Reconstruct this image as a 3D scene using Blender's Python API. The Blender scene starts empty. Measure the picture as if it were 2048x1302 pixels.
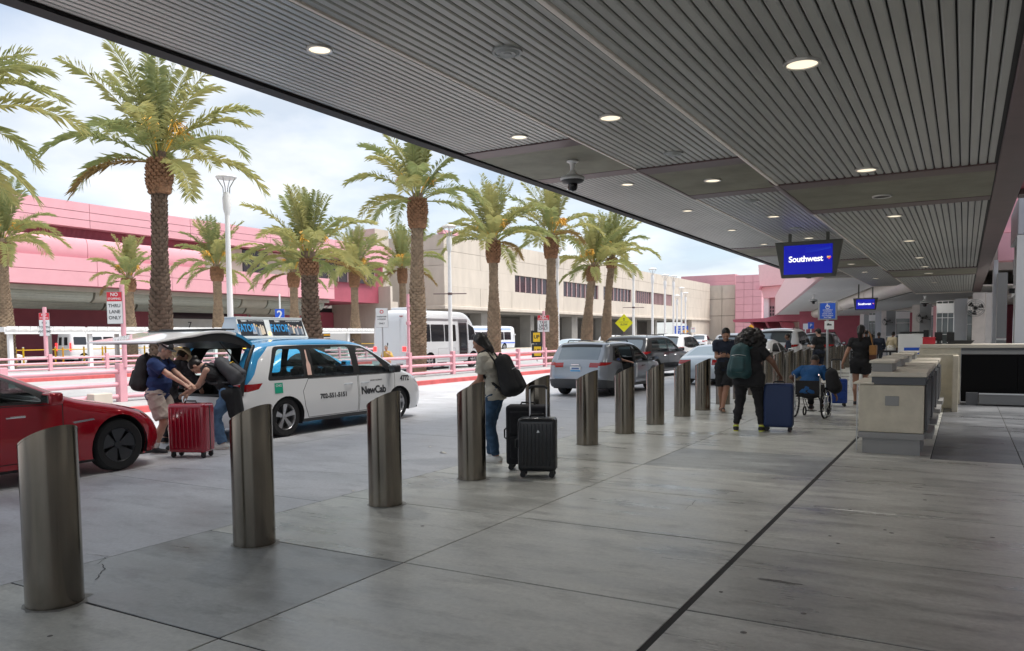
import bpy, bmesh, math, random
import numpy as np
from mathutils import Vector, Matrix
from mathutils.geometry import delaunay_2d_cdt
random.seed(7); RNG = np.random.default_rng(7)
R = math.radians
SC = bpy.context.scene
COL = SC.collection
# ---------------------------------------------------------------- camera, sky, sun, exposure
CAM_H = 1.65
FPX = 1571.4            # focal length in pixels of the 2048 px wide photograph
PITCH, YAW, ROLL, PPY = -0.05974, 0.52252, -0.01069, 768.0
_fw = Vector((-math.sin(YAW)*math.cos(PITCH), math.cos(YAW)*math.cos(PITCH), math.sin(PITCH)))
_r0 = Vector((math.cos(YAW), math.sin(YAW), 0)); _u0 = _r0.cross(_fw)
_r = math.cos(ROLL)*_r0 + math.sin(ROLL)*_u0
_u = -math.sin(ROLL)*_r0 + math.cos(ROLL)*_u0
CAM_O = Vector((0, 0, CAM_H))
cd = bpy.data.cameras.new('camera'); cam = bpy.data.objects.new('camera', cd); COL.objects.link(cam)
cam.matrix_world = Matrix(((_r.x, _u.x, -_fw.x, 0), (_r.y, _u.y, -_fw.y, 0), (_r.z, _u.z, -_fw.z, CAM_H), (0, 0, 0, 1)))
cd.sensor_width = 36; cd.lens = FPX/2048*36; cd.shift_y = (PPY-651)/2048
cd.clip_start = 0.05; cd.clip_end = 3000
SC.camera = cam
SC.view_settings.view_transform = 'Standard'; SC.view_settings.look = 'None'
SC.view_settings.exposure = 1.95; SC.view_settings.gamma = 1; SC.view_settings.use_curve_mapping = False

SUN_EL, SUN_AZ = R(66), R(62)       # azimuth clockwise from +Y: sun stands over the terminal, behind thin cloud
sd = bpy.data.lights.new('sun', 'SUN'); sd.energy = 1.6; sd.angle = R(40); sd.color = (1, .955, .89)
sun = bpy.data.objects.new('sun', sd); COL.objects.link(sun)
sun.rotation_euler = (math.pi/2-SUN_EL, 0, math.pi-SUN_AZ)

world = bpy.data.worlds.new('World'); SC.world = world; world.use_nodes = True
wn = world.node_tree.nodes; wl = world.node_tree.links; wn.clear()
def N(t, **k):
    n = wn.new(t)
    for a, b in k.items(): setattr(n, a, b)
    return n
sky = N('ShaderNodeTexSky', sky_type='NISHITA', sun_disc=False, sun_elevation=SUN_EL, sun_rotation=SUN_AZ)
bg1 = N('ShaderNodeBackground'); bg1.inputs[1].default_value = 0.05
bg2 = N('ShaderNodeBackground'); bg2.inputs[1].default_value = 0.43
tc = N('ShaderNodeTexCoord'); sx = N('ShaderNodeSeparateXYZ')
mz = N('ShaderNodeMath', operation='ADD'); mz.inputs[1].default_value = 0.22
dx = N('ShaderNodeMath', operation='DIVIDE'); dy = N('ShaderNodeMath', operation='DIVIDE')
cb = N('ShaderNodeCombineXYZ')
n1 = N('ShaderNodeTexNoise'); n1.inputs['Scale'].default_value = 1.15; n1.inputs['Detail'].default_value = 7; n1.inputs['Roughness'].default_value = .55; n1.inputs['Distortion'].default_value = .35
n2 = N('ShaderNodeTexNoise'); n2.inputs['Scale'].default_value = 2.1; n2.inputs['Detail'].default_value = 6; n2.inputs['Roughness'].default_value = .52
r1 = N('ShaderNodeValToRGB'); r1.color_ramp.elements[0].position = .30; r1.color_ramp.elements[0].color = (.46, .46, .46, 1); r1.color_ramp.elements[1].position = .60; r1.color_ramp.elements[1].color = (1, 1, 1, 1)
r2 = N('ShaderNodeValToRGB'); r2.color_ramp.elements[0].position = .36; r2.color_ramp.elements[0].color = (.43, .485, .56, 1); r2.color_ramp.elements[1].position = .64; r2.color_ramp.elements[1].color = (.655, .675, .70, 1)
mx = N('ShaderNodeMixShader'); wo = N('ShaderNodeOutputWorld')
wl.new(tc.outputs['Generated'], sx.inputs[0])
az = N('ShaderNodeMath', operation='ABSOLUTE'); wl.new(sx.outputs[2], az.inputs[0]); wl.new(az.outputs[0], mz.inputs[0])
wl.new(sx.outputs[0], dx.inputs[0]); wl.new(mz.outputs[0], dx.inputs[1]); wl.new(sx.outputs[1], dy.inputs[0]); wl.new(mz.outputs[0], dy.inputs[1])
wl.new(dx.outputs[0], cb.inputs[0]); wl.new(dy.outputs[0], cb.inputs[1]); cb.inputs[2].default_value = 3.7
wl.new(cb.outputs[0], n1.inputs['Vector']); wl.new(cb.outputs[0], n2.inputs['Vector'])
wl.new(n1.outputs[0], r1.inputs[0]); wl.new(n2.outputs[0], r2.inputs[0])
wl.new(sky.outputs[0], bg1.inputs[0]); wl.new(r2.outputs[0], bg2.inputs[0])
wl.new(r1.outputs[0], mx.inputs[0]); wl.new(bg1.outputs[0], mx.inputs[1]); wl.new(bg2.outputs[0], mx.inputs[2]); wl.new(mx.outputs[0], wo.inputs[0])

# ---------------------------------------------------------------- surveying: from a photograph pixel to a place at its real distance
def ray(px, py): return _fw + (px-1024)/FPX*_r + (PPY-py)/FPX*_u
def gp(px, py, z=0.0): d = ray(px, py); return CAM_O + d*((z-CAM_H)/d.z)
def atX(px, py, X): d = ray(px, py); return CAM_O + d*(X/d.x)
def atY(px, py, Y): d = ray(px, py); return CAM_O + d*(Y/d.y)

# ---------------------------------------------------------------- objects
def link(o, parent=None):
    COL.objects.link(o)
    if parent is not None: o.parent = parent
    return o
def tag(o, label=None, cat=None, group=None, kind=None):
    if label: o['label'] = label
    if cat: o['category'] = cat
    if group: o['group'] = group
    if kind: o['kind'] = kind
    return o
def thing(name, label, cat, loc=(0, 0, 0), rz=0.0, group=None):
    o = bpy.data.objects.new(name, None); o.empty_display_size = .1
    COL.objects.link(o); o.location = loc; o.rotation_euler = (0, 0, rz)
    return tag(o, label, cat, group)
def copy_tree(o, parent=None):
    c = o.copy(); COL.objects.link(c)
    if parent is not None: c.parent = parent
    for ch in list(o.children): copy_tree(ch, c)
    return c
def obj(name, me, mat=None, parent=None, label=None):
    o = bpy.data.objects.new(name, me)
    if mat is not None:
        if len(me.materials): me.materials.clear()
        for m in (mat if isinstance(mat, (list, tuple)) else [mat]): me.materials.append(m)
    link(o, parent)
    if label: o['label'] = label
    return o
def rot_to(d):
    return Vector((0, 0, 1)).rotation_difference(Vector(d).normalized()).to_matrix()

class MB:
    def __init__(s): s.v = []; s.f = []; s.mi = []
    def add(s, vs, fs, mi=0):
        b = len(s.v); s.v += [tuple(p) for p in vs]
        for f in fs: s.f.append(tuple(b+i for i in f)); s.mi.append(mi)
        return s
    def box(s, x0, x1, y0, y1, z0, z1, mi=0, M=None):
        vs = [(x0, y0, z0), (x1, y0, z0), (x1, y1, z0), (x0, y1, z0), (x0, y0, z1), (x1, y0, z1), (x1, y1, z1), (x0, y1, z1)]
        if M is not None: vs = [M @ Vector(p) for p in vs]
        return s.add(vs, [(3, 2, 1, 0), (4, 5, 6, 7), (0, 1, 5, 4), (1, 2, 6, 5), (2, 3, 7, 6), (3, 0, 4, 7)], mi)
    def tube(s, pts, r, n=8, caps=True, mi=0):
        pts = [Vector(p) for p in pts]; k = len(pts)
        rs = r if isinstance(r, (list, tuple)) else [r]*k
        vs = []; prev = None
        for i, p in enumerate(pts):
            d = (pts[min(i+1, k-1)]-pts[max(i-1, 0)]).normalized()
            if prev is None:
                a = d.orthogonal().normalized()
            else:
                a = (prev - d*prev.dot(d)); a = a.normalized() if a.length > 1e-6 else d.orthogonal().normalized()
            prev = a; b = d.cross(a)
            for j in range(n):
                t = 2*math.pi*j/n; vs.append(p+(a*math.cos(t)+b*math.sin(t))*rs[i])
        fs = [(i*n+j, i*n+(j+1) % n, (i+1)*n+(j+1) % n, (i+1)*n+j) for i in range(k-1) for j in range(n)]
        if caps: fs += [tuple(range(n-1, -1, -1)), tuple((k-1)*n+j for j in range(n))]
        return s.add(vs, fs, mi)
    def lathe(s, prof, n=24, c=(0, 0, 0), M=None, mi=0, cap0=False, cap1=False):
        vs = []; k = len(prof)
        for (r, z) in prof:
            for j in range(n):
                t = 2*math.pi*j/n; p = Vector((r*math.cos(t), r*math.sin(t), z))
                if M is not None: p = M @ p
                vs.append(p+Vector(c))
        fs = [(i*n+j, i*n+(j+1) % n, (i+1)*n+(j+1) % n, (i+1)*n+j) for i in range(k-1) for j in range(n)]
        if cap0: fs.append(tuple(range(n-1, -1, -1)))
        if cap1: fs.append(tuple((k-1)*n+j for j in range(n)))
        return s.add(vs, fs, mi)
    def prism(s, poly, axis, a, b, mi=0):
        # polygon (two coordinates in axis order) extruded along axis from a to b
        n = len(poly); vs = []
        for t in (a, b):
            for (p, q) in poly:
                vs.append({'x': (t, p, q), 'y': (p, t, q), 'z': (p, q, t)}[axis])
        fs = [tuple(range(n-1, -1, -1)), tuple(range(n, 2*n))] + [(i, (i+1) % n, n+(i+1) % n, n+i) for i in range(n)]
        return s.add(vs, fs, mi)
    def mesh(s, name, smooth=None, bevel=0, bseg=2, off=None):
        me = bpy.data.meshes.new(name)
        vs = s.v if off is None else [(p[0]-off[0], p[1]-off[1], p[2]-off[2]) for p in s.v]
        me.from_pydata(vs, [], s.f)
        if any(s.mi): me.polygons.foreach_set('material_index', s.mi)
        bm = bmesh.new(); bm.from_mesh(me)
        bmesh.ops.recalc_face_normals(bm, faces=bm.faces)
        if bevel: bmesh.ops.bevel(bm, geom=[e for e in bm.edges if len(e.link_faces) == 2 and e.calc_face_angle(0) > .5], offset=bevel, segments=bseg, profile=.6, affect='EDGES', clamp_overlap=True)
        bm.to_mesh(me); bm.free()
        if smooth is not None:
            me.polygons.foreach_set('use_smooth', [True]*len(me.polygons)); me.set_sharp_from_angle(angle=R(smooth))
        me.update(); return me
    def build(s, name, mat, parent=None, smooth=None, bevel=0, bseg=2, label=None, world=True):
        off = None
        if parent is not None and world: off = tuple(world_loc(parent))
        return obj(name, s.mesh(name, smooth, bevel, bseg, off), mat, parent, label)
def world_loc(o):
    l = Vector(o.location)
    while o.parent is not None: o = o.parent; l += Vector(o.location)
    return l

# ---------------------------------------------------------------- materials
def nt(m): return m.node_tree.nodes, m.node_tree.links
MATS = {}
def mat(name, col, rough=.6, metal=0., var=0., vscale=3., bump=0., bscale=30., spec=.5, emit=0., emit_col=None, stretch=None, rvar=0., obvar=0., coat=0., alpha=1., trans=0., ior=1.45, darkback=False):
    if name in MATS: return MATS[name]
    m = bpy.data.materials.new(name); m.use_nodes = True; nn, ll = nt(m); b = nn['Principled BSDF']
    b.inputs['Base Color'].default_value = (*col, 1); b.inputs['Roughness'].default_value = rough; b.inputs['Metallic'].default_value = metal
    b.inputs['Specular IOR Level'].default_value = spec; b.inputs['Coat Weight'].default_value = coat; b.inputs['Coat Roughness'].default_value = .04
    b.inputs['Alpha'].default_value = alpha; b.inputs['Transmission Weight'].default_value = trans; b.inputs['IOR'].default_value = ior
    if emit:
        b.inputs['Emission Color'].default_value = (*(emit_col or col), 1); b.inputs['Emission Strength'].default_value = emit
    last = None
    if var or bump or rvar:
        t = nn.new('ShaderNodeTexCoord'); mp = nn.new('ShaderNodeMapping'); ll.new(t.outputs['Object'], mp.inputs[0])
        if stretch: mp.inputs['Scale'].default_value = stretch
    if var:
        n = nn.new('ShaderNodeTexNoise'); n.inputs['Scale'].default_value = vscale; n.inputs['Detail'].default_value = 6; n.inputs['Roughness'].default_value = .62
        ll.new(mp.outputs[0], n.inputs['Vector'])
        rp = nn.new('ShaderNodeValToRGB'); rp.color_ramp.elements[0].position = .3; rp.color_ramp.elements[1].position = .7
        rp.color_ramp.elements[0].color = (*[c*(1-var) for c in col], 1); rp.color_ramp.elements[1].color = (*[min(1, c*(1+var)) for c in col], 1)
        ll.new(n.outputs[0], rp.inputs[0]); last = rp.outputs[0]
        if rvar:
            mr = nn.new('ShaderNodeMapRange'); mr.inputs[3].default_value = rough-rvar; mr.inputs[4].default_value = rough+rvar
            ll.new(n.outputs[0], mr.inputs[0]); ll.new(mr.outputs[0], b.inputs['Roughness'])
    if obvar:
        oi = nn.new('ShaderNodeObjectInfo'); mr = nn.new('ShaderNodeMapRange'); mr.inputs[3].default_value = 1-obvar; mr.inputs[4].default_value = 1+obvar
        ll.new(oi.outputs['Random'], mr.inputs[0])
        mm = nn.new('ShaderNodeVectorMath'); mm.operation = 'SCALE'
        if last is not None: ll.new(last, mm.inputs[0])
        else: mm.inputs[0].default_value = col
        ll.new(mr.outputs[0], mm.inputs['Scale']); last = mm.outputs[0]
    if darkback:
        g = nn.new('ShaderNodeNewGeometry'); mxx = nn.new('ShaderNodeMix'); mxx.data_type = 'RGBA'
        ll.new(g.outputs['Backfacing'], mxx.inputs[0])
        if last is not None: ll.new(last, mxx.inputs[6])
        else: mxx.inputs[6].default_value = (*col, 1)
        mxx.inputs[7].default_value = (.035, .035, .037, 1); last = mxx.outputs[2]
    if last is not None: ll.new(last, b.inputs['Base Color'])
    if bump:
        n = nn.new('ShaderNodeTexNoise'); n.inputs['Scale'].default_value = bscale; n.inputs['Detail'].default_value = 5
        ll.new(mp.outputs[0], n.inputs['Vector'])
        bp = nn.new('ShaderNodeBump'); bp.inputs['Strength'].default_value = bump; bp.inputs['Distance'].default_value = .02
        ll.new(n.outputs[0], bp.inputs['Height']); ll.new(bp.outputs[0], b.inputs['Normal'])
    MATS[name] = m; return m
def glass(name, tint, mixf=.35, rough=.02):
    # thin pane: transparent tint plus a clear reflection
    if name in MATS: return MATS[name]
    m = bpy.data.materials.new(name); m.use_nodes = True; nn, ll = nt(m); nn.clear()
    tr = nn.new('ShaderNodeBsdfTransparent'); tr.inputs[0].default_value = (*tint, 1)
    gl = nn.new('ShaderNodeBsdfGlossy'); gl.inputs['Roughness'].default_value = rough; gl.inputs[0].default_value = (.95, .97, 1, 1)
    fr = nn.new('ShaderNodeFresnel'); ge = nn.new('ShaderNodeNewGeometry'); mr = nn.new('ShaderNodeMapRange'); mr.inputs[3].default_value = 1.5; mr.inputs[4].default_value = 1/1.5
    ll.new(ge.outputs['Backfacing'], mr.inputs[0]); ll.new(mr.outputs[0], fr.inputs[0])
    mm = nn.new('ShaderNodeMath'); mm.operation = 'MULTIPLY_ADD'; mm.inputs[1].default_value = 1.0; mm.inputs[2].default_value = mixf
    mi = nn.new('ShaderNodeMixShader'); o = nn.new('ShaderNodeOutputMaterial')
    ll.new(fr.outputs[0], mm.inputs[0]); ll.new(mm.outputs[0], mi.inputs[0]); ll.new(tr.outputs[0], mi.inputs[1]); ll.new(gl.outputs[0], mi.inputs[2]); ll.new(mi.outputs[0], o.inputs[0])
    MATS[name] = m; return m

M_white = mat('white_paint', (.78, .78, .77), .45, var=.05, vscale=2)
M_dark = mat('dark_rubber', (.012, .012, .013), .7)
M_black = mat('black_plastic', (.02, .02, .021), .5)
M_black2 = mat('black_fabric', (.016, .016, .018), .85, var=.25, vscale=14, bump=.25, bscale=160)
M_steel = mat('brushed_steel', (.23, .205, .17), .19, metal=1., var=.09, vscale=5, stretch=(4, 4, .10), rvar=.045)
M_chrome = mat('chrome', (.75, .75, .76), .12, metal=1.)
M_alu = mat('aluminium', (.6, .61, .62), .35, metal=1.)
M_pinkrail = mat('pink_rail_paint', (.70, .36, .41), .45, var=.08, vscale=3, bump=.06, bscale=60)
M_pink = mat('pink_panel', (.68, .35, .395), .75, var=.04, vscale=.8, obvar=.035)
M_pinkshade = mat('shaded_pink_panel', (.42, .10, .14), .5, var=.08, vscale=1., obvar=.05)  # deeper copy of the pink, with shade put into its colour
M_brown = mat('brown_steel', (.115, .075, .075), .45, var=.12, vscale=2.5)
M_gold = mat('yellow_paint', (.80, .50, .02), .5)
M_redcurb = mat('red_kerb_paint', (.56, .11, .11), .55, var=.2, vscale=3, bump=.15, bscale=40)

# lettering: a font curve turned into a mesh, lying in its own xy plane
def text_mesh(s, size=1., depth=.004, bold=0., align='CENTER', space=1., shear=0., xs=1.):
    c = bpy.data.curves.new('lettering', 'FONT'); c.body = s; c.size = size; c.extrude = depth; c.offset = bold; c.align_x = align; c.align_y = 'CENTER'; c.space_character = space; c.shear = shear; c.resolution_u = 3; c.space_line = .92
    o = bpy.data.objects.new('lettering', c); COL.objects.link(o)
    dg = bpy.context.evaluated_depsgraph_get(); me = bpy.data.meshes.new_from_object(o.evaluated_get(dg))
    bpy.data.objects.remove(o); bpy.data.curves.remove(c)
    if xs != 1.:
        for v in me.vertices: v.co.x *= xs
    return me
def text(s, size, m, parent, loc, rot=(0, 0, 0), name='lettering', **k):
    o = obj(name, text_mesh(s, size, **k), m, parent); o.location = loc; o.rotation_euler = rot; return o
# ================================================================ the ground
def concrete_mat(name, col, streak, rough, var=.16, obvar=.06, stains=.25, seed=0., spec=.8):
    m = bpy.data.materials.new(name); m.use_nodes = True; nn, ll = nt(m); b = nn['Principled BSDF']; b.inputs['Specular IOR Level'].default_value = spec
    ge = nn.new('ShaderNodeNewGeometry')
    def noise(scale, sc, detail=6, rough_=.6):
        mp = nn.new('ShaderNodeMapping'); mp.inputs['Scale'].default_value = sc; mp.inputs['Location'].default_value = (seed, seed*2, 0); mp.inputs['Rotation'].default_value = (0, 0, R(-6))
        ll.new(ge.outputs['Position'], mp.inputs[0])
        n = nn.new('ShaderNodeTexNoise'); n.inputs['Scale'].default_value = scale; n.inputs['Detail'].default_value = detail; n.inputs['Roughness'].default_value = rough_
        ll.new(mp.outputs[0], n.inputs['Vector']); return n.outputs[0]
    s1 = noise(1., streak); s2 = noise(.55, (1, 1, 1), 5); s3 = noise(26, (1, 1, 1), 4, .7); s4 = noise(1.7, (1, 2.4, 1), 7, .7)
    def mr(x, a, b_, lo=.3, hi=.7):
        r_ = nn.new('ShaderNodeMapRange'); r_.inputs[1].default_value = lo; r_.inputs[2].default_value = hi; r_.inputs[3].default_value = a; r_.inputs[4].default_value = b_; ll.new(x, r_.inputs[0]); return r_.outputs[0]
    def mul(x, y):
        k = nn.new('ShaderNodeMath'); k.operation = 'MULTIPLY'; ll.new(x, k.inputs[0]); ll.new(y, k.inputs[1]); return k.outputs[0]
    f = mul(mul(mr(s1, 1-var, 1+var), mr(s2, 1-var, 1+var)), mul(mr(s3, .87, 1.13), mr(s4, 1-stains, 1.04, .32, .5)))
    oi = nn.new('ShaderNodeObjectInfo'); f = mul(f, mr(oi.outputs['Random'], 1-obvar, 1+obvar, 0, 1))
    vm = nn.new('ShaderNodeVectorMath'); vm.operation = 'SCALE'; vm.inputs[0].default_value = col; ll.new(f, vm.inputs['Scale']); ll.new(vm.outputs[0], b.inputs['Base Color'])
    rr = nn.new('ShaderNodeMath'); rr.operation = 'ADD'; ll.new(mr(s1, -.1, .1), rr.inputs[0]); ll.new(mr(s2, rough-.12, rough+.12), rr.inputs[1]); ll.new(rr.outputs[0], b.inputs['Roughness'])
    bp = nn.new('ShaderNodeBump'); bp.inputs['Strength'].default_value = .12; bp.inputs['Distance'].default_value = .004; ll.new(s3, bp.inputs['Height']); ll.new(bp.outputs[0], b.inputs['Normal'])
    return m
M_walk = concrete_mat('polished_walk_concrete', (.45, .452, .415), (.45, 3.6, 1), .35, .21, .12, .36, 0., 1.)
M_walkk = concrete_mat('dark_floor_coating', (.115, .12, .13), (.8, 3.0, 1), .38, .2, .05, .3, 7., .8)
M_walkd = concrete_mat('stained_walk_concrete', (.31, .325, .32), (.6, 3.0, 1), .42, .3, .05, .45, 2., 1.)
M_road = concrete_mat('road_concrete', (.44, .445, .465), (.8, 2.0, 1), .48, .12, .05, .20, 5., 1.)
M_lane = concrete_mat('lit_lane_concrete', (.34, .34, .34), (1, 1.5, 1), .7, .1, .03, .15, 9.)
M_far = concrete_mat('far_ground_concrete', (.30, .29, .28), (1, 1, 1), .8, .1, .03, .15, 3.)
M_joint = mat('joint_filler', (.03, .03, .03), .8)
M_crack = mat('crack_filler', (.06, .06, .06), .8)

g = MB().box(-1200, 1200, -600, 1500, -.6, -.05).build('ground', M_far); tag(g, kind='structure')
# pavement under the canopy: slabs with open joints over a dark bed
walk = thing('pavement', None, None, (0, 0, 0)); tag(walk, kind='structure')
MB().box(-5.655, 9.0, -6, 90, -.045, -.005).build('joint_bed', M_joint, walk)
cols = [(-5.65, -3.555), (-3.545, -1.462), (-1.418, .655), (.665, 2.74), (2.75, 4.9)]
ys = [2.88+1.655*k for k in range(-5, 24)]
for ci, (a, b) in enumerate(cols):
    for k in range(len(ys)-1):
        if ci == 4 and ys[k] < 6: continue
        e = .006+.002*((k*7+ci) % 3)
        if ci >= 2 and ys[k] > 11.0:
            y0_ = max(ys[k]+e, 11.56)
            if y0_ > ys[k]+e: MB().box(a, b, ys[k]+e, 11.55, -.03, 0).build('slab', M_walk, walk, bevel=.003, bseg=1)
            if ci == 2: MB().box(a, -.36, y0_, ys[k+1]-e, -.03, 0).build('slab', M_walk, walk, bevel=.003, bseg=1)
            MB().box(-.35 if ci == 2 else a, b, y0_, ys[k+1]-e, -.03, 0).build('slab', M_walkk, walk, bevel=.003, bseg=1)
            continue
        MB().box(a, b, ys[k]+e, ys[k+1]-e, -.03, 0).build('slab', M_walkd if (ci, k) in ((0, 5), (1, 9), (2, 12)) else M_walk, walk, bevel=.003, bseg=1)
far_slabs = MB()
for k in range(24, 52):
    for (a, b) in cols: far_slabs.box(a, b, 2.88+1.655*(k-1)+.006, 2.88+1.655*k-.006, -.03, 0)
fs = far_slabs.build('slab', M_walk, walk); tag(fs, kind='stuff')
# road beside it, flush with the pavement
road = thing('road', None, None, (0, 0, 0)); tag(road, kind='structure')
MB().box(-16.42, -5.655, -10, 140, -.045, -.007).build('joint_bed', M_joint, road)
rx = [(-9.19, -5.662), (-12.78, -9.20), (-16.40, -12.79)]
off = [.10, 1.9, .9]
for ci, (a, b) in enumerate(rx):
    y = -9.0+off[ci]
    while y < 52:
        L = 4.93
        MB().box(a, b, y+.006, y+L-.006, -.03, -.002).build('slab', M_road, road)
        y += L
MB().box(-16.40, -5.662, y+2, 140, -.03, -.003).build('far_roadway', M_road, road)
# wandering cracks in the slabs
def crack(pts, w, z, parent):
    mb = MB(); p = [Vector((x, y, z)) for x, y in pts]; pp = []
    for i in range(len(p)-1):
        for t in np.linspace(0, 1, 7)[:-1]:
            q = p[i].lerp(p[i+1], t); pp.append(q+Vector((random.uniform(-.012, .012), random.uniform(-.012, .012), 0)))
    pp.append(p[-1]); vs = []
    for i, q in enumerate(pp):
        d = (pp[min(i+1, len(pp)-1)]-pp[max(i-1, 0)]); d.z = 0; n = Vector((-d.y, d.x, 0)).normalized()*w*(.5+random.random()*.8)
        vs += [q+n, q-n]
    mb.add(vs, [(2*i, 2*i+1, 2*i+3, 2*i+2) for i in range(len(pp)-1)]); return mb.build('crack', M_crack, parent)
def gpt(*a): q = gp(*a); return (q.x, q.y)
crack([gpt(175, 1108), gpt(215, 1113), gpt(195, 1128)], .003, .003, road)
crack([gpt(205, 1128), gpt(208, 1140), gpt(190, 1160)], .003, .003, walk)
crack([gpt(340, 937), gpt(470, 941), gpt(640, 944), gpt(780, 952)], .004, .002, road)
crack([gpt(1395, 1000), gpt(1370, 1020)], .002, .003, walk)

# kerb islands beyond the road
def kerb(x0, x1, y0, y1, name, face_right=True):
    k = MB().box(x0, x1, y0, y1, -.04, .15).build(name, M_redcurb, None, bevel=.02); tag(k, kind='structure'); return k
kerb(-16.54, -16.40, -8, 70, 'kerb')
isl = MB().box(-20.6, -16.545, -8, 70, -.04, .145).build('island_pavement', M_lane); tag(isl, kind='structure')
kerb(-20.78, -20.605, -8, 70, 'kerb')
l2 = MB().box(-33.6, -20.785, -20, 160, -.045, -.012).build('inner_lane', M_lane); tag(l2, kind='structure')
kerb(-33.78, -33.605, -20, 120, 'kerb')
i2 = MB().box(-52.0, -33.785, -20, 120, -.04, .14).build('island_pavement', M_lane); tag(i2, kind='structure')
yk = MB().box(-52.2, -52.005, -20, 120, -.04, .15).build('kerb', M_gold, None, bevel=.02); tag(yk, kind='structure')
# litter and gum on the concrete
M_gum = mat('dried_gum', (.17, .165, .155), .7)
gum = MB()
for (px, py) in [(1660, 1072), (1676, 1087), (1783, 1066), (1492, 1062), (1442, 1184), (1487, 1265), (1607, 1227), (100, 1272), (1700, 1019), (845, 1052), (1770, 1060), (1985, 1075), (1850, 1000)]:
    q = gp(px, py); gum.lathe([(.002, .004), (.010+.006*random.random(), .0025), (.013+.007*random.random(), 0.0008)], 9, (q.x, q.y, 0), cap0=True)
o = gum.build('dried_gum', M_gum, walk); tag(o, kind='stuff')
M_stain = mat('scuffed_stain', (.13, .13, .12), .5, var=.5, vscale=22)
st = MB()
for (px, py, sx, sy) in [(1545, 1161, .10, .035), (1575, 1166, .12, .025)]:
    q = gp(px, py); n = 22; vs = [(q.x, q.y, .0016)]
    for j in range(n):
        a = 2*math.pi*j/n; rr = .6+.5*random.random(); vs.append((q.x+math.cos(a)*sx*rr, q.y+math.sin(a)*sy*rr, .0012))
    st.add(vs, [(0, 1+j, 1+(j+1) % n) for j in range(n)])
tag(st.build('scuffed_stain', M_stain, walk), kind='stuff')
M_paper = mat('crumpled_paper', (.7, .68, .62), .8)
for i, (px, py, L) in enumerate([(886, 906, .07), (860, 894, .04), (1123, 857, .06), (706, 982, .03)]):
    q = gp(px, py); M = Matrix.Translation(q) @ Matrix.Rotation(random.random()*3, 4, 'Z')
    mb = MB(); mb.add([M @ Vector(p) for p in [(-L, -L*.4, .002), (0, -L*.45, L*.22), (L, -L*.3, .003), (-L*.9, L*.4, .003), (0.1*L, L*.35, L*.3), (L*.8, L*.45, .002)]], [(0, 1, 4, 3), (1, 2, 5, 4)])
    tag(mb.build('paper_scrap', M_paper), ['longest scrap of paper lying on the road behind the third near bollard', 'small pale scrap of paper on the road nearest the taxi', 'scrap of paper on the road behind the black suitcases', 'tiny white scrap of paper by the road joint at the second near bollard'][i], 'litter', 'scraps of paper on the road')

# ================================================================ canopy over the pavement
H3, H2, H1 = 3.95, 4.45, 5.12
M_plank = mat('soffit_plank', (.38, .385, .365), .36, var=.14, vscale=1.3, stretch=(1, .25, 1), obvar=.07, metal=.25)
M_panel = mat('soffit_concrete', (.22, .215, .165), .7, var=.2, vscale=1.6, bump=.1, bscale=25)
M_trim = mat('soffit_edge_trim', (.80, .74, .67), .4, var=.06, vscale=2)
can = thing('canopy', 'long grey canopy of metal ceiling planks over the pavement and bollards', 'canopy', (0, 0, 0))
SEC = [(-8.27, -5.0, H1), (-4.82, -2.6, H2), (-2.52, .33, H3)]
BAYS = [(-6.6, 12.62), (16.02, 32.1), (36.2, 51.6)]
PW = .1066
for (xa, xb, z) in SEC:
    n = int(round((xb-xa)/PW))
    w = (xb-xa)/n
    for (ya, yb) in BAYS:
        proto = None
        for i in range(n):
            if proto is None:
                proto = MB().prism([(0, 0), (0.012, -.012), (w-.027, -.012), (w-.015, 0), (w-.015, .02), (0, .02)], 'y', ya, yb).mesh('plank')
            o = obj('plank', proto, None, can); o.location = (xa+i*w, 0, z)
            if not proto.materials: proto.materials.append(M_plank)
    MB().box(xa-.01, xb+.01, -6.6, 51.6, z+.021, z+.05).build('backing_board', M_dark, can)
top = MB()
for (xa, xb, z) in SEC: top.box(xa-.02, xb+.35, -6.8, 51.8, z+.055, 5.9)
top.build('canopy_deck', M_brown, can)
# cross beams: a concrete panel between two brown angles
for bi, (ya, yb) in enumerate([(12.62, 16.02), (32.1, 36.2)]):
    for (xa, xb, z) in SEC:
        x0 = xa-.03; x1 = xb+.04 if z != H3 else xb
        MB().box(x0+.03, x1, ya+.02, ya+.50, z-.03, z+.02).build('beam_angle', M_brown, can, bevel=.008, bseg=1)
        MB().box(x0+.03, x1, yb-.50, yb-.02, z-.03, z+.02).build('beam_angle', M_brown, can, bevel=.008, bseg=1)
        MB().box(x0+.03, x1, ya+.505, yb-.505, z-.022, z+.019).build('concrete_panel', M_panel, can)
# rounded light edge strips at each step and bullnose at the beams
def edge(xa, z, y0, y1, r, m, name, n=7):
    prof = [(xa-.02+r*(1-math.sin(t))*0-.0+(-r*math.sin(t)), z-.028+r-r*math.cos(t)) for t in np.linspace(0, math.pi/2, n)]
    poly = [(xa+.0, z-.028)]+prof+[(xa-.02-r, z+.3), (xa, z+.3)]
    return MB().prism(poly, 'y', y0, y1).build(name, m, can, smooth=40)
for (xa, xb, z) in SEC[1:]:
    for (y0, y1) in BAYS: edge(xa, z, y0, y1, .055, M_trim, 'edge_trim')
    for (y0, y1) in [(12.63, 16.01), (32.11, 36.19)]: edge(xa, z-.004, y0, y1, .14, M_brown, 'bullnose')
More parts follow.
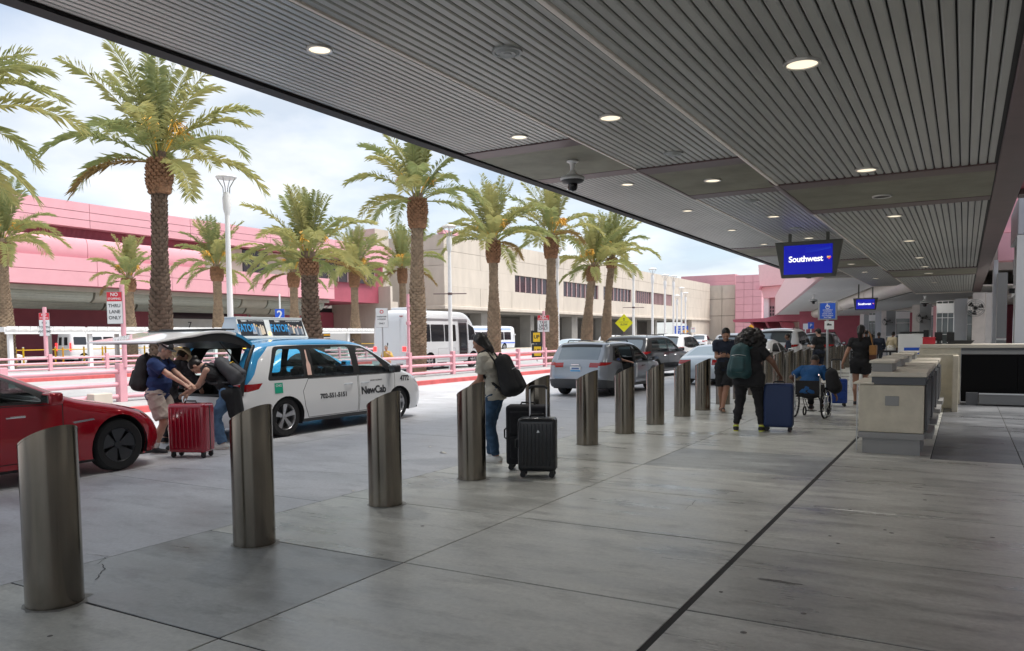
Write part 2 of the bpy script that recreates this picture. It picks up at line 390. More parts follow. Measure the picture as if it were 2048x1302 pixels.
# outer fascia, in lengths
yy = -6.8
while yy < 51:
    MB().prism([(-8.29, H1+.0), (-8.50, H1+.0), (-8.52, H1+.05), (-8.52, H1+.42), (-8.29, H1+.42)], 'y', yy, min(yy+4.86, 51.8)).build('fascia_length', M_brown, can)
    MB().box(-8.52, -8.30, yy, min(yy+4.86, 51.8), H1-.05, H1-.006).build('drip_edge', M_dark, can)
    yy += 4.87
# brown border beam on the terminal side and the shade-toned pink link soffit of the first bay
MB().box(.345, .72, -6.8, 51.8, H3-.05, H3+.35).build('border_beam', M_brown, can, bevel=.01, bseg=1)
MB().box(.30, .344, -6.8, 51.8, H3-.02, H3+.2).build('border_gap', M_dark, can)
for k in range(6):
    MB().box(.73, 3.2, -6.8+3.8*k+.02, -3.0+3.8*k-.02, H3+.05, H3+.25).build('link_soffit_panel', M_pinkshade, can)
MB().box(.73, 3.2, 15.55, 16.02, H3-.04, H3+.4).build('beam_angle', M_brown, can)
MB().box(-8.3, 3.2, -7.1, -6.82, H3-.1, 5.9).build('end_fascia', M_brown, can)
for (y0, y1) in [(51.62, 51.9)]:
    for (xa, xb, z) in SEC: MB().prism([(y0, z-.05), (y1, z+.1), (y1, z+.6), (y0, z+.6)], 'x', xa-.02, xb+.3).build('end_fascia', M_trim, can)

# ---- recessed downlights and round ceiling loudspeakers
M_lamp = mat('lamp_glow', (1, .9, .72), .4, emit=.27, emit_col=(1, .88, .66))
M_lampring = mat('lamp_ring', (.5, .49, .46), .35, metal=.6)
M_lampdull = mat('unlit_lamp_well', (.03, .025, .02), .6)
M_spk = mat('speaker_grille', (.34, .36, .36), .45, metal=.4)
def round_fit(name, label, cat, x, y, z, r, inner, group, lit=True):
    t = thing(name, label, cat, (x, y, z), 0, group)
    MB().lathe([(r*.80, .004), (r*.82, -.012), (r*.98, -.014), (r, -.004), (r, .02)], 26, (x, y, z)).build('ring', inner[0], t, smooth=40)
    if cat == 'ceiling light':
        MB().lathe([(.001, .002), (r*.5, .001), (r*.81, -.003)], 26, (x, y, z)).build('lamp', inner[1], t, smooth=40)
        if lit:
            ld = bpy.data.lights.new('downlight', 'SPOT'); ld.energy = (15 if z < 4.2 else 42); ld.color = (1, .96, .90); ld.spot_size = R(150); ld.spot_blend = 1; ld.shadow_soft_size = .1
            lo = bpy.data.objects.new('downlight', ld); COL.objects.link(lo); lo.parent = t; lo.location = (0, 0, -.03)
    else:
        MB().lathe([(.001, -.032), (r*.25, -.03), (r*.3, -.022), (r*.55, -.028), (r*.6, -.018), (r*.81, -.004)], 26, (x, y, z)).build('grille', inner[1], t, smooth=30)
    return t
zz = {1: H1-.018, 2: H2-.018, 3: H3-.018}
LG = 'round downlights along the canopy ceiling'
words = ['nearest the camera', 'second from the camera', 'third from the camera', 'fourth from the camera', 'fifth from the camera', 'sixth from the camera', 'seventh from the camera', 'eighth from the camera', 'ninth from the camera']
rows = {1: (-6.75, [7.2, 12.06, 17.1, 21.6, 26.4, 31.2, 38.4, 43.2], 'outer row above the road edge'),
        2: (-3.98, [9.5, 14.2, 19.4, 24.3, 29.2, 34.2, 39.2, 44.2], 'middle row above the bollards'),
        3: (-1.24, [7.13, 12.15, 14.55, 17.2, 22.0, 27.1, 30.9, 34.2, 41.0], 'lowest row above the walkway')}
lights = {}
for rI, (x, yl, desc) in rows.items():
    for k, y in enumerate(yl):
        zf = zz[rI] - (.016 if (12.6 < y < 16.1 or 32 < y < 36.3) else 0)
        unlit = (rI == 3 and k == 2)
        lab = ('unlit' if unlit else 'lit')+' round downlight '+words[k]+' in the '+desc
        lights[(rI, k)] = round_fit('ceiling_light', lab, 'ceiling light', x, y, zf, .155, (M_lampring, M_lampdull if unlit else M_lamp), LG, not unlit)
for k, (y, lab) in enumerate([(6.8, 'largest grey round loudspeaker in the ceiling near the top of the photo'), (11.86, 'grey round loudspeaker in the middle planks just before the first concrete beam'), (16.9, 'grey round loudspeaker in the middle planks just past the first concrete beam'), (21.9, 'smallest grey round loudspeaker in the middle planks before the big hanging screen')]):
    round_fit('ceiling_speaker', lab, 'loudspeaker', -3.93, y, zz[2], .15, (M_spk, M_spk), 'round loudspeakers in the canopy ceiling')
def dome_camera(name, label, x, y, z, s=1.):
    t = thing(name, label, 'camera', (x, y, z), 0, 'dome cameras under the canopies')
    MB().lathe([(.10*s, 0), (.10*s, -.02*s), (.055*s, -.04*s), (.04*s, -.10*s), (.04*s, -.16*s), (.07*s, -.2*s), (.12*s, -.24*s)], 22, (x, y, z), cap0=True).build('mount', M_white, t, smooth=35)
    MB().lathe([(.12*s, -.24*s), (.20*s, -.27*s), (.215*s, -.30*s), (.20*s, -.33*s)], 26, (x, y, z)).build('housing', mat('camera_housing', (.5, .51, .5), .3), t, smooth=35)
    MB().lathe([(.2*s, -.33*s), (.17*s, -.36*s), (.10*s, -.385*s), (.08*s, -.39*s)], 26, (x, y, z)).build('collar', M_black, t, smooth=35)
    MB().lathe([(.085*s, -.385*s), (.085*s, -.45*s), (.06*s, -.5*s), (.002, -.515*s)], 22, (x, y, z)).build('dome', mat('smoked_dome', (.006, .006, .007), .08), t, smooth=35)
q = gp(1145, 322, H1-.03); dome_camera('dome_camera', 'large white dome camera hanging from the first concrete ceiling beam', q.x, q.y, H1-.03, 1.15)

# ---- hanging airline screens
M_scrblue = mat('screen_blue', (.004, .006, .25), .25, emit=.22, emit_col=(.004, .008, .36))
M_scrlite = mat('screen_swirl', (.01, .05, .35), .3, emit=.2, emit_col=(.01, .05, .5))
M_scrwhite = mat('screen_white', (.9, .9, .9), .4, emit=.3, emit_col=(1, 1, 1))
M_scrred = mat('screen_red', (.8, .05, .04), .4, emit=.25, emit_col=(.9, .06, .04))
M_scrgold = mat('screen_gold', (.9, .5, .05), .4, emit=.25, emit_col=(.9, .5, .05))
M_case = mat('screen_case', (.10, .105, .09), .5, var=.08)
def hanging_screen(name, label, c, w_top, w_bot, h, zc, z_ceiling, rz=0.0):
    t = thing(name, label, 'screen', (c[0], c[1], zc), rz, 'blue airline screens hung from the canopy')
    k = dict(world=False)
    d = .2
    poly = [(-w_bot/2, -h/2), (w_bot/2, -h/2), (w_top/2, h/2), (-w_top/2, h/2)]
    MB().prism(poly, 'y', -d/2, d/2).build('housing', M_case, t, bevel=.02, bseg=2, **k)
    sw, sh = w_bot*.90, h*.80
    MB().box(-sw/2, sw/2, -d/2-.012, -d/2-.002, -sh/2-.01, sh/2-.01).build('display', M_scrblue, t, **k)
    for s_ in (-1, 1): MB().box(s_*w_top*.28-.04, s_*w_top*.28+.04, -.04, .04, h/2-.02, z_ceiling-zc).build('hanger', M_case, t, **k)
    sb = MB()
    for j in range(5):
        pts = [(-.05*sw+u*sw*.52, -d/2-.0135, sh*(.40-.03*j)-.05*sh*math.sin(u*2.6+j*.4)) for u in np.linspace(0, 1, 9)]
        for a, b in zip(pts[:-1], pts[1:]): sb.add([a, b, (b[0], b[1], b[2]-.004*h), (a[0], a[1], a[2]-.004*h)], [(0, 1, 2, 3)])
    sb.build('swirl', M_scrlite, t, **k)
    text('Southwest', sw*.178, M_scrwhite, t, (-sw*.045, -d/2-.014, 0), (math.pi/2, 0, 0), bold=.0035*sw, depth=.001, space=.93)
    # small three-colour heart
    s_ = sw*.042; hx = sw*.43; hz = .012*sw
    def heart(clip):
        vs = []
        for u in np.linspace(0, 2*math.pi, 40, endpoint=False):
            X = 16*math.sin(u)**3/16; Z = (13*math.cos(u)-5*math.cos(2*u)-2*math.cos(3*u)-math.cos(4*u))/16
            vs.append((X, Z))
        return [(hx+s_*X, hz+s_*Z) for X, Z in vs if clip(X, Z)]
    for nm, cl, m_ in (('heart_band', lambda X, Z: Z-X*.6 < .05, M_scrred), ('heart_band', lambda X, Z: Z-X*.6 >= -.05, M_scrgold)):
        pl = heart(cl)
        if len(pl) > 2: MB().prism(pl, 'y', -d/2-.015, -d/2-.0125).build(nm, m_, t, **k)
    return t
hanging_screen('hanging_screen', 'large blue airline screen hung from the middle of the canopy ceiling', (atY(1617, 521, 23.2).x, 23.2), 1.78, 1.42, 1.0, 3.72, H2)
_q = atY(1731, 608, 56.5); _q0 = atY(1707, 608, 56.5); _q1 = atY(1757, 608, 56.5)
hanging_screen('hanging_screen', 'smaller far blue airline screen hung under the second canopy', (_q.x, 56.5), (_q1.x-_q0.x), (_q1.x-_q0.x)*.82, (_q1.x-_q0.x)*.52, _q.z, _q.z+1.3)
# ================================================================ buildings across the road
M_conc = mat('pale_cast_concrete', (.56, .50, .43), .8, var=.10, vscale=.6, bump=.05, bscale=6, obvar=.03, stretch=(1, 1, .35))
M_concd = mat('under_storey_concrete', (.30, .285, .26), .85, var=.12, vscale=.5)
M_void = mat('deep_recess', (.03, .03, .032), .9)
M_glassd = mat('dark_bronze_glass', (.035, .02, .028), .12, spec=.7)
M_mull = mat('pink_mullion', (.62, .42, .42), .5)
M_beige = mat('beige_soffit_metal', (.34, .32, .27), .55, var=.08, vscale=1)
M_tube = mat('ribbed_grey_soffit', (.33, .34, .30), .5, var=.06)
M_strip = mat('warm_light_strip', (.9, .75, .35), .5, emit=.55, emit_col=(1, .75, .3))
def panels(parent, m, x, ya, yb, zs, step, name='wall_panel', t=.12, gap=.02, face=1):
    # rows of facade panels in a plane of constant x facing +x
    for r_ in range(len(zs)-1):
        y = ya; k = 0
        while y < yb-.1:
            e = min(y+step, yb)
            MB().box(x-t, x, y+gap, e-gap, zs[r_]+gap, zs[r_+1]-gap).build(name, m, parent)
            y = e; k += 1
# ---- long pink terminal on the left
PX = -60.
pk = thing('pink_terminal', 'long pink panelled terminal with grey ribbed soffit across the inner lanes', 'building', (PX, 40, 0))
panels(pk, M_pink, PX, 11, 65.4, [6.0, 7.12, 8.2], 6.8, t=.5)
MB().box(PX-1.4, PX-.05, 11, 65.3, 5.98, 8.18).build('fascia_core', M_pinkshade, pk)
# curved middle volume, recessed under the slot
prof = [(PX-1.1, 8.15)]+[(PX-1.45+.28*math.cos(a), 8.95+.95*math.sin(a)) for a in np.linspace(-.9, 1.35, 9)]+[(PX-3.2, 9.9), (PX-3.2, 8.15)]
y = 11.
while y < 49:
    MB().prism(prof, 'y', y+.02, min(y+6.8, 49.5)-.02).build('curved_wall_panel', M_pink, pk, smooth=50); y += 6.8
MB().box(PX-3.3, PX-2.6, 11, 75, 8.1, 12.2).build('recess_wall', M_pinkshade, pk)
lv = MB()
for k in range(200):
    yk_ = 30+k*.17*.6
    if yk_ > 51: break
    lv.box(PX-2.6, PX-2.15, yk_, yk_+.05, 9.95, 10.75)
tag(lv.build('louvre_fin', M_pinkshade, pk), kind='stuff')
for (ya, yb, m_) in [(50.0, 54.8, M_conc), (54.9, 58.0, M_glassd), (58.1, 62.0, M_conc), (62.1, 75.0, M_glassd)]:
    MB().box(PX-2.6, PX-2.3, ya, yb, 8.2, 10.6).build('window_band' if m_ is M_glassd else 'spandrel_panel', m_, pk)
for k in range(9): MB().box(PX-2.3, PX-2.22, 62.1+k*1.6, 62.18+k*1.6, 8.2, 10.6).build('mullion', M_mull, pk)
panels(pk, M_pink, PX-1.2, 10, 77, [10.72, 11.35, 11.98, 12.72], 9.5, t=1.4)
for k in range(5):
    MB().box(PX-2.2, PX-1.9, 11.5+k*3.3, 13.2+k*3.3, 8.3, 9.9).build('pale_wall_panel', M_conc, pk)
# soffit, ribbed tubes with bands, light strips
MB().box(PX-14, PX-.6, 11, 65.2, 5.6, 5.96).build('soffit', M_beige, pk)
for ti, (tx, tz, tr) in enumerate([(PX-1.9, 5.55, .75), (PX-4.4, 5.05, .75)]):
    segs = [(11, 24), (24.2, 26.9), (27.1, 38.5), (38.7, 41.6), (41.8, 53.5), (53.7, 56.8), (57, 65)] if ti == 0 else [(11, 26), (26.2, 29), (29.2, 41), (41.2, 44.0), (44.2, 56.2), (56.4, 59.5), (59.7, 65)]
    for si, (ya, yb) in enumerate(segs):
        pr_ = [(tx+tr*math.cos(a), tz+tr*math.sin(a)) for a in np.linspace(-math.pi*.95, math.pi*.1, 13)]
        if si % 2 == 0:
            pr2 = []
            for i in range(len(pr_)-1):
                p0, p1 = pr_[i], pr_[i+1]; pr2 += [p0, ((p0[0]*.2+p1[0]*.8), (p0[1]*.2+p1[1]*.8)), ((p0[0]*.12+p1[0]*.88-tx)*.96+tx, (p0[1]*.12+p1[1]*.88-tz)*.96+tz)]
            pr_ = pr2+[pr_[-1]]
            MB().box(tx+tr*.86, tx+tr*1.02, ya+.3, yb-.3, tz+.16, tz+.3).build('light_strip', M_strip, pk)
        MB().prism(pr_, 'y', ya, yb).build('ribbed_tube' if si % 2 == 0 else 'tube_sleeve', M_tube if si % 2 == 0 else M_beige, pk, smooth=30)
# ground floor behind the lanes
bx = PX-10
for (ya, yb, m_, nm) in [(11, 31, M_beige, 'stone_wall_panel'), (31.1, 36.8, M_beige, 'stone_wall_panel'), (36.9, 47.5, M_pinkshade, 'wall_panel'), (47.6, 49.7, M_pinkshade, 'wall_panel'), (49.8, 60, M_white, 'door_panel'), (60.1, 62, M_pinkshade, 'wall_panel'), (62.1, 66, M_beige, 'stone_wall_panel'), (66.1, 76, M_pinkshade, 'wall_panel')]:
    MB().box(bx-.3, bx, ya, yb, 0, 3.9 if m_ is M_white else 5.0).build(nm, m_, pk)
MB().box(bx-.25, bx-.02, 49.8, 60, 3.95, 5.0).build('transom_window', M_glassd, pk)
text('7', 1.0, M_black, pk, (bx+.02-PX, 54.4-40, 3.2), (math.pi/2, 0, math.pi/2), depth=.01)
for k in range(3):
    for dy_ in (-.45, .45):
        MB().prism([(33.9+k*.0+dy_-.35+k*14, 0), (33.9+dy_+.35+k*14, 0), (33.9+dy_+.35+k*14, 4.0), (33.9+dy_+k*14, 4.5), (33.9+dy_-.35+k*14, 4.0)], 'x', bx+.003, bx+.06).build('arched_inlay', M_pinkshade, pk)
MB().box(bx-.3, PX-.8, 76.1, 76.5, 0, 8.0).build('end_wall', M_conc, pk)
MB().box(PX-16, PX-2.65, 11, 77, 5.97, 12.65).build('upper_mass', M_pinkshade, pk)
MB().box(bx-4, bx-.32, 11, 77, 0, 5.55).build('ground_floor_mass', M_void, pk)

# ---- pale concrete building with the window band
CX = -60.; CY = 86.5
cb_ = thing('concrete_building', 'pale cast concrete building with dark window band and open undercroft', 'building', (CX, CY, 0))
ztop = 15.4; zbot = 5.75
yc = CY
wins = [(105.6, 126.5), (129.5, 146.5), (150, 163.5)]
wz0, wz1 = 10.4, 13.0
_w = [(atX(1030, 565, CX).y, atX(1117, 580, CX).y), (atX(1127, 580, CX).y, atX(1197, 590, CX).y), (atX(1207, 590, CX).y, atX(1263, 598, CX).y), (atX(1271, 598, CX).y, atX(1303, 602, CX).y), (atX(1307, 602, CX).y, atX(1328, 606, CX).y), (atX(1331, 606, CX).y, atX(1344, 608, CX).y)]
wz1 = atX(1030, 551, CX).z; wz0 = atX(1030, 583, CX).z
fy1 = 212.
edges = [CY]
rows_ = [zbot, 7.6, wz0, wz1, 13.3, 14.4, ztop]
joints = list(np.linspace(CY, fy1, 15))
for a, b in zip(joints[:-1], joints[1:]):
    for r0_, r1_ in ((zbot+.25, wz0-.05), (wz1+.05, (wz1+ztop)/2), ((wz1+ztop)/2, ztop)):
        MB().box(CX-.5, CX, a+.03, b-.03, r0_+.02, r1_-.02).build('wall_panel', M_conc, cb_)
ws = [CY]+[v for p in _w for v in p]+[fy1]
for i in range(0, len(ws), 2): MB().box(CX-.5, CX-.004, ws[i], ws[i+1], wz0-.06, wz1+.06).build('wall_pier', M_conc, cb_)
for (a, b) in _w:
    fr = MB().box(CX-.45, CX-.30, a, b, wz0, wz1).build('window', M_glassd, cb_)
    n_ = 8
    for k in range(n_+1):
        yk_ = a+(b-a)*k/n_; MB().box(CX-.30, CX-.16, yk_-.07, yk_+.07, wz0, wz1).build('mullion', M_mull, fr)
MB().box(CX-.7, CX+.25, CY-.3, fy1, zbot-.3, zbot+.24).build('drip_ledge', M_conc, cb_, bevel=.12)
# face towards the camera
nx = [CX-.02, -66.5, -73, -80, -90]
for a, b in zip(nx[:-1], nx[1:]):
    for r0_, r1_ in ((zbot+.25, 11.3), (11.3, 13.4), (13.4, ztop)):
        MB().box(b+.03, a-.03, CY-.02, CY+.5, r0_+.02, r1_-.02).build('wall_panel', M_conc, cb_)
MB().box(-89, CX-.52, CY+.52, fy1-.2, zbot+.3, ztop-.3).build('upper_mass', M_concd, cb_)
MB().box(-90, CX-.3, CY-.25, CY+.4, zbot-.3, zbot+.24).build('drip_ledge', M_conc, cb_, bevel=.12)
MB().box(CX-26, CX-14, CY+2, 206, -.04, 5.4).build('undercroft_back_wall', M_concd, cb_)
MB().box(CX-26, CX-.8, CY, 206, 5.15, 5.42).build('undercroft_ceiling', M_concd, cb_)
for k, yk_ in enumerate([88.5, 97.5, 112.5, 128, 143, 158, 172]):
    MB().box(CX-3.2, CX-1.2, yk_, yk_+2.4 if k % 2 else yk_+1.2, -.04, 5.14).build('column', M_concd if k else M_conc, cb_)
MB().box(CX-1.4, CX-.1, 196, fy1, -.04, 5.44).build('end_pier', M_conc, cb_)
MB().box(CX-.9, CX+.1, 86.3, 91, 15.42, 15.9).build('rooftop_trim', M_pink, cb_)
# ---- stairs with pink handrails in front of the concrete building
stt = thing('concrete_stairs', 'concrete outdoor stairs with pink handrails beside the pink terminal', 'stairs', (-64, 76, 0))
def sp(px, py, Y=78.): q = atY(px, py, Y); return (q.x, q.z)
pl = [sp(648, 640), sp(690, 598), sp(781, 603), sp(781, 622), sp(697, 618), sp(655, 652), sp(640, 652)]
MB().prism(pl, 'y', 77.5, 79.5).build('flight', M_conc, stt)
rl = MB()
for dz in (.0, .45, .9):
    a, b, c = sp(640, 632), sp(690, 590), sp(781, 596); rl.tube([(a[0], 77.4, a[1]+dz), (b[0], 77.4, b[1]+dz), (c[0], 77.4, c[1]+dz)], .07, 6)
rl.build('handrail', M_pinkrail, stt)
x_, z_ = sp(720, 600); MB().box(x_-.5, x_+.5, 80, 81.5, 0, z_-.8).build('support_pier', M_conc, stt)
a = sp(680, 520); b = sp(730, 600); MB().box(a[0], b[0], 80.2, 83, b[1], a[1]+4.0).build('stair_tower', M_conc, stt)

# ---- buildings closing the view at the end
eb = thing('end_concrete_block', 'plain pale concrete block closing the far end of the window band', 'building', (-50, 213, 0))
def fx(px, py, Y): q = atY(px, py, Y); return q
a = fx(1418, 565, 213); b = fx(1470, 660, 213)
zt = fx(1445, 570, 213).z
for k, (z0, z1) in enumerate(((-.04, zt*.45), (zt*.45, zt*.75), (zt*.75, zt))):
    for j in range(2):
        x0 = a.x+(b.x-a.x)*j/2; x1 = a.x+(b.x-a.x)*(j+1)/2
        MB().box(x0+.06, x1-.06, 213, 216, z0+.05, z1-.05).build('wall_panel', M_conc, eb)
MB().box(a.x, b.x, 214, 225, -.04, zt-.3).build('block_mass', M_concd, eb)
pb = thing('pink_upper_block', 'pink rooftop volume above the far concrete walls', 'building', (-60, 216, 0))
a = fx(1362, 556, 217); b = fx(1470, 548, 217); z0 = fx(1440, 571, 217).z
MB().box(a.x, b.x, 217, 228, 5, z0+(b.z-z0)*.35).build('wall_band', M_pink, pb); MB().box(a.x, b.x, 217.06, 228, z0+(b.z-z0)*.36, b.z).build('wall_band', M_pink, pb)
pt = thing('pink_tiled_tower', 'tall square pink block beside the pale concrete wall', 'building', (-40, 209, 0))
a = fx(1470, 660, 209); b = fx(1523, 660, 209); zt = fx(1490, 550, 209).z
nz = 9
for k in range(nz):
    for j in range(3):
        x0 = a.x+(b.x-a.x)*j/3; x1 = a.x+(b.x-a.x)*(j+1)/3
        MB().box(x0+.03, x1-.03, 209, 211, zt*k/nz+.03, zt*(k+1)/nz-.03).build('wall_panel', M_pink, pt)
MB().box(a.x+.1, b.x-.1, 210, 222, -.04, zt-.2).build('block_mass', M_pinkshade, pt)
# far pale pink terminal with columns and a bracketed awning
M_pinkpale = mat('pale_pink_wall', (.78, .52, .53), .6, var=.04, obvar=.03)
ft = thing('far_pink_terminal', 'pale pink far terminal with stepped roof and bracketed awning', 'building', (-30, 150, 0))
Y_ = 150.
def q_(px, py, Y=150.): p = atY(px, py, Y); return (p.x, p.z)
for nm, pts, y0, y1, m_ in [('upper_storey', [(1520, 531), (1680, 520), (1680, 562), (1523, 574)], 148.6, 160, M_pinkpale),
                            ('upper_storey', [(1523, 575), (1680, 560), (1680, 590), (1527, 596)], 149.6, 160, M_pinkpale),
                            ('wall', [(1523, 586), (1790, 586), (1790, 668), (1523, 668)], 152, 160, M_pinkpale),
                            ('column', [(1526, 590), (1536, 590), (1536, 640), (1526, 640)], 150.5, 151.9, M_white),
                            ('column', [(1557, 600), (1564, 600), (1564, 640), (1557, 640)], 150.5, 151.9, M_white),
                            ('column', [(1584, 600), (1591, 600), (1591, 640), (1584, 640)], 150.5, 151.9, M_white),
                            ('parapet', [(1518, 571), (1527, 573), (1524, 580), (1518, 580)], 147.4, 150, M_pink)]:
    MB().prism([q_(*p) for p in pts], 'y', y0, y1).build(nm, m_, ft)
for px in list(range(1537, 1552, 5))+list(range(1566, 1580, 5))+[1596]:
    for k in range(4 if px < 1552 else 2):
        p0 = q_(px, 612+k*7 if px < 1552 else 622+k*5); MB().box(p0[0]-.12, p0[0]+.12, 151.85, 151.99, p0[1]-.45, p0[1]).build('slot_window', M_glassd, ft)
# awning with brackets
MB().prism([q_(1498, 641), q_(1560, 638), q_(1585, 632), q_(1640, 630), q_(1640, 641), q_(1585, 644), q_(1556, 645), q_(1500, 646)], 'y', 138, 152).build('awning', M_pinkshade, ft)
for px in (1530, 1558, 1585):
    MB().prism([q_(px-5, 645), q_(px, 645), q_(px+5, 658), q_(px+1, 656)], 'y', 140, 152).build('bracket', M_pinkshade, ft)
    p0 = q_(px+4, 650); MB().box(p0[0]-.45, p0[0]+.45, 151, 151.9, 0, p0[1]+1.5).build('pilaster', M_conc, ft)
MB().box(q_(1660, 650)[0], q_(1800, 650)[0], 120, 122, -.03, 5.5).build('shaded_pink_wall', M_pinkshade, ft)

# ---- second canopy farther along, turned with the road
c2 = thing('far_canopy', 'far grey canopy with pale rounded tubes and pink fascia beyond the first', 'canopy', (0, 52, 0))
A0 = atY(1634, 560, 58); A1 = atY(1552, 630, 118)
zc = (A0.z+A1.z)/2
A0.z = A1.z = zc
A0 = gp(1634, 558, zc); A1 = gp(1550, 630, zc)
d2 = (A1-A0); d2.z = 0; L2 = d2.length; d2.normalize(); n2_ = Vector((d2.y, -d2.x, 0))     # n2_ points towards the terminal
def c2box(u0, u1, v0, v1, z0, z1, name, m, **k):
    vs = [A0+d2*u+n2_*v for u, v in ((u0, v0), (u1, v0), (u1, v1), (u0, v1))]
    mb = MB(); mb.add([(p.x, p.y, z0) for p in vs]+[(p.x, p.y, z1) for p in vs], [(3, 2, 1, 0), (4, 5, 6, 7), (0, 1, 5, 4), (1, 2, 6, 5), (2, 3, 7, 6), (3, 0, 4, 7)])
    return mb.build(name, m, c2, **k)
M_sof2 = mat('far_soffit', (.78, .78, .75), .5, var=.05)
nB = 6
for k in range(nB):
    c2box(L2*k/nB+.1, L2*(k+1)/nB-.1, .1, 4.4, zc+.01, zc+.06, 'soffit_panel', M_sof2)
c2box(-2, L2, 0, .25, zc-.03, zc+3.2, 'fascia', M_pinkpale)
c2box(-2, L2, .26, 22, zc+.07, zc+2.8, 'canopy_mass', M_concd)
c2box(-2, L2, 6, 11, zc-.75, zc-.70, 'soffit_panel', M_sof2)
c2box(-2, L2, 13, 22, zc-1.3, zc-1.25, 'soffit_panel', M_sof2)
for (v, z, r_) in ((5.0, zc-.35, .55), (12.2, zc-.95, .55)):
    for k in range(5):
        u0, u1 = L2*k/5-1.5, L2*(k+1)/5-3.0
        p0 = A0+d2*u0+n2_*v; p1 = A0+d2*u1+n2_*v; p2 = A0+d2*(u1+1.4)+n2_*v
        MB().tube([(p0.x, p0.y, z), (p1.x, p1.y, z)], r_, 16).build('tube', M_trim, c2, smooth=40)
        MB().tube([(p1.x, p1.y, z), ((p1.x+p2.x)/2, (p1.y+p2.y)/2, z-.04), (p2.x, p2.y, z)], r_*1.1, 16).build('tube_sleeve', M_trim, c2, smooth=40)
q = gp(1627, 590, zc); dome_camera('dome_camera', 'small dome camera under the far canopy beside its tubes', q.x, q.y, zc, 1.5)
q = gp(1850, 590, 3.6); dome_camera('dome_camera', 'tiny white dome camera at the end of the lowest ceiling planks', q.x, min(q.y, 53), 3.55, 1.1)

# ================================================================ terminal front on the right
M_met = mat('grey_metal_panel', (.52, .53, .57), .35, metal=.2, var=.05, obvar=.05)
M_metd = mat('dark_grey_metal_panel', (.33, .335, .345), .45, metal=.1, obvar=.06)
M_frame = mat('white_frame', (.80, .80, .80), .4)
M_gl = mat('lobby_glass', (.10, .12, .12), .06, spec=.9)
M_wallg = mat('pale_grey_wall', (.45, .45, .45), .6, var=.06)
M_stone = mat('pale_stone_wall', (.74, .69, .66), .6, var=.08)
tf = thing('terminal_front', 'grey metal terminal front with glazed entrance boxes and pink upper wall', 'building', (3, 30, 0))
# nearest entrance box: a side of doors facing the road, a metal panel facing the camera
Yv = 25.5; cx = atY(2038, 500, Yv).x; zt = atY(2038, 394, Yv).z; yb_ = 29.4
MB().box(cx, cx+4, Yv, Yv+.3, 0, zt-1.05).build('metal_panel', M_met, tf)
MB().box(cx-.03, cx+4, Yv-.05, Yv+.3, zt-1.0, zt).build('metal_header', M_met, tf)
gr = MB()
for k in range(14):
    gr.tube([(cx+.1+k*.12, Yv-.07, zt-.95), (cx+.4+k*.12, Yv-.07, zt-.1)], .012, 5); gr.tube([(cx+.4+k*.12, Yv-.07, zt-.95), (cx+.1+k*.12, Yv-.07, zt-.1)], .012, 5)
gr.build('lattice', M_frame, tf)
MB().box(cx-.05, cx+.3, Yv-.06, Yv+.12, 0, zt-1.02).build('door_jamb', M_frame, tf)
MB().box(cx-.04, cx+.35, Yv+.12, yb_, zt-1.0, zt-.02).build('metal_header', M_met, tf)
MB().box(cx+.02, cx+.3, Yv+.12, yb_, 2.72, 3.0).build('door_header', M_frame, tf)
for k in range(2): MB().box(cx+.1, cx+.14, Yv+.2+k*1.8, Yv+1.9+k*1.8, 3.05, zt-1.05).build('upper_pane', M_gl, tf)
for k in range(3): MB().box(cx+.06, cx+.2, Yv+.12+k*1.8, Yv+.2+k*1.8, 3.0, zt-1.0).build('mullion', M_frame, tf)
for k in range(4):
    dr = MB().box(cx+.08, cx+.13, Yv+.25+k*.95, Yv+1.05+k*.95, .05, 2.7).build('sliding_door', M_gl, tf); MB().box(cx+.05, cx+.16, Yv+.17+k*.95, Yv+.25+k*.95, .0, 2.71).build('door_frame', M_frame, dr)
MB().box(cx-.12, cx+.02, 27.4, 27.65, 2.78, 2.92).build('door_sensor', M_black, tf)
MB().box(cx+.4, cx+4, Yv+.35, yb_, 0, zt-.1).build('lobby_mass', M_metd, tf)
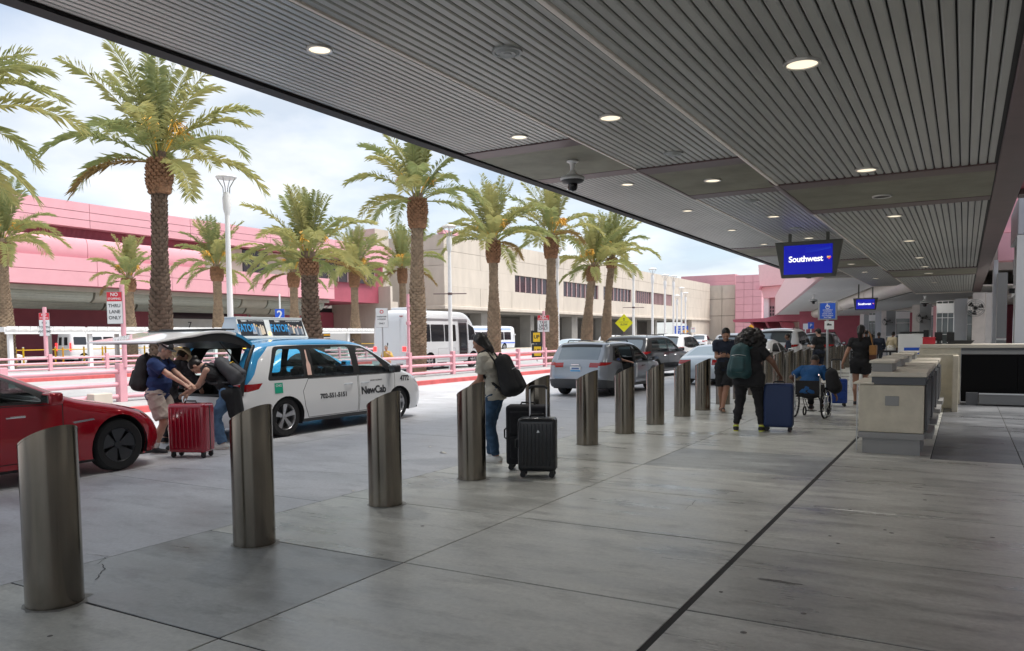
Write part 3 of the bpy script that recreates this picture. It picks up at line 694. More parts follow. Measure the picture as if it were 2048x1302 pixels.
# farther entrance units stepping left, placed at their own distances
def unit(px0, px1, py_top, Y, kind, depth=1.2, z0=0.):
    a = atY(px0, py_top, Y); b = atY(px1, py_top, Y); x0, x1, zt_ = a.x, b.x, (a.z+b.z)/2
    if kind == 'panel': return MB().box(x0, x1, Y, Y+depth, z0, zt_).build('metal_panel', M_met, tf)
    if kind == 'paneld':
        MB().box(x0, x1, Y, Y+depth, 1.45, zt_).build('metal_panel', M_metd, tf); MB().box(x0, x1, Y-.02, Y, 1.38, 1.44).build('rail_band', M_frame, tf); return MB().box(x0, x1, Y, Y+depth, z0, 1.37).build('metal_panel', M_metd, tf)
    if kind == 'stone': return MB().box(x0, x1, Y, Y+depth, z0, zt_).build('stone_panel', M_stone, tf)
    if kind == 'white': return MB().box(x0, x1, Y, Y+depth, z0, zt_).build('white_pier', M_frame, tf)
    if kind == 'pink': return MB().box(x0, x1, Y, Y+depth, z0, zt_).build('pink_wall_panel', M_pink, tf)
    if kind == 'dpink': return MB().box(x0, x1, Y, Y+depth, z0, zt_).build('pink_wall_panel', M_pinkshade, tf)
    if kind.startswith('glass'):
        n_, rws = int(kind[5]), int(kind[6])
        MB().box(x0, x1, Y+.15, Y+depth, z0, zt_).build('glazing', M_gl, tf)
        w_ = (x1-x0)*.035
        fr = MB()
        for k in range(n_+1): xk = x0+(x1-x0)*k/n_; fr.box(xk-w_/2, xk+w_/2, Y, Y+.14, z0, zt_)
        for k in range(rws+1): zk = z0+(zt_-z0)*k/rws; fr.box(x0, x1, Y+.01, Y+.13, zk-w_/2, zk+w_/2)
        MB().box(x0, x1, Y-.05, Y+.1, 2.55, 3.0).build('door_header', M_frame, tf)
        return fr.build('window_frame', M_frame, tf)
for args in [(1996, 2016, 545, 30.5, 'paneld'), (1988, 1997, 520, 31.5, 'panel'), (1972, 1992, 585, 34, 'stone'), (1946, 1974, 585, 36, 'stone'), (1935, 1948, 600, 37.5, 'glass13'),
             (1909, 1936, 597, 38, 'panel'), (1874, 1908, 602, 42, 'glass34'), (1867, 1875, 612, 46, 'pink'), (1863, 1868, 612, 47, 'glass15'), (1840, 1863, 608, 48, 'paneld'), (1825, 1840, 609, 48.5, 'stone'),
             (1820, 1826, 625, 54, 'dpink'), (1792, 1820, 622, 56, 'glass14'), (1773, 1792, 622, 58, 'paneld'), (1763, 1773, 621, 59, 'stone'),
             (1751, 1763, 623, 62, 'panel'), (1738, 1751, 626, 64, 'glass24'), (1728, 1738, 629, 66, 'paneld'), (1720, 1728, 628, 67, 'stone')]:
    unit(*args)
MB().box(.8, 12, 67, 69, -.02, 9).build('pink_wall_panel', M_pinkshade, tf)
# big pink wall seen through the gap between canopy and entrance box
for k, (z0, z1) in enumerate([(5.0, 6.3), (6.35, 7.8), (7.85, 9.4), (9.45, 11.5)]):
    MB().box(1.3, 9, 44+k*.3, 45+k*.3, z0, z1).build('pink_wall_panel', M_pink, tf)
MB().box(1.9, 9, 43.4, 43.95, 4.3, 5.0).build('wall_base_band', M_metd, tf)
# end of terminal: solid mass so that no sky leaks through
MB().box(9.0, 13, -8, 70, -.02, 12).build('terminal_wall', M_wallg, tf)
MB().box(5.0, 7.18, 20.5, 25.4, 0, 3.9).build('side_wall', M_wallg, tf)

# wall fans
def fan(label, px, py, Y, s=1.):
    c = atY(px, py, Y); t = thing('wall_fan', label, 'fan', tuple(c), 0, 'round caged fans on the terminal front')
    cg = MB()
    for rr in (.12, .22, .32, .38):
        pts = [(c.x+s*rr*math.cos(a), c.y-s*.12*(1-(rr/.38)**2)-.05, c.z+s*rr*math.sin(a)) for a in np.linspace(0, 2*math.pi, 25)]
        cg.tube(pts, .012*s, 5, False)
    for k in range(12):
        a = k*math.pi/6; cg.tube([(c.x, c.y-.17*s, c.z), (c.x+s*.38*math.cos(a), c.y-.05, c.z+s*.38*math.sin(a))], .008*s, 4, False)
    cg.build('cage', mat('fan_cage', (.30, .30, .30), .4, metal=.6), t)
    MB().lathe([(.001, -.1), (.08*s, -.09), (.1*s, .0), (.07*s, .14), (.001, .16)], 14, tuple(c), M=Matrix.Rotation(math.pi/2, 3, 'X')).build('motor', M_black, t, smooth=40)
    for k in range(3):
        a = k*2.094; b1 = a+.7
        MB().add([(c.x+.05*s*math.cos(a), c.y-.03, c.z+.05*s*math.sin(a)), (c.x+.34*s*math.cos(a), c.y-.05, c.z+.34*s*math.sin(a)), (c.x+.34*s*math.cos(b1), c.y+.0, c.z+.34*s*math.sin(b1)), (c.x+.05*s*math.cos(b1), c.y-.0, c.z+.05*s*math.sin(b1))], [(0, 1, 2, 3)]).build('blade', M_black, t)
    MB().tube([(c.x, c.y+.1, c.z), (c.x+.45*s, c.y+.25, c.z-.12*s)], .03*s, 6).build('arm', M_black, t)
fan('caged fan with dark motor nearest the glass entrance box', 1951, 616, 35.6, .85)
fan('caged fan on the grey panel left of the tall glazed entrance', 1845, 636, 47.7, .8)
fan('caged fan farthest along the terminal front', 1774, 643, 57.6, .74)
# ================================================================ steel bollards with slanted tops
def bollard_mesh(r=.166, n=40):
    mb = MB(); vs = []
    zt = lambda x: 1.055+.5*x
    for z in (0, 1):
        for j in range(n):
            a = 2*math.pi*j/n; x, y = r*math.cos(a), r*math.sin(a); vs.append((x, y, zt(x)-.006 if z else 0))
    fs = [(j, (j+1) % n, n+(j+1) % n, n+j) for j in range(n)]
    mb.add(vs, fs); return mb.mesh('post', 30)
def bollard_cap(r=.168, n=40):
    mb = MB(); vs = []; zt = lambda x: 1.055+.5*x
    for dz in (-.012, 0):
        for j in range(n):
            a = 2*math.pi*j/n; x, y = r*math.cos(a), r*math.sin(a); vs.append((x, y, zt(x)+dz))
    vs.append((0, 0, zt(0)+.001))
    mb.add(vs, [(j, (j+1) % n, n+(j+1) % n, n+j) for j in range(n)]+[(n+j, n+(j+1) % n, 2*n) for j in range(n)]); return mb.mesh('cap', 30)
_bm = bollard_mesh(); _bm.materials.append(M_steel); _bc = bollard_cap(); _bc.materials.append(M_steel)
ORD = ['first', 'second', 'third', 'fourth', 'fifth', 'sixth', 'seventh', 'eighth', 'ninth', 'tenth', 'eleventh', 'twelfth', 'thirteenth', 'fourteenth', 'fifteenth', 'sixteenth', 'seventeenth', 'eighteenth', 'nineteenth', 'twentieth', 'twenty-first', 'twenty-second', 'twenty-third', 'twenty-fourth', 'twenty-fifth', 'twenty-sixth']
by = [2.79, 4.41, 6.08, 7.67, 9.32, 10.92, 12.45, 13.97, 15.59, 17.04, 18.71]+[18.71+1.6*k for k in range(1, 15)]
M_contact = mat('painted_contact_shade', (.27, .268, .25), .6, var=.45, vscale=14)  # contact shadow round the bollard feet, painted as a mottled darker ring
for k, y in enumerate(by):
    o = bpy.data.objects.new('bollard', _bm); COL.objects.link(o); o.location = (-4.97, y, 0)
    o.rotation_euler = (0, 0, random.uniform(-.06, .06))
    tag(o, ORD[k]+' slant-topped steel bollard counted from the camera along the road edge', 'bollard', 'slanted steel bollards between pavement and road')
    obj('cap', _bc, None, o)
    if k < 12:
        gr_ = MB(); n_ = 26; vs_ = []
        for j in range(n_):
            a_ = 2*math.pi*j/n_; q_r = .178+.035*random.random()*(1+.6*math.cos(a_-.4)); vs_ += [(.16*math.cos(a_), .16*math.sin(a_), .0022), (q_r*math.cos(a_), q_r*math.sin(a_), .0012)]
        gr_.add(vs_, [(2*j, 2*j+1, 2*((j+1) % n_)+1, 2*((j+1) % n_)) for j in range(n_)]); gr_.build('contact_shade_ring', M_contact, o, world=False)

# ================================================================ palms
M_trunk = mat('palm_trunk', (.29, .215, .145), .9, var=.35, vscale=4, bump=.3, bscale=25)
M_trunkd = mat('dark_palm_trunk', (.15, .105, .075), .9, var=.4, vscale=4, bump=.3, bscale=25)
M_boot = mat('palm_boot', (.26, .14, .078), .9, var=.4, vscale=6, bump=.3, bscale=25)
M_stalk = mat('date_stalk', (.72, .40, .05), .6, var=.15)
def leaf_mat(name, c0, c1):
    m = bpy.data.materials.new(name); m.use_nodes = True; nn, ll = nt(m); b = nn['Principled BSDF']; out = nn['Material Output']
    g_ = nn.new('ShaderNodeTexCoord'); n_ = nn.new('ShaderNodeTexNoise'); n_.inputs['Scale'].default_value = 2.2; n_.inputs['Detail'].default_value = 3
    ll.new(g_.outputs['Object'], n_.inputs['Vector'])
    oi = nn.new('ShaderNodeObjectInfo'); ad = nn.new('ShaderNodeMath'); ad.operation = 'MULTIPLY_ADD'; ad.inputs[1].default_value = .5; ll.new(oi.outputs['Random'], ad.inputs[0]); ll.new(n_.outputs[0], ad.inputs[2])
    rp = nn.new('ShaderNodeValToRGB'); rp.color_ramp.elements[0].position = .45; rp.color_ramp.elements[1].position = 1.0
    rp.color_ramp.elements[0].color = (*c0, 1); rp.color_ramp.elements[1].color = (*c1, 1); ll.new(ad.outputs[0], rp.inputs[0])
    ll.new(rp.outputs[0], b.inputs['Base Color']); b.inputs['Roughness'].default_value = .5
    tr = nn.new('ShaderNodeBsdfTranslucent'); ll.new(rp.outputs[0], tr.inputs[0])
    mi = nn.new('ShaderNodeMixShader'); mi.inputs[0].default_value = .58; ll.new(b.outputs[0], mi.inputs[1]); ll.new(tr.outputs[0], mi.inputs[2]); ll.new(mi.outputs[0], out.inputs[0])
    return m
M_leaf = leaf_mat('palm_leaf', (.37, .42, .19), (.56, .53, .24))
M_leafdry = leaf_mat('palm_leaf_dry', (.32, .22, .08), (.36, .26, .10))
def frond_mesh(el0, droop, L, seed, dens=66):
    rg = random.Random(seed); mb = MB()
    N_ = 26; pts = []; p = Vector((0, 0, 0)); side = rg.uniform(-.25, .25)
    for i in range(N_+1):
        t = i/N_; el = el0-droop*t**1.5; ya = side*t
        pts.append(p.copy()); p = p+Vector((math.cos(el)*math.cos(ya), math.cos(el)*math.sin(ya), math.sin(el)))*(L/N_)
    mb.tube(pts, [.028*(1-.85*i/N_) for i in range(N_+1)], 5, True, 0)
    for i in range(dens):
        t = .16+.83*i/(dens-1); f = t*N_; k = min(int(f), N_-1); q = pts[k].lerp(pts[k+1], f-k)
        d = (pts[min(k+1, N_)]-pts[max(k-1, 0)]).normalized(); sd_ = d.cross(Vector((0, 0, 1)))
        sd_ = sd_.normalized() if sd_.length > .05 else Vector((0, 1, 0)); up = sd_.cross(d)
        ll_ = (.20+.36*math.sin(math.pi*min(1, (t-.08)*1.02))**.7)*L/3.2*rg.uniform(.85, 1.12)
        for s_ in (-1, 1):
            fwd = .42+.55*t+rg.uniform(-.2, .2); lift = .45+rg.uniform(-.45, .3)
            v = (sd_*s_+d*fwd+up*lift).normalized(); w = d.cross(v).normalized()*.0+ (d-v*d.dot(v)).normalized()*.0092*rg.uniform(.75, 1.25)
            m_ = q+v*ll_*.5; e = q+v*ll_+Vector((0, 0, -.10*ll_/.4*rg.uniform(.6, 1.5)))
            mb.add([q, m_-w, e, m_+w], [(0, 1, 2), (0, 2, 3)], 0)
    return mb.mesh('frond')
_fr = {}
def fronds(L):
    if L not in _fr:
        _fr[L] = [(frond_mesh(R(e), R(dr), L*s, 11*i+int(L*10), 60), e) for i, (e, dr, s) in enumerate([(87, 14, .96), (80, 26, 1), (73, 38, 1.03), (64, 56, 1.05), (54, 74, 1.05), (44, 86, 1.04), (32, 90, 1.0), (18, 80, .95), (-4, 60, .84)])]
    return _fr[L]
def palm(label, x, y, zb, r, boot_h, L, nf, seed, lean=0., group='date palms on the road islands', boot=True, boot_r=1.55, z0=.14, tm=None):
    tm = tm or M_trunk
    rg = random.Random(seed); t = thing('palm_tree', label, 'palm', (x, y, z0), 0, group); zb = zb-z0
    def axis(z): u = z/zb; return Vector((lean*u*u, lean*.3*u, z))
    def rad(z):
        u = z/zb; q = min(1., max(0., (.66-u)/.36)); q = q*q*(3-2*q); return r*(1+.55*q-.10*max(0., (.2-u)/.2)+.035*math.sin(u*11+seed))
    core = MB(); ring = 14; zs = np.linspace(0, zb+.35, 26); vs = []
    for z in zs:
        for j in range(ring):
            a = 2*math.pi*j/ring; vs.append(axis(z)+Vector((math.cos(a), math.sin(a), 0))*rad(min(z, zb))*.93)
    core.add(vs, [(i*ring+j, i*ring+(j+1) % ring, (i+1)*ring+(j+1) % ring, (i+1)*ring+j) for i in range(len(zs)-1) for j in range(ring)])
    tr = core.build('trunk', tm, t, smooth=60, world=False)
    def scales(z_lo, z_hi, rowh, prot, radf, m_, nm, per, par, jag=.25):
        mb = MB(); z = z_lo; k = 0
        while z < z_hi:
            n = per
            for j in range(n):
                a0 = 2*math.pi*(j+(k % 2)*.5+rg.uniform(-.08, .08))/n; da = math.pi/n*.92; rr = radf(z); zz_ = z+rg.uniform(-1, 1)*rowh*.15; pr_ = prot*rg.uniform(.6, 1.35); hh = rowh*rg.uniform(1.0, 1.35)
                c = axis(z); P = lambda a, q, z__: Vector((c.x+math.cos(a)*q, c.y+math.sin(a)*q, z__))
                lo = [P(a0-da, rr*.97, zz_), P(a0+da, rr*.97, zz_)]; mid = [P(a0-da*.9, rr+pr_*.8, zz_+hh*.55), P(a0+da*.9, rr+pr_*.8, zz_+hh*.55)]; up = [P(a0-da*.55, rr+pr_, zz_+hh), P(a0+da*.55, rr+pr_, zz_+hh)]; inn = [P(a0-da*.5, rr*.9, zz_+hh*.9), P(a0+da*.5, rr*.9, zz_+hh*.9)]
                mb.add(lo+mid+up+inn, [(0, 1, 3, 2), (2, 3, 5, 4), (4, 5, 7, 6), (0, 2, 4, 6), (1, 7, 5, 3)])
            z += rowh; k += 1
        o = mb.build(nm, m_, par, world=False); tag(o, kind='stuff'); return o
    per = max(9, int(2*math.pi*r/.17))
    scales(.0, zb-boot_h, .105, .036*r/.28, rad, tm, 'leaf_scar', per, tr)
    br = lambda z: r*boot_r*(.86+.2*math.sin(math.pi*min(1, max(0, (z-(zb-boot_h))/boot_h))*.85))
    if boot:
        bo = MB().lathe([(r*.8, zb-boot_h), (r*boot_r*.92, zb-boot_h+.04), (r*boot_r, zb-boot_h*.5), (r*boot_r*.9, zb), (r*.5, zb+.25)], 14, (axis(zb).x, axis(zb).y, 0), cap0=True, cap1=True).build('boot', M_boot, t, smooth=50, world=False)
        scales(zb-boot_h, zb+.08, .085, .05, br, M_boot, 'leaf_stub', 15, bo)
    base = axis(zb)
    fl = fronds(L)
    order = []
    for i in range(nf):
        u = (i+.5)/nf; order.append(min(8, int(u**1.15*9)))
    for i, idx in enumerate(order):
        me, e = fl[min(8, max(0, idx+rg.choice((-1, 0, 0, 1))))]
        dry = (idx == 8 and rg.random() < .35)
        o = obj('frond', me, None, t)
        if not me.materials: me.materials.append(M_leaf)
        if dry: o.material_slots[0].link = 'OBJECT'; o.material_slots[0].material = M_leafdry
        az = i*2.39996+rg.uniform(-.3, .3); s_ = rg.uniform(.9, 1.1)
        off_ = r*.75*min(1, idx/6)
        o.location = base+Vector((math.cos(az)*off_, math.sin(az)*off_, .28-.03*idx)); o.rotation_euler = (rg.uniform(-.18, .18), rg.uniform(-.07, .07), az); o.scale = (s_, s_, s_)
    for k in range(5):
        az = rg.uniform(0, 6.28); mb = MB(); q0 = base+Vector((math.cos(az)*.15, math.sin(az)*.15, .3)); ln = L*.32
        tip = q0+Vector((math.cos(az)*ln*.45, math.sin(az)*ln*.45, ln*.75)); mb.tube([q0, q0.lerp(tip, .6)+Vector((0, 0, .1)), tip], .022, 5)
        for j in range(34):
            dv = Vector((math.cos(az)*.35+rg.uniform(-.45, .45), math.sin(az)*.35+rg.uniform(-.45, .45), rg.uniform(-.55, .35)))*ln*.5
            m_ = tip+dv*.5+Vector((0, 0, .05)); mb.tube([tip, m_, tip+dv+Vector((0, 0, -.08))], .011, 3, False)
        mb.build('fruit_stalk', M_stalk, t, world=False)
    return t
PG1 = 'row of date palms on the first island'; PG2 = 'row of date palms on the second island'
L1 = [('tall dark-trunked palm rising behind the open taxi tailgate and the man in the cap', 318, 318, 332, .195, .80, 2.9, 29, .15),
      ('broad dark-trunked palm rising directly behind the taxi roof sign', 622, 622, 524, .26, .5, 2.3, 30, -.05),
      ('tallest slender palm between the taxi and the waiting woman', 833, 833, 406, .235, 1.05, 3.0, 31, .12),
      ('palm behind the head of the waiting woman with backpack', 988, 988, 488, .205, .9, 2.85, 29, 0.),
      ('palm behind the red-topped sign left of the grey SUV', 1103, 1103, 480, .23, 1.0, 2.9, 29, .0),
      ('leaning palm over the grey SUV roof, left one of a leaning pair', 1172, 1176, 538, .215, .75, 2.7, 28, .45),
      ('last tall palm of the row, left of the yellow diamond sign', 1210, 1217, 522, .205, .5, 2.9, 29, .4)]
ysolve = {318: 14.05, 622: 19.87, 833: 25.82, 988: 31.88, 1103: 37.85, 1172: 42.3, 1210: 45.2}
for i, (lab, pb_, pc, yc_, r_, bh, L_, nf, ln) in enumerate(L1):
    y_ = ysolve[pb_]; z_ = atX(pc, yc_, -19.3).z
    palm(lab, -19.3, y_, z_, r_, bh, L_, nf, 31+i, ln, PG1, boot=(i != 1) or True, boot_r=1.55 if i != 1 else 1.12, tm=M_trunkd if i < 2 else None)
L2_ = [('palm at the left edge of the photo, in front of the pink terminal', 8, 490, .30, 1.1, 3.5, 31, 24.3), ('small palm behind the no stopping sign, crown against the pink wall', 258, 562, .27, .7, 2.6, 27, 32.0),
       ('palm standing just left of the white lamp post', 437, 538, .28, .9, 3.4, 30, 39.0), ('palm half hidden behind the shaggy palm and blue number sign', 588, 548, .29, 1.1, 3.2, 29, 46.5),
       ('palm in front of the concrete stairs with pink handrails', 710, 548, .29, 1.2, 3.9, 30, 53.8), ('palm behind the tallest slender palm, against the concrete wall', 806, 540, .29, 1.3, 4.2, 31, 60.7)]
for i, (lab, pc, yc_, r_, bh, L_, nf, y_) in enumerate(L2_):
    palm(lab, -47., y_, atX(pc, yc_, -47.).z, r_, bh, L_, nf, 71+i, 0, PG2)
palm('palm cut by the left edge of the photo, only its long fronds showing', -19.3, 8.2, 5.9, .2, .9, 3.2, 42, 99, 0, PG1)

# ================================================================ pink rail fences
def rail_fence(label, x, posts, zs, y0, y1, pr_=.085, rr=.06, ph=1.0, z0=.14):
    t = thing('rail_fence', label, 'fence', (x, (y0+y1)/2, z0), 0, 'pink pipe rail fences on the islands')
    for i, y in enumerate(posts):
        MB().box(x-pr_, x+pr_, y-pr_, y+pr_, z0, z0+ph).build('post', M_pinkrail, t, bevel=.012, bseg=1)
    for z in zs:
        ps = [y0]+list(posts)+[y1]
        for a, b in zip(ps[:-1], ps[1:]):
            if b-a > .3: MB().tube([(x, a+pr_-.004, z), (x, b-pr_+.004, z)], rr, 10).build('rail', M_pinkrail, t, smooth=40)
    return t
rail_fence('pink pipe rail fence along the first island behind the taxi', -18.2, [3.7, 6.5, 9.3, 12.09, 14.95, 17.8, 20.75, 23.82, 26.75, 29.5, 32.2, 34.93, 37.8, 40.6, 43.4], [.28, .58, .90], 1., 46.0, ph=.96)
rail_fence('pink pipe rail fence along the second island by the shelter', -41.4, [14.2, 17.3, 20.4, 23.55, 26.69, 29.8, 32.9, 36.1, 39.2, 42.4, 45.5, 48.6, 51.8], [.24, .52, .80], 12., 54.0, pr_=.09, rr=.06, ph=.86)
bb = thing('concrete_block', 'small square concrete block at the foot of the sign post', 'block', (-18.0, 11.35, .145))
MB().box(-18.15, -17.85, 11.15, 11.62, .145, .40).build('block', M_conc, bb, bevel=.02)

# ================================================================ signs
M_signw = mat('sign_white', (.74, .75, .75), .4); M_signr = mat('sign_red', (.62, .03, .05), .4); M_signb = mat('sign_blue', (.02, .10, .58), .4); M_signy = mat('sign_yellow', (.80, .78, .02), .4, emit=.0); M_signo = mat('sign_orange', (.85, .42, .03), .4)
M_ink = mat('sign_ink', (.05, .06, .06), .5)
M_signback = mat('sign_back', (.35, .35, .35), .4, metal=.6)
def sign(name, label, cat, x, y, z0, w, h, rz, plates, pole=None, group=None, pole_m=None, pole_r=.045, pole_x=0., base=0.):
    # plates: (x0,x1,z0,z1,material) relative; then lettering (string,size,x,z,material)
    t = thing(name, label, cat, (x, y, base), rz, group)
    if pole: MB().tube([(pole_x, .05, 0), (pole_x, .05, pole-base)], pole_r, 10).build('pole', pole_m or M_alu, t, smooth=40, world=False)
    MB().box(-w/2, w/2, -.008, .008, z0-base, z0+h-base).build('backing', M_signback, t, world=False)
    for p in plates:
        if isinstance(p[0], str):
            text(p[0], p[1], p[4], t, (p[2], -.0165, p[3]-base), (math.pi/2, 0, 0), bold=p[1]*.018, depth=.001)
        else: MB().box(p[0], p[1], -.014, -.0085, p[2]-base, p[3]-base).build('panel', p[4], t, world=False)
    return t
def nostop(label, x, y, z0, w, h, rz, pole, lines=('THRU', 'LANE', 'ONLY'), full=True, **k):
    pl = [(-w/2+.012, w/2-.012, z0+h*.70, z0+h-.012, M_signr), (-w/2+.012, w/2-.012, z0+.012, z0+h*.695, M_signw)]
    if full:
        pl += [('NO', w*.30, 0, z0+h*.905, M_signw), ('STOPPING', w*.175, 0, z0+h*.775, M_signw)]
        for i, s_ in enumerate(lines): pl.append((s_, w*.29, 0, z0+h*(.56-.185*i), M_ink))
    return sign('road_sign', label, 'sign', x, y, z0, w, h, rz, pl, pole, 'red and white no stopping signs', M_pinkrail, **k)
_q = atX(231, 648, -18.25); nostop('red and white NO STOPPING THRU LANE ONLY sign nearest the camera', -18.25, _q.y, _q.z, .40, .80, R(28), 3.05, pole_x=.17, pole_r=.06, base=1.)
MB().box(-18.30, -18.10, 11.99, 12.19, .14, 1.10).build('sign_post_base', M_pinkrail, bpy.data.objects['rail_fence'], bevel=.012, bseg=1)
q = atX(90, 672, -41.4); nostop('small faded NO STOPPING sign above the second rail fence', -41.4, q.y, q.z, .56, 1.2, R(28), q.z+1.5, ('NO', 'STOPPING', 'ANYTIME'), pole_r=.1, base=.9)
q = atX(1088, 664, -18.2); nostop('NO STOPPING sign on a pink post left of the grey SUV', -18.2, 34.8, q.z, .62, .84, R(10), q.z+1.05, ('TAXI', 'LANE', 'ONLY'), pole_r=.07, base=.9)
q = atX(819, 610, -18.2); pp_ = thing('pink_post', 'tall thin pink post beside the tallest slender palm', 'post', (-18.2, 23.82, 1.1))
MB().tube([(-18.2, 23.82, 1.1), (-18.2, 23.82, 3.3)], .055, 10).build('pole', M_pinkrail, pp_, smooth=40); MB().tube([(-18.2, 23.82, 2.15), (-18.2, 23.82, 2.27)], .09, 10).build('clamp', M_pinkrail, pp_, smooth=40); MB().tube([(-18.2, 23.82, 2.82), (-18.2, 23.82, 2.9)], .08, 10).build('clamp', M_pinkrail, pp_, smooth=40)
q = atX(764, 655, -20.2); sign('road_sign', 'small white prohibition sign in front of the white shuttle bus rear', 'sign', -20.2, q.y, q.z, .50, .78, R(25), [(-.24, .24, q.z+.01, q.z+.77, M_signw), ('PASSENGER', .075, 0, q.z+.43, M_ink), ('LOADING', .075, 0, q.z+.33, M_ink), ('ONLY', .09, 0, q.z+.16, M_ink), ('O', .20, 0, q.z+.62, M_signr)], q.z+.75, pole_r=.03, base=.14)
q = atX(560, 644, -38.); sign('number_sign', 'square blue sign with a white number two behind the taxi roof', 'sign', -38., q.y, q.z, .62, .84, R(28), [(-.30, .30, q.z+.01, q.z+.83, M_signb), ('2', .78, 0, q.z+.42, M_signw)], q.z+1.8, pole_r=.05, base=.14, pole_m=M_white)
q = atX(1248, 646, -19.0)
t = thing('warning_sign', 'yellow diamond warning sign between palms and black SUV', 'sign', (-19.0, q.y, .14), R(12))
w_ = .58; MB().prism([(-w_, 0), (0, -w_), (w_, 0), (0, w_)], 'y', -.01, .01).build('panel', M_signy, t, world=False).location = (0, 0, q.z-.14)
MB().tube([(0, .05, 0), (0, .05, q.z-.1)], .05, 8).build('pole', M_brown, t, world=False)
dm = MB()
dm.box(-.05, .05, -.014, -.0105, .16, .2); dm.prism([(-.06, .24), (.06, .24), (0, .34)], 'y', -.014, -.0105); dm.box(-.3, .3, -.014, -.0105, .055, .075)
dm.build('walking_symbol', M_ink, t, world=False).location = (0, 0, q.z-.14)
text('SLOW', .16, M_ink, t, (0, -.0125, q.z-.24), (math.pi/2, 0, 0), depth=.001, bold=.003)
# accessible drop-off sign on the pavement edge
q = atY(1655, 640, 30.5)
t = thing('accessible_sign', 'blue accessible parking sign on a grey post beside the man in black', 'sign', (q.x, 30.5, 0), R(6))
MB().tube([(0, .06, 0), (0, .06, q.z)], .045, 10).build('pole', M_alu, t, world=False, smooth=40)
MB().box(-.33, .33, -.012, .03, q.z, q.z+.66).build('backing', M_signback, t, world=False, bevel=.03)
MB().box(-.26, .26, -.018, -.0125, q.z+.05, q.z+.61).build('panel', M_signb, t, world=False)
wc = MB(); wc.lathe([(.055, -.002), (.055, .002), (.075, .002), (.075, -.002), (.055, -.002)], 20, (0, -.021, q.z+.47), M=Matrix.Rotation(math.pi/2, 3, 'X')); wc.box(-.03, .0, -.022, -.019, q.z+.48, q.z+.56); wc.box(-.03, .05, -.022, -.019, q.z+.47, q.z+.49); wc.lathe([(.001, 0), (.018, 0)], 10, (-.015, -.021, q.z+.575), M=Matrix.Rotation(math.pi/2, 3, 'X'))
wc.build('wheelchair_symbol', M_signw, t, world=False)
for i, s_ in enumerate(('ACCESSIBLE', 'LOADING', 'ZONE ONLY', 'NO PARKING', 'ANYTIME')): text(s_, .062, M_signw, t, (0, -.021, q.z+.36-.068*i), (math.pi/2, 0, 0), depth=.001, bold=.001)
MB().box(-.10, .22, -.012, -.0, q.z-.34, q.z-.04).build('tow_away_panel', M_signw, t, world=False)
tw = MB(); tw.box(-.02, .14, -.016, -.0125, q.z-.2, q.z-.15); tw.box(.0, .06, -.016, -.0125, q.z-.149, q.z-.12); tw.build('tow_symbol', M_ink, t, world=False)
def simple_sign(label, px, py, Y, w, h, m, cat='sign', pole=True, rz=.1, txt=None, group=None, diamond=False):
    q = atY(px, py, Y); t = thing('far_sign', label, cat, (q.x, Y, 0), rz, group)
    if pole: MB().tube([(0, .06, 0), (0, .06, q.z)], .05, 6).build('pole', M_white, t, world=False)
    if diamond: MB().prism([(-w/2, 0), (0, -h/2), (w/2, 0), (0, h/2)], 'y', -.01, .02).build('panel', m, t, world=False).location = (0, 0, q.z)
    else: MB().box(-w/2, w/2, -.01, .02, q.z-h/2, q.z+h/2).build('panel', m, t, world=False)
    for (s_, sz, dz, mm) in (txt or []): text(s_, sz, mm, t, (0, -.012, q.z+dz), (math.pi/2, 0, 0), depth=.001, bold=sz*.02)
    return t
FG = 'small signs far along the lanes'
simple_sign('blue directional sign at the far end of the lanes', 1362, 660, 95, 1.75, 1.0, M_signb, txt=[('Baggage', .3, .28, M_signw), ('Parking', .3, -.05, M_signw), ('Exit', .3, -.36, M_signw)], group=FG)
simple_sign('small orange diamond sign in front of the blue directional sign', 1371, 663, 90, .72, .80, M_signo, group=FG, diamond=True)
simple_sign('white and pink sign right of the blue directional sign', 1386, 660, 92, .55, .6, M_signw, txt=[('NO', .2, .16, M_signr)], group=FG)
simple_sign('blue sign under the bracketed pink awning', 1622, 651, 60, .40, .46, M_signb, txt=[('P', .3, 0, M_signw)], group=FG)
simple_sign('white notice left of the blue sign under the pink awning', 1611, 653, 60.5, .34, .42, M_signw, group=FG)
simple_sign('orange diamond sign above the curly hair of the woman', 1502, 654, 70, .5, .5, M_signo, group=FG, diamond=True)
simple_sign('small pink no stopping plate on a far lamp post', 1176+4, 655, 88, .55, .9, M_signw, txt=[('NO', .3, .2, M_signr)], group=FG)
for i, (px, py, lab) in enumerate([(1072, 674, 'upper black and yellow ride pickup banner left of the grey SUV'), (1074, 702, 'lower black and yellow ride pickup banner left of the grey SUV')]):
    Y_ = 48.-i*1.5; q = atY(px, py, Y_); t = thing('pickup_banner', lab, 'banner', (q.x, Y_, 0), R(10), 'black and yellow pickup banners')
    MB().box(-.36, .36, -.02, .02, q.z-.45, q.z+.45).build('panel', M_black, t, world=False)
    MB().box(-.20, .30, -.03, -.021, q.z-.33, q.z+.3).build('yellow_field', M_gold, t, world=False)
    MB().tube([(0, .05, 0), (0, .05, q.z)], .04, 6).build('pole', M_alu, t, world=False)
    text('UP', .34, M_black, t, (.05, -.032, q.z), (math.pi/2, 0, R(0)), depth=.001, bold=.01)

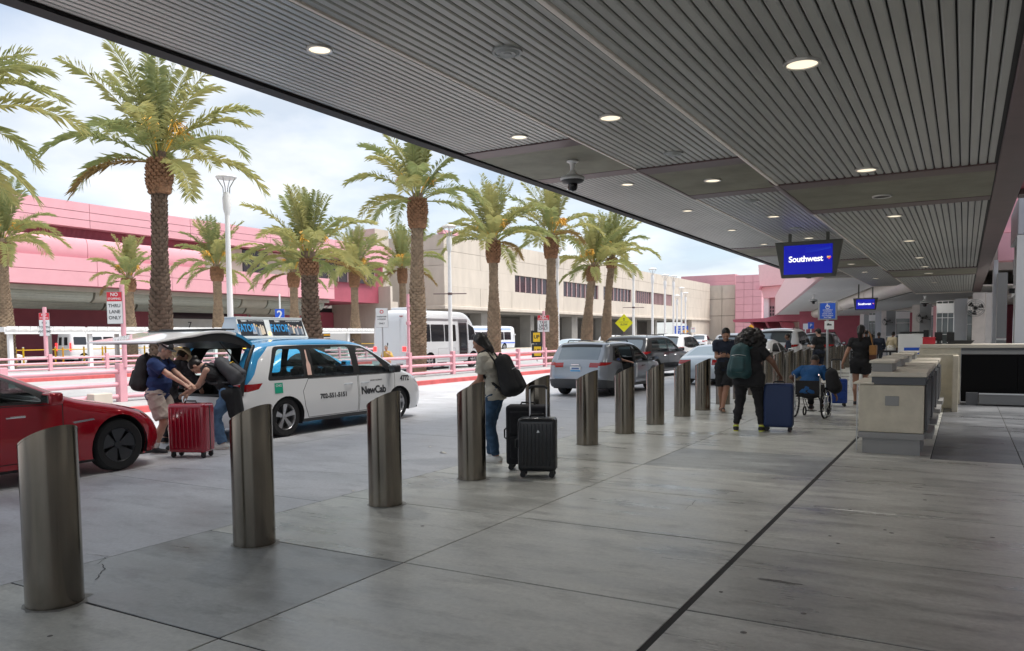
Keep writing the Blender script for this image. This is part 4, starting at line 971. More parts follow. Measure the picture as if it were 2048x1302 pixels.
# ================================================================ lamp posts
M_pole = mat('white_lamp_post', (.80, .80, .79), .4)
def lamp_post(label, x, y, h, banner=False, s=1.):
    t = thing('lamp_post', label, 'lamp post', (x, y, .14), 0, 'white lamp posts along the palms')
    MB().tube([(0, 0, 0), (0, 0, h*.45), (0, 0, h*.83)], [.085*s, .075*s, .06*s], 14).build('pole', M_pole, t, smooth=40, world=False)
    MB().lathe([(.06*s, h*.82), (.10*s, h*.85), (.11*s, h*.9), (.085*s, h*.925), (.03*s, h*.93)], 16, cap1=True).build('lamp_body', M_pole, t, smooth=40, world=False)
    ar = MB()
    for k in range(4):
        a = k*math.pi/2+.5; c_, s_ = math.cos(a), math.sin(a)
        ar.tube([(c_*.07*s, s_*.07*s, h*.9), (c_*.09*s, s_*.09*s, h*.95), (c_*.24*s, s_*.24*s, h*.993)], .014*s, 5)
    ar.build('lamp_arm', M_alu, t, smooth=40, world=False)
    MB().lathe([(.001, h*.998), (.24*s, h*.99), (.27*s, h*.997), (.24*s, h*1.004), (.001, h*1.012)], 22).build('lamp_shade', M_pole, t, smooth=40, world=False)
    MB().box(-.1*s, .1*s, -.1*s, .1*s, 0, .05).build('foot_plate', M_pole, t, world=False)
    if banner:
        MB().tube([(-.62, -.36, h*.54), (.62, .36, h*.54)], .022, 6).build('banner_arm', M_brown, t, world=False); MB().lathe([(.075, h*.53), (.10, h*.535), (.10, h*.545), (.075, h*.55)], 12).build('collar', M_brown, t, world=False)
    return t
lamp_post('white lamp post rising beside the taxi roof sign', -19.3, 16.46, 6.4, s=1.15)
lamp_post('white lamp post with side arms behind the waiting woman', -19.3, 28.23, 6.3, True, s=1.15)
lamp_post('white lamp post right behind the red-topped sign', -19.3, 38.6, 6.3, s=1.1)
for k, (px, yy_, lab) in enumerate([(1267, 50., 'white lamp post right of the yellow diamond sign'), (1305, 54.3, 'white lamp post above the black SUV roof'), (1330, 60.5, 'white lamp post with lamp head below the last windows'), (1347, 66., 'slim white lamp post left of the blue directional sign'), (1354, 71, 'short slim white lamp post above the blue directional sign'), (1363, 76, 'slim white lamp post right above the blue directional sign'), (1371, 80, 'last slim white lamp post above the orange diamond')]):
    q = atY(px, 640, yy_); lamp_post(lab, q.x, yy_, 6.3 if k < 3 else [6.6, 5.2, 6.2, 5.9][k-3], k == 0, 1.1)

# ================================================================ white shelter and yellow posts on the second island
sh = thing('shelter', 'long low white shelter with scalloped edge in front of the vans', 'shelter', (-48, 40, .14))
zt_ = atX(100, 653, -45.8).z; zb_ = atX(100, 668, -45.8).z
for k in range(9):
    ya = 23.6+k*4.6
    if k == 7: continue
    MB().box(-50.5, -45.8, ya+.02, ya+4.58, zb_+.12, zt_-.04).build('roof_panel', M_white, sh)
    MB().box(-45.78, -45.70, ya+.02, ya+4.58, zb_, zb_+.12).build('front_beam', M_white, sh)
    sc = MB()
    for j in range(7):
        yj = ya+.1+j*.64; sc.prism([(yj, zb_+.19), (yj+.32, zb_+.30), (yj+.6, zb_+.19), (yj+.6, zt_), (yj, zt_)], 'x', -45.7, -45.66)
    sc.build('scalloped_valance', M_white, sh)
    for x_ in (-46.0, -50.3): MB().box(x_-.11, x_+.11, ya+.3, ya+.52, .14, zb_+.13).build('post', M_white, sh)
YG = 'yellow posts in front of the vans'
for k, (px, py) in enumerate([(112, 731), (127, 729), (169, 727), (206, 725), (212, 724), (275, 722), (290, 721), (307, 720), (33, 735), (48, 734), (590, 707), (610, 706)]):
    X_ = -51.2-.4*(k % 2); q = atX(px, py, X_); t = thing('yellow_post', 'yellow post with white cap and crossbars, number '+str(k+1)+' before the vans', 'post', (X_, q.y, .14), 0, YG)
    t['label'] = ['bright yellow post left of the parked white van tail', 'orange yellow post below the white van tail lamp', 'yellow post at the rear wheel of the white van', 'yellow post at the middle of the white van side', 'orange post at the middle of the white van side', 'yellow post near the front of the white van', 'orange post near the front of the white van', 'yellow post just left of the man in the cap', 'orange post beside the white car at the left edge', 'yellow post beside the white car at the left edge', 'yellow post seen through the taxi rear side window', 'second yellow post seen through the taxi rear side window'][k]
    MB().tube([(0, 0, 0), (0, 0, 1.15)], .055, 8).build('post', M_gold if k % 3 != 1 else M_signo, t, smooth=40, world=False)
    MB().tube([(0, 0, 1.15), (0, 0, 1.2)], .06, 8).build('cap', M_white, t, world=False)
bar = thing('yellow_barrier_rail', 'thin white and yellow barrier rails strung between the yellow posts', 'barrier', (-51.6, 40, .14))
for z_, m_ in ((.55, M_white), (1.0, M_gold)): MB().tube([(-51.75, 24, z_+.14), (-51.75, 62, z_+.14)], .03, 6).build('rail', m_, bar)
# advert panels of the shelter beyond the taxi
for k, (px, w_) in enumerate([(653, 1.5), (676, .8), (695, 1.2)]):
    q = atY(px, 685, 62.); t = thing('advert_panel', ['dark advert panel with pale lettering behind the taxi', 'white advert panel with a dark bottle behind the taxi', 'tall advert panel with dark figure left of the shuttle bus'][k], 'advert', (q.x, 62., 0), R(25), 'advert panels on the white shelter')
    MB().box(-w_, w_, -.05, .05, .3, 2.4).build('panel', M_black if k == 0 else M_signw, t, world=False)
    if k == 0:
        for j in range(5): MB().box(-w_*.8, w_*(.7-.2*(j % 2)), -.06, -.051, 2.0-.3*j, 2.16-.3*j).build('pale_line', M_signw if j % 2 else M_signo, t, world=False)
    else:
        MB().lathe([(.2, .5), (.22, 1.0), (.12, 1.35), (.09, 1.8), (.1, 1.85)], 10, (0.1, -.12, 0)).build('bottle_shape', M_black, t, world=False)

# ================================================================ check-in desks and long counter on the right
M_desk = mat('beige_desk_laminate', (.60, .55, .44), .5, var=.12, vscale=5)
M_deskg = mat('grey_desk_trim', (.30, .30, .295), .45, var=.05)
M_deskd = mat('dark_desk_band', (.10, .105, .115), .4)
M_top = mat('desk_top', (.62, .57, .48), .4, var=.05)
def desk(label, x, y):
    t = thing('check_in_desk', label, 'desk', (x, y, 0), 0, 'kerbside check-in desks in a row'); k = dict(world=False)
    MB().box(.05, .76, .03, 1.25, 0, .21).build('plinth', M_deskg, t, **k)
    MB().box(.0, .80, .0, 1.3, .16, .292).build('kick_panel', M_deskg, t, bevel=.004, bseg=1, **k) if False else MB().box(-.005, .805, -.012, 1.28, .215, .295).build('kick_panel', M_deskg, t, **k)
    MB().box(0, .80, 0, 1.28, .30, .945).build('body', M_desk, t, bevel=.006, bseg=1, **k)
    MB().box(-.075, .19, -.02, 1.3, .95, .975).build('ledge', M_top, t, bevel=.006, bseg=1, **k)
    MB().box(.16, .81, -.004, 1.29, .952, 1.052).build('band', M_deskd, t, **k)
    MB().box(.15, .83, -.03, 1.32, 1.056, 1.12).build('counter_top', M_top, t, bevel=.012, **k)
    MB().box(.15, .40, .10, .95, 1.122, 1.235).build('scanner_box', M_deskg, t, **k)
    MB().box(.12, .44, .06, 1.0, 1.238, 1.275).build('scanner_lid', M_top, t, bevel=.006, bseg=1, **k)
    MB().box(.33, .50, -.008, -.001, .665, .795).build('access_plate', M_deskg, t, bevel=.003, bseg=1, **k)
    for j in range(3): MB().box(.81, .84, .1+j*.42, .42+j*.42, .33+.05*j, .98).build('side_panel', M_deskd, t, **k)
    MB().box(.805, .90, .15, 1.2, .22, .30).build('scale_tray', M_deskg, t, **k)
    MB().tube([(-.02, .0, .03), (-.02, .0, .95)], .008, 6).build('corner_guard', M_alu, t, **k)
    return t
for k, y in enumerate([11.76, 13.65, 15.55, 17.45]):
    desk(['beige check-in desk nearest the camera with square plate', 'second beige check-in desk from the camera', 'third beige check-in desk from the camera', 'fourth beige check-in desk, farthest from the camera'][k], -1.25, y)
t = thing('desk_end_panel', 'tall beige end panel closing the row of check-in desks', 'panel', (-.9, 19.4, 0))
MB().box(-.95, -.12, 19.4, 19.46, 0, 1.18).build('panel', M_desk, t, bevel=.01); MB().box(-.2, -.1, 18.6, 19.39, 0, 1.16).build('return_panel', M_desk, t)
ct = thing('long_counter', 'long counter with black front and pale top on the right', 'counter', (2, 20.8, 0))
M_cblk = mat('black_counter_front', (.004, .004, .0045), .55, spec=.15)
for k in range(5): MB().box(-.06+k*1.1+.004, 1.04+k*1.1-.004, 20.80, 21.2, .06, 1.14).build('front_panel', M_cblk, ct)
MB().box(-.9, 5.6, 20.74, 21.6, 1.29, 1.375).build('counter_top', M_top, ct, bevel=.015)
MB().box(-.06, 5.5, 20.79, 21.2, 1.235, 1.288).build('dark_band', M_deskd, ct)
MB().box(-.06, 5.5, 20.785, 21.2, 1.145, 1.23).build('grey_band', M_deskg, ct)
MB().box(-.92, -.07, 20.78, 21.4, 0, 1.285).build('end_cabinet', M_desk, ct)
MB().box(.30, 5.5, 20.45, 20.78, .03, .25).build('luggage_ledge', mat('steel_ledge', (.20, .205, .21), .4, metal=.4), ct, bevel=.01)
MB().box(.30, 5.5, 20.44, 20.47, .255, .285).build('ledge_edge', M_alu, ct)
MB().box(.05, .29, 20.5, 20.78, .0, .28).build('ledge_end', M_deskd, ct)
# things standing on and behind the counter
def mon(label, px, py, w, h, Y=21.15):
    q = atY(px, py, Y); t = thing('monitor', label, 'monitor', (q.x, Y, 1.376), 0, 'dark monitors standing on the long counter')
    MB().box(-.08, .08, -.05, .05, 0, .02).build('foot', M_black, t, world=False); MB().box(-.02, .02, -.01, .01, .02, .1).build('neck', M_black, t, world=False); MB().box(-w/2, w/2, -.03, .02, .08, .08+h).build('screen', M_black, t, world=False, bevel=.01)
mon('left dark monitor on the long counter', 1877, 675, .16, .20); mon('right dark monitor on the long counter', 1901, 675, .16, .20)
q = atY(1858, 680, 21.1); t = thing('red_box', 'small red box standing on the long counter', 'box', (q.x, 21.1, 1.376)); MB().box(-.13, .13, -.1, .1, 0, .14).build('body', M_signr, t, world=False, bevel=.01); MB().box(-.14, .14, -.11, .11, .143, .165).build('lid', M_signr, t, world=False)
q = atY(1920, 688, 21.2); t = thing('black_tray', 'long flat black tray on the long counter', 'tray', (q.x, 21.2, 1.376)); MB().prism([(-.22, 0), (.22, 0), (.28, .07), (-.28, .07)], 'y', -.12, .12).build('body', M_black, t, world=False); MB().box(-.29, .29, -.13, .13, .072, .085).build('rim', M_black, t, world=False)
q = atY(1824, 690, 24.); t = thing('kiosk', 'white self-service kiosk with blue panel behind the desks', 'kiosk', (q.x, 24., 0)); MB().box(-.33, .33, -.2, .2, 0, 1.62).build('cabinet', M_white, t, world=False, bevel=.02); MB().box(-.18, .25, -.212, -.202, 1.0, 1.25).build('blue_panel', M_signb, t, world=False); MB().box(.28, .4, -.22, .22, 1.0, 1.72).build('side_screen', M_black, t, world=False); MB().box(-.3, .36, -.2, .2, 1.63, 1.68).build('hood', M_black, t, world=False)
fn = thing('queue_barrier', 'black queue barrier with white lower posts behind the desks', 'barrier', (-1.9, 26, 0))
for k in range(9):
    x_ = -3.0+.27*k; y_ = 26.; MB().tube([(x_, y_, .0), (x_, y_, .55)], .035, 8).build('post_foot', M_white, fn); MB().tube([(x_, y_, .55), (x_, y_, 1.12)], .03, 8).build('post', M_black, fn)
for z_ in (.62, 1.10): MB().box(-3.02, -.82, 25.97, 26.03, z_-.03, z_+.03).build('bar', M_black, fn)
# ================================================================ vehicles: a side outline inflated to a rounded shell, cut along real panel lines
M_glassc = glass('car_glass_clear', (.80, .94, .92), .02)
M_glassdk = glass('car_glass_dark', (.16, .19, .19), .03)
M_tyre = mat('tyre', (.018, .018, .019), .85, bump=.1, bscale=60)
M_rim = mat('alloy_rim', (.55, .55, .56), .3, metal=.9)
M_rimd = mat('dark_wheel_cover', (.035, .037, .042), .35)
M_int = mat('car_interior', (.03, .03, .032), .75)
M_seat = mat('car_seat', (.035, .035, .038), .8)
M_tail = mat('red_tail_lamp', (.30, .004, .006), .12, spec=.8, coat=.5)
M_tailon = mat('lit_brake_lamp', (.8, .02, .02), .2, emit=.8, emit_col=(1, .03, .03))
M_head = mat('clear_head_lamp', (.62, .65, .68), .1, metal=.5)
M_seam = mat('panel_gap', (.02, .02, .02), .8)
M_clad = mat('dark_cladding', (.045, .047, .05), .6)
def paint(name, c, metal=.0, rough=.28): return mat(name, c, rough, metal=metal, coat=1., darkback=True)
P_white = paint('white_car_paint', (.74, .745, .75)); P_blue = paint('blue_car_paint', (.03, .26, .52)); P_red = paint('red_car_paint', (.36, .004, .014), .22, .1)
P_grey = paint('silver_grey_car_paint', (.27, .29, .32), .5); P_black = paint('black_car_paint', (.012, .012, .014)); P_silver = paint('pale_silver_car_paint', (.52, .58, .63), .4)
P_bus = paint('bus_white_paint', (.66, .67, .69), 0, .35); P_van = paint('van_white_paint', (.72, .72, .74), 0, .3)

def chaikin(p, n=2):
    for _ in range(n):
        q = [p[0]]
        for a, b in zip(p[:-1], p[1:]):
            q += [(a[0]*.75+b[0]*.25, a[1]*.75+b[1]*.25), (a[0]*.25+b[0]*.75, a[1]*.25+b[1]*.75)]
        p = q+[p[-1]]
    return p
def resample(p, step):
    p = np.array(p, float); s = np.r_[0, np.cumsum(np.hypot(*np.diff(p, axis=0).T))]; n = max(8, int(s[-1]/step)); t = np.linspace(0, s[-1], n+1)
    return np.c_[np.interp(t, s, p[:, 0]), np.interp(t, s, p[:, 1])]
def inpoly(P, poly):
    poly = np.asarray(poly, float); x, y = P[:, 0], P[:, 1]; ins = np.zeros(len(P), bool); j = len(poly)-1
    for i in range(len(poly)):
        xi, yi = poly[i]; xj, yj = poly[j]
        c = ((yi > y) != (yj > y)); 
        with np.errstate(divide='ignore', invalid='ignore'):
            ins ^= c & (x < (xj-xi)*(y-yi)/(yj-yi+1e-12)+xi)
        j = i
    return ins
def dist_poly(P, line):
    d = np.full(len(P), 1e9)
    for a, b in zip(line[:-1], line[1:]):
        ab = b-a; t = np.clip(((P-a)@ab)/max(ab@ab, 1e-9), 0, 1); q = a+t[:, None]*ab; d = np.minimum(d, np.hypot(*(P-q).T))
    return d
def inset(poly, w):
    P = np.array(poly, float); n = len(P); A = .5*sum(P[i][0]*P[(i+1) % n][1]-P[(i+1) % n][0]*P[i][1] for i in range(n)); s = 1 if A > 0 else -1; out = []
    for i in range(n):
        a = P[i]-P[i-1]; b = P[(i+1) % n]-P[i]; na = np.array([-a[1], a[0]])/np.hypot(*a)*s; nb = np.array([-b[1], b[0]])/np.hypot(*b)*s
        m = na+nb; m /= max(np.hypot(*m), 1e-6); k = w/max(.4, m@na); out.append(tuple(P[i]+m*k))
    return out
def rnd(poly, n=1, r=.07):
    # corners rounded with a short arc of radius about r
    P = [np.array(p, float) for p in poly]; q = []
    for i in range(len(P)):
        a, b, c = P[i-1], P[i], P[(i+1) % len(P)]; la, lc = np.hypot(*(a-b)), np.hypot(*(c-b)); k = min(r, la*.4, lc*.4)
        u, v = b+(a-b)/la*k, b+(c-b)/lc*k
        for t_ in (0, .33, .67, 1): q.append(tuple((1-t_)**2*u+2*t_*(1-t_)*b+t_*t_*v))
    return q
def squash(t, k):
    # lower a vehicle's body a little; its wheels stay round and on the ground
    t.scale.z = k
    for c in t.children:
        if c.name.startswith('wheel') and not c.name.startswith('wheel_'):
            r_ = c.location.z; c.scale.z = 1/k; c.location.z = r_/k
def arc_poly(cx, cz, r, z0, n=18):
    return [(cx+r*math.cos(t), cz+r*math.sin(t)) for t in np.linspace(-.5, math.pi+.5, n)]+[(cx-r*.9, z0-.2), (cx+r*.9, z0-.2)]

def car(label, cat, x, y, rz, spec, group=None, name='car'):
    S = spec; L, H, W = S['L'], S['H'], S['W']; t = thing(name, label, cat, (x, y, 0), rz, group)
    grid = S.get('grid', .075); prof = resample(chaikin(S['prof'], S.get('smooth', 2)), S.get('step', .05)); zb = S['belt']; zt = S.get('roofz', H)
    bot = [(prof[-1][0], prof[-1][1]), (prof[0][0], prof[0][1])]
    tum = S.get('tumble', .17); Rr = S.get('R', .11); Rn = S.get('Rn', .2); front_t, rear_t = S.get('ftaper', .16), S.get('rtaper', .08)
    def Yf(P, raw=False):
        x_, z_ = P[:, 0], P[:, 1]
        w = np.full(len(P), W)
        u = np.clip((z_-zb)/(zt-zb), 0, 1.2); w -= tum*u**1.35
        lo = np.clip((S.get('wide', .58)-z_)/.5, 0, 1); w -= .07*lo**2
        mid = np.clip((z_-S.get('wide', .58))/(max(.05, zb-S.get('wide', .58))), 0, 1); w -= .025*mid*(u <= 0)+.025*(u > 0)
        f = np.clip((x_-(L-1.0))/1.0, 0, 1); w -= front_t*f**2.2
        r_ = np.clip((.8-x_)/.8, 0, 1); w -= rear_t*r_**2.2
        if raw: return w
        d = dist_poly(P, prof); endf = np.clip(np.maximum((x_-(L-.45))/.45, (.35-x_)/.35), 0, 1); Rl = Rr+(Rn-Rr)*endf
        k = np.clip(1-d/Rl, 0, 1); w = w-Rl*(1-np.sqrt(np.clip(1-k*k, 0, 1)))
        return np.maximum(w, .05)
    # --- points and constraint edges of the side
    outline = [tuple(p) for p in prof]+[(b_[0], b_[1]) for b_ in []]
    nb = max(4, int(L/.2)); bl = [(prof[-1][0]+(prof[0][0]-prof[-1][0])*k/nb, prof[-1][1]+(prof[0][1]-prof[-1][1])*k/nb) for k in range(1, nb)]
    outline += bl
    pts = list(outline); edges = [(i, (i+1) % len(outline)) for i in range(len(outline))]
    def addpoly(pl, step=.09):
        n0 = len(pts); pp = []
        for i in range(len(pl)):
            a, b = np.array(pl[i]), np.array(pl[(i+1) % len(pl)]); k = max(1, int(np.hypot(*(b-a))/step)); pp += [tuple(a+(b-a)*j/k) for j in range(k)]
        pts.extend(pp); edges.extend([(n0+i, n0+(i+1) % len(pp)) for i in range(len(pp))])
    regs = []
    for rg in S['regions']:
        if rg.get('seam'):
            regs.append(dict(rg, poly=inset(rg['poly'], .011))); regs.append(dict(poly=rg['poly'], mat=M_seam, mo=True, side=rg.get('side', 0)))
        else: regs.append(rg)
    arches = [arc_poly(ax, S['wr'], S['wr']*S.get('arch', 1.17), 0) for ax in S['axles']]
    outl = np.array(outline)
    for pl in arches+[r_['poly'] for r_ in regs]: addpoly(pl)
    gx = np.arange(grid, L, grid); gz = np.arange(.15, H, grid); G = np.array([(a, b) for a in gx for b in gz]); G = G[inpoly(G, outl)]; G = G[dist_poly(G, prof) > .03]
    nrm = np.gradient(prof, axis=0); nrm = np.c_[nrm[:, 1], -nrm[:, 0]]; nrm /= np.maximum(np.hypot(*nrm.T), 1e-9)[:, None]
    for dd in (.006, .02, .045, .08):
        q = prof+nrm*dd; q = q[inpoly(q, outl)]; q = q[dist_poly(q, prof) > dd*.8]; pts.extend(map(tuple, q))
    pts.extend(map(tuple, G))
    vo, eo, fo, *_ = delaunay_2d_cdt([Vector(p) for p in pts], edges, [], 0, 1e-5)
    V = np.array([(v.x, v.y) for v in vo]); F = np.array([f for f in fo if len(f) == 3]); C = V[F].mean(1)
    keep = inpoly(C, outl)
    for a in arches: keep &= ~inpoly(C, a)
    F = F[keep]; C = C[keep]; Yv = Yf(V)
    owner = {}
    for sd in (-1, 1):
        own = np.full(len(F), -1)
        for i, r_ in enumerate(regs):
            if r_.get('side', 0) not in (0, sd): continue
            own[(own < 0) & inpoly(C, r_['poly'])] = i
        owner[sd] = own
    # --- the strip over the top, front and rear
    Yp = Yf(prof); fr = np.array(sorted(set([-1., -.97, -.9, -.78, -.6, -.4, -.2, 0., .2, .4, .6, .78, .9, .97, 1.])))
    crown = S.get('crown', .035)
    nP = len(prof); wv = np.zeros((nP, len(fr), 3))
    for i in range(nP):
        n_ = nrm[i]; wv[i, :, 0] = prof[i, 0]-n_[0]*crown*(1-fr**2); wv[i, :, 1] = fr*Yp[i]; wv[i, :, 2] = prof[i, 1]-n_[1]*crown*(1-fr**2)
    wregs = S.get('wregions', []); wown = {}
    groups = {}
    def put(key, vs, fs): groups.setdefault(key, []).append((vs, fs))
    used = set()
    for i in range(nP-1):
        for j in range(len(fr)-1):
            cx_, cz_ = (prof[i]+prof[i+1])/2; cf = (fr[j]+fr[j+1])/2; k = 'body', None
            for wi, w_ in enumerate(wregs):
                if w_['x'][0] <= cx_ <= w_['x'][1] and w_['z'][0] <= cz_ <= w_['z'][1] and w_.get('f', (0, 1))[0] <= abs(cf) <= w_.get('f', (0, 1))[1]:
                    k = ('w', wi); break
            wown.setdefault(k, []).append((i, j))
    bodymats = [S['paint']]; bm_ = MB()
    def midx(m):
        if m not in bodymats: bodymats.append(m)
        return bodymats.index(m)
    extra = {}
    for sd in (-1, 1):
        own = owner[sd]; base = len(bm_.v)
        for v, yv in zip(V, Yv): bm_.v.append((v[0], sd*yv, v[1]))
        for f, o_ in zip(F, own):
            tri = tuple(base+int(i) for i in (f if sd < 0 else f[::-1]))
            if o_ < 0: bm_.f.append(tri); bm_.mi.append(0)
            else:
                r_ = regs[o_]
                if r_.get('mo'): bm_.f.append(tri); bm_.mi.append(midx(r_['mat']))
                elif r_.get('hole'): pass
                else: extra.setdefault((r_['name'], r_['mat'], sd if not r_.get('merge') else 0, o_), []).append(tri)
    wb = len(bm_.v)
    for i in range(nP):
        for j in range(len(fr)): bm_.v.append(tuple(wv[i, j]))
    nf_ = len(fr)
    for k, cells in wown.items():
        for (i, j) in cells:
            q = (wb+i*nf_+j, wb+(i+1)*nf_+j, wb+(i+1)*nf_+j+1, wb+i*nf_+j+1)
            if k[0] == 'body': bm_.f.append(q); bm_.mi.append(0)
            else:
                w_ = wregs[k[1]]
                if w_.get('hole'): continue
                if w_.get('mo'): bm_.f.append(q); bm_.mi.append(midx(w_['mat']))
                else: extra.setdefault((w_['name'], w_['mat'], (1 if fr[j] >= 0 else -1) if w_.get('split') else 0, 1000+k[1]), []).append(q)
    def mk(name_, faces, mats, mis=None, smooth=38):
        ids = sorted({i for f in faces for i in f}); mp = {a: b for b, a in enumerate(ids)}
        me = bpy.data.meshes.new(name_); me.from_pydata([bm_.v[i] for i in ids], [], [tuple(mp[i] for i in f) for f in faces])
        b = bmesh.new(); b.from_mesh(me); bmesh.ops.remove_doubles(b, verts=b.verts, dist=1e-4); bmesh.ops.dissolve_degenerate(b, edges=b.edges, dist=1e-5)
        b.to_mesh(me); b.free()
        return me
    # body with its material indices
    me = bpy.data.meshes.new('body'); ids = sorted({i for f in bm_.f for i in f}); mp = {a: b for b, a in enumerate(ids)}
    me.from_pydata([bm_.v[i] for i in ids], [], [tuple(mp[i] for i in f) for f in bm_.f]); me.polygons.foreach_set('material_index', bm_.mi)
    b = bmesh.new(); b.from_mesh(me); bmesh.ops.remove_doubles(b, verts=b.verts, dist=4e-4); b.to_mesh(me); b.free()
    me.polygons.foreach_set('use_smooth', [True]*len(me.polygons)); me.set_sharp_from_angle(angle=R(42))
    obj('body', me, bodymats, t)
    for (nm, m_, sd, o_), fs in extra.items():
        me = mk(nm, fs, m_); me.polygons.foreach_set('use_smooth', [True]*len(me.polygons)); me.set_sharp_from_angle(angle=R(42)); o = obj(nm, me, m_, t)
        lb = None
        if o_ < 1000: lb = regs[o_].get('label')
        if lb: o['label'] = lb
    k = dict(world=False)
    # underside, wheel wells, interior
    zs = S.get('zs', .24)
    MB().box(.25, L-.3, -W*.86, W*.86, zs, zs+.03).build('underbody', M_int, t, **k)
    wr = S['wr']; ww = S.get('ww', .22)
    for ax in S['axles']:
        for sd in (-1, 1):
            wl_ = MB(); n = 14; a_ = wr*1.2
            rim_ = [(ax+a_*math.cos(q), wr+a_*math.sin(q)) for q in np.linspace(-.35, math.pi+.35, n)]
            vs = [(p, sd*(W-.06), q) for p, q in rim_]+[(p, sd*(W-.36), q) for p, q in rim_]
            wl_.add(vs, [(i, i+1, n+i+1, n+i) for i in range(n-1)]+[tuple(range(n, 2*n))]); wl_.build('wheel_well', M_int, t, **k)
            wheel(t, (ax, sd*(W-.045), wr), wr, ww, sd, S.get('rim', 'five'))
    if S.get('interior', True):
        fx0, fx1 = S['cabin']; zf = S.get('seatz', .55)
        it = MB(); it.box(fx0, fx1+.3, -W*.84, W*.84, zs+.05, zs+.12); it.box(fx1-.1, fx1+.5, -W*.82, W*.82, zf, zb-.10); it.box(fx0, fx1+.35, -W*.86, -W*.80, zs+.12, zb-.06); it.box(fx0, fx1+.35, W*.80, W*.86, zs+.12, zb-.06)
        it.build('interior', M_int, t, **k)
        for sx_ in S['rows']:
            for sd in (-1, 1):
                st_ = MB(); c_ = sd*W*.43; st_.box(sx_-.05, sx_+.45, c_-.25, c_+.25, zf-.12, zf+.06)
                Mx = Matrix.Translation((sx_-.02, c_, zf)) @ Matrix.Rotation(-.22, 4, 'Y'); st_.box(-.12, .02, -.22, .22, .02, .47, M=Mx); st_.box(-.09, .0, -.11, .11, .50, .66, M=Mx)
                st_.build('seat', M_seat, t, bevel=.03, bseg=2, **k)
        sw = MB(); c_ = Vector((fx1-.30, W*.43, zb-.04)); sw.tube([c_+Vector((.06*math.cos(a)*.4, .18*math.sin(a), .17*math.cos(a))) for a in np.linspace(0, 2*math.pi, 19)], .016, 6, False); sw.box(c_.x-.01, c_.x+.2, c_.y-.03, c_.y+.03, c_.z-.03, c_.z+.02)
        sw.build('steering_wheel', M_black, t, **k)
    # mirrors
    if 'mirror' in S:
        mx_, mz_ = S['mirror']
        for sd in (-1, 1):
            yb_ = float(Yf(np.array([[mx_, mz_]]))[0]); mm = MB(); mm.box(mx_-.07, mx_+.10, yb_+.05, yb_+.25, mz_-.02, mz_+.13)
            me_ = mm.mesh('mirror', 40, .045, 3)
            if sd < 0:
                for v in me_.vertices: v.co.y *= -1
                me_.flip_normals()
            mo = obj('mirror', me_, S.get('mirror_mat', S['paint']), t)
            gm = MB(); gm.box(mx_-.078, mx_-.072, sd*(yb_+.08) if sd > 0 else -(yb_+.22), sd*(yb_+.22) if sd > 0 else -(yb_+.08), mz_+.01, mz_+.10); gm.build('mirror_glass', M_chrome, mo, **k)
            MB().box(mx_-.02, mx_+.08, min(sd*(yb_-.03), sd*(yb_+.08)), max(sd*(yb_-.03), sd*(yb_+.08)), mz_+.0, mz_+.04).build('mirror_stalk', M_black, mo, **k)
    for (hx, hz) in S.get('handles', []):
        for sd in (-1, 1):
            yb_ = float(Yf(np.array([[hx, hz]]))[0]); h_ = MB(); h_.tube([(hx-.10, sd*(yb_-.005), hz), (hx-.08, sd*(yb_+.03), hz+.005), (hx+.08, sd*(yb_+.03), hz+.005), (hx+.10, sd*(yb_-.005), hz)], .013, 6); h_.build('door_handle', S.get('handle_mat', M_chrome), t, smooth=40, **k)
    if S.get('rails'):
        xa, xb_ = S['rails']
        for sd in (-1, 1):
            ya_ = sd*(W-tum-.16); zz_ = float(np.interp((xa+xb_)/2, prof[:, 0][::1], prof[:, 1])) if False else H+.0
            MB().tube([(xa, ya_, H-.06), (xa+.12, ya_, H+.035), (xb_-.12, ya_, H+.03), (xb_, ya_, H-.08)], .018, 6).build('roof_rail', S.get('rail_mat', M_black), t, smooth=40, **k)
    if S.get('plate'):
        pz = S['plate']; ix = int(np.argmin(np.abs(prof[:nP//3, 1]-pz))); px_ = prof[ix, 0]-crown-.012
        pt_ = MB().box(px_-.006, px_+.03, -.155, .155, pz-.078, pz+.078).build('number_plate', S.get('plate_mat', M_signw), t, **k)
        MB().box(px_-.0085, px_-.0065, -.15, .15, pz-.074, pz-.02).build('plate_band', mat('plate_blue_print', (.12, .35, .62), .4), pt_, **k); MB().box(px_-.0085, px_-.0065, -.11, .11, pz-.005, pz+.045).build('plate_print', mat('plate_dark_print', (.10, .16, .34), .4), pt_, **k)
    if S.get('wiper'):
        MB().tube([S['wiper'][0], S['wiper'][1]], .014, 5).build('wiper', M_black, t, **k)
    return t, Yf, prof
_wc = {}
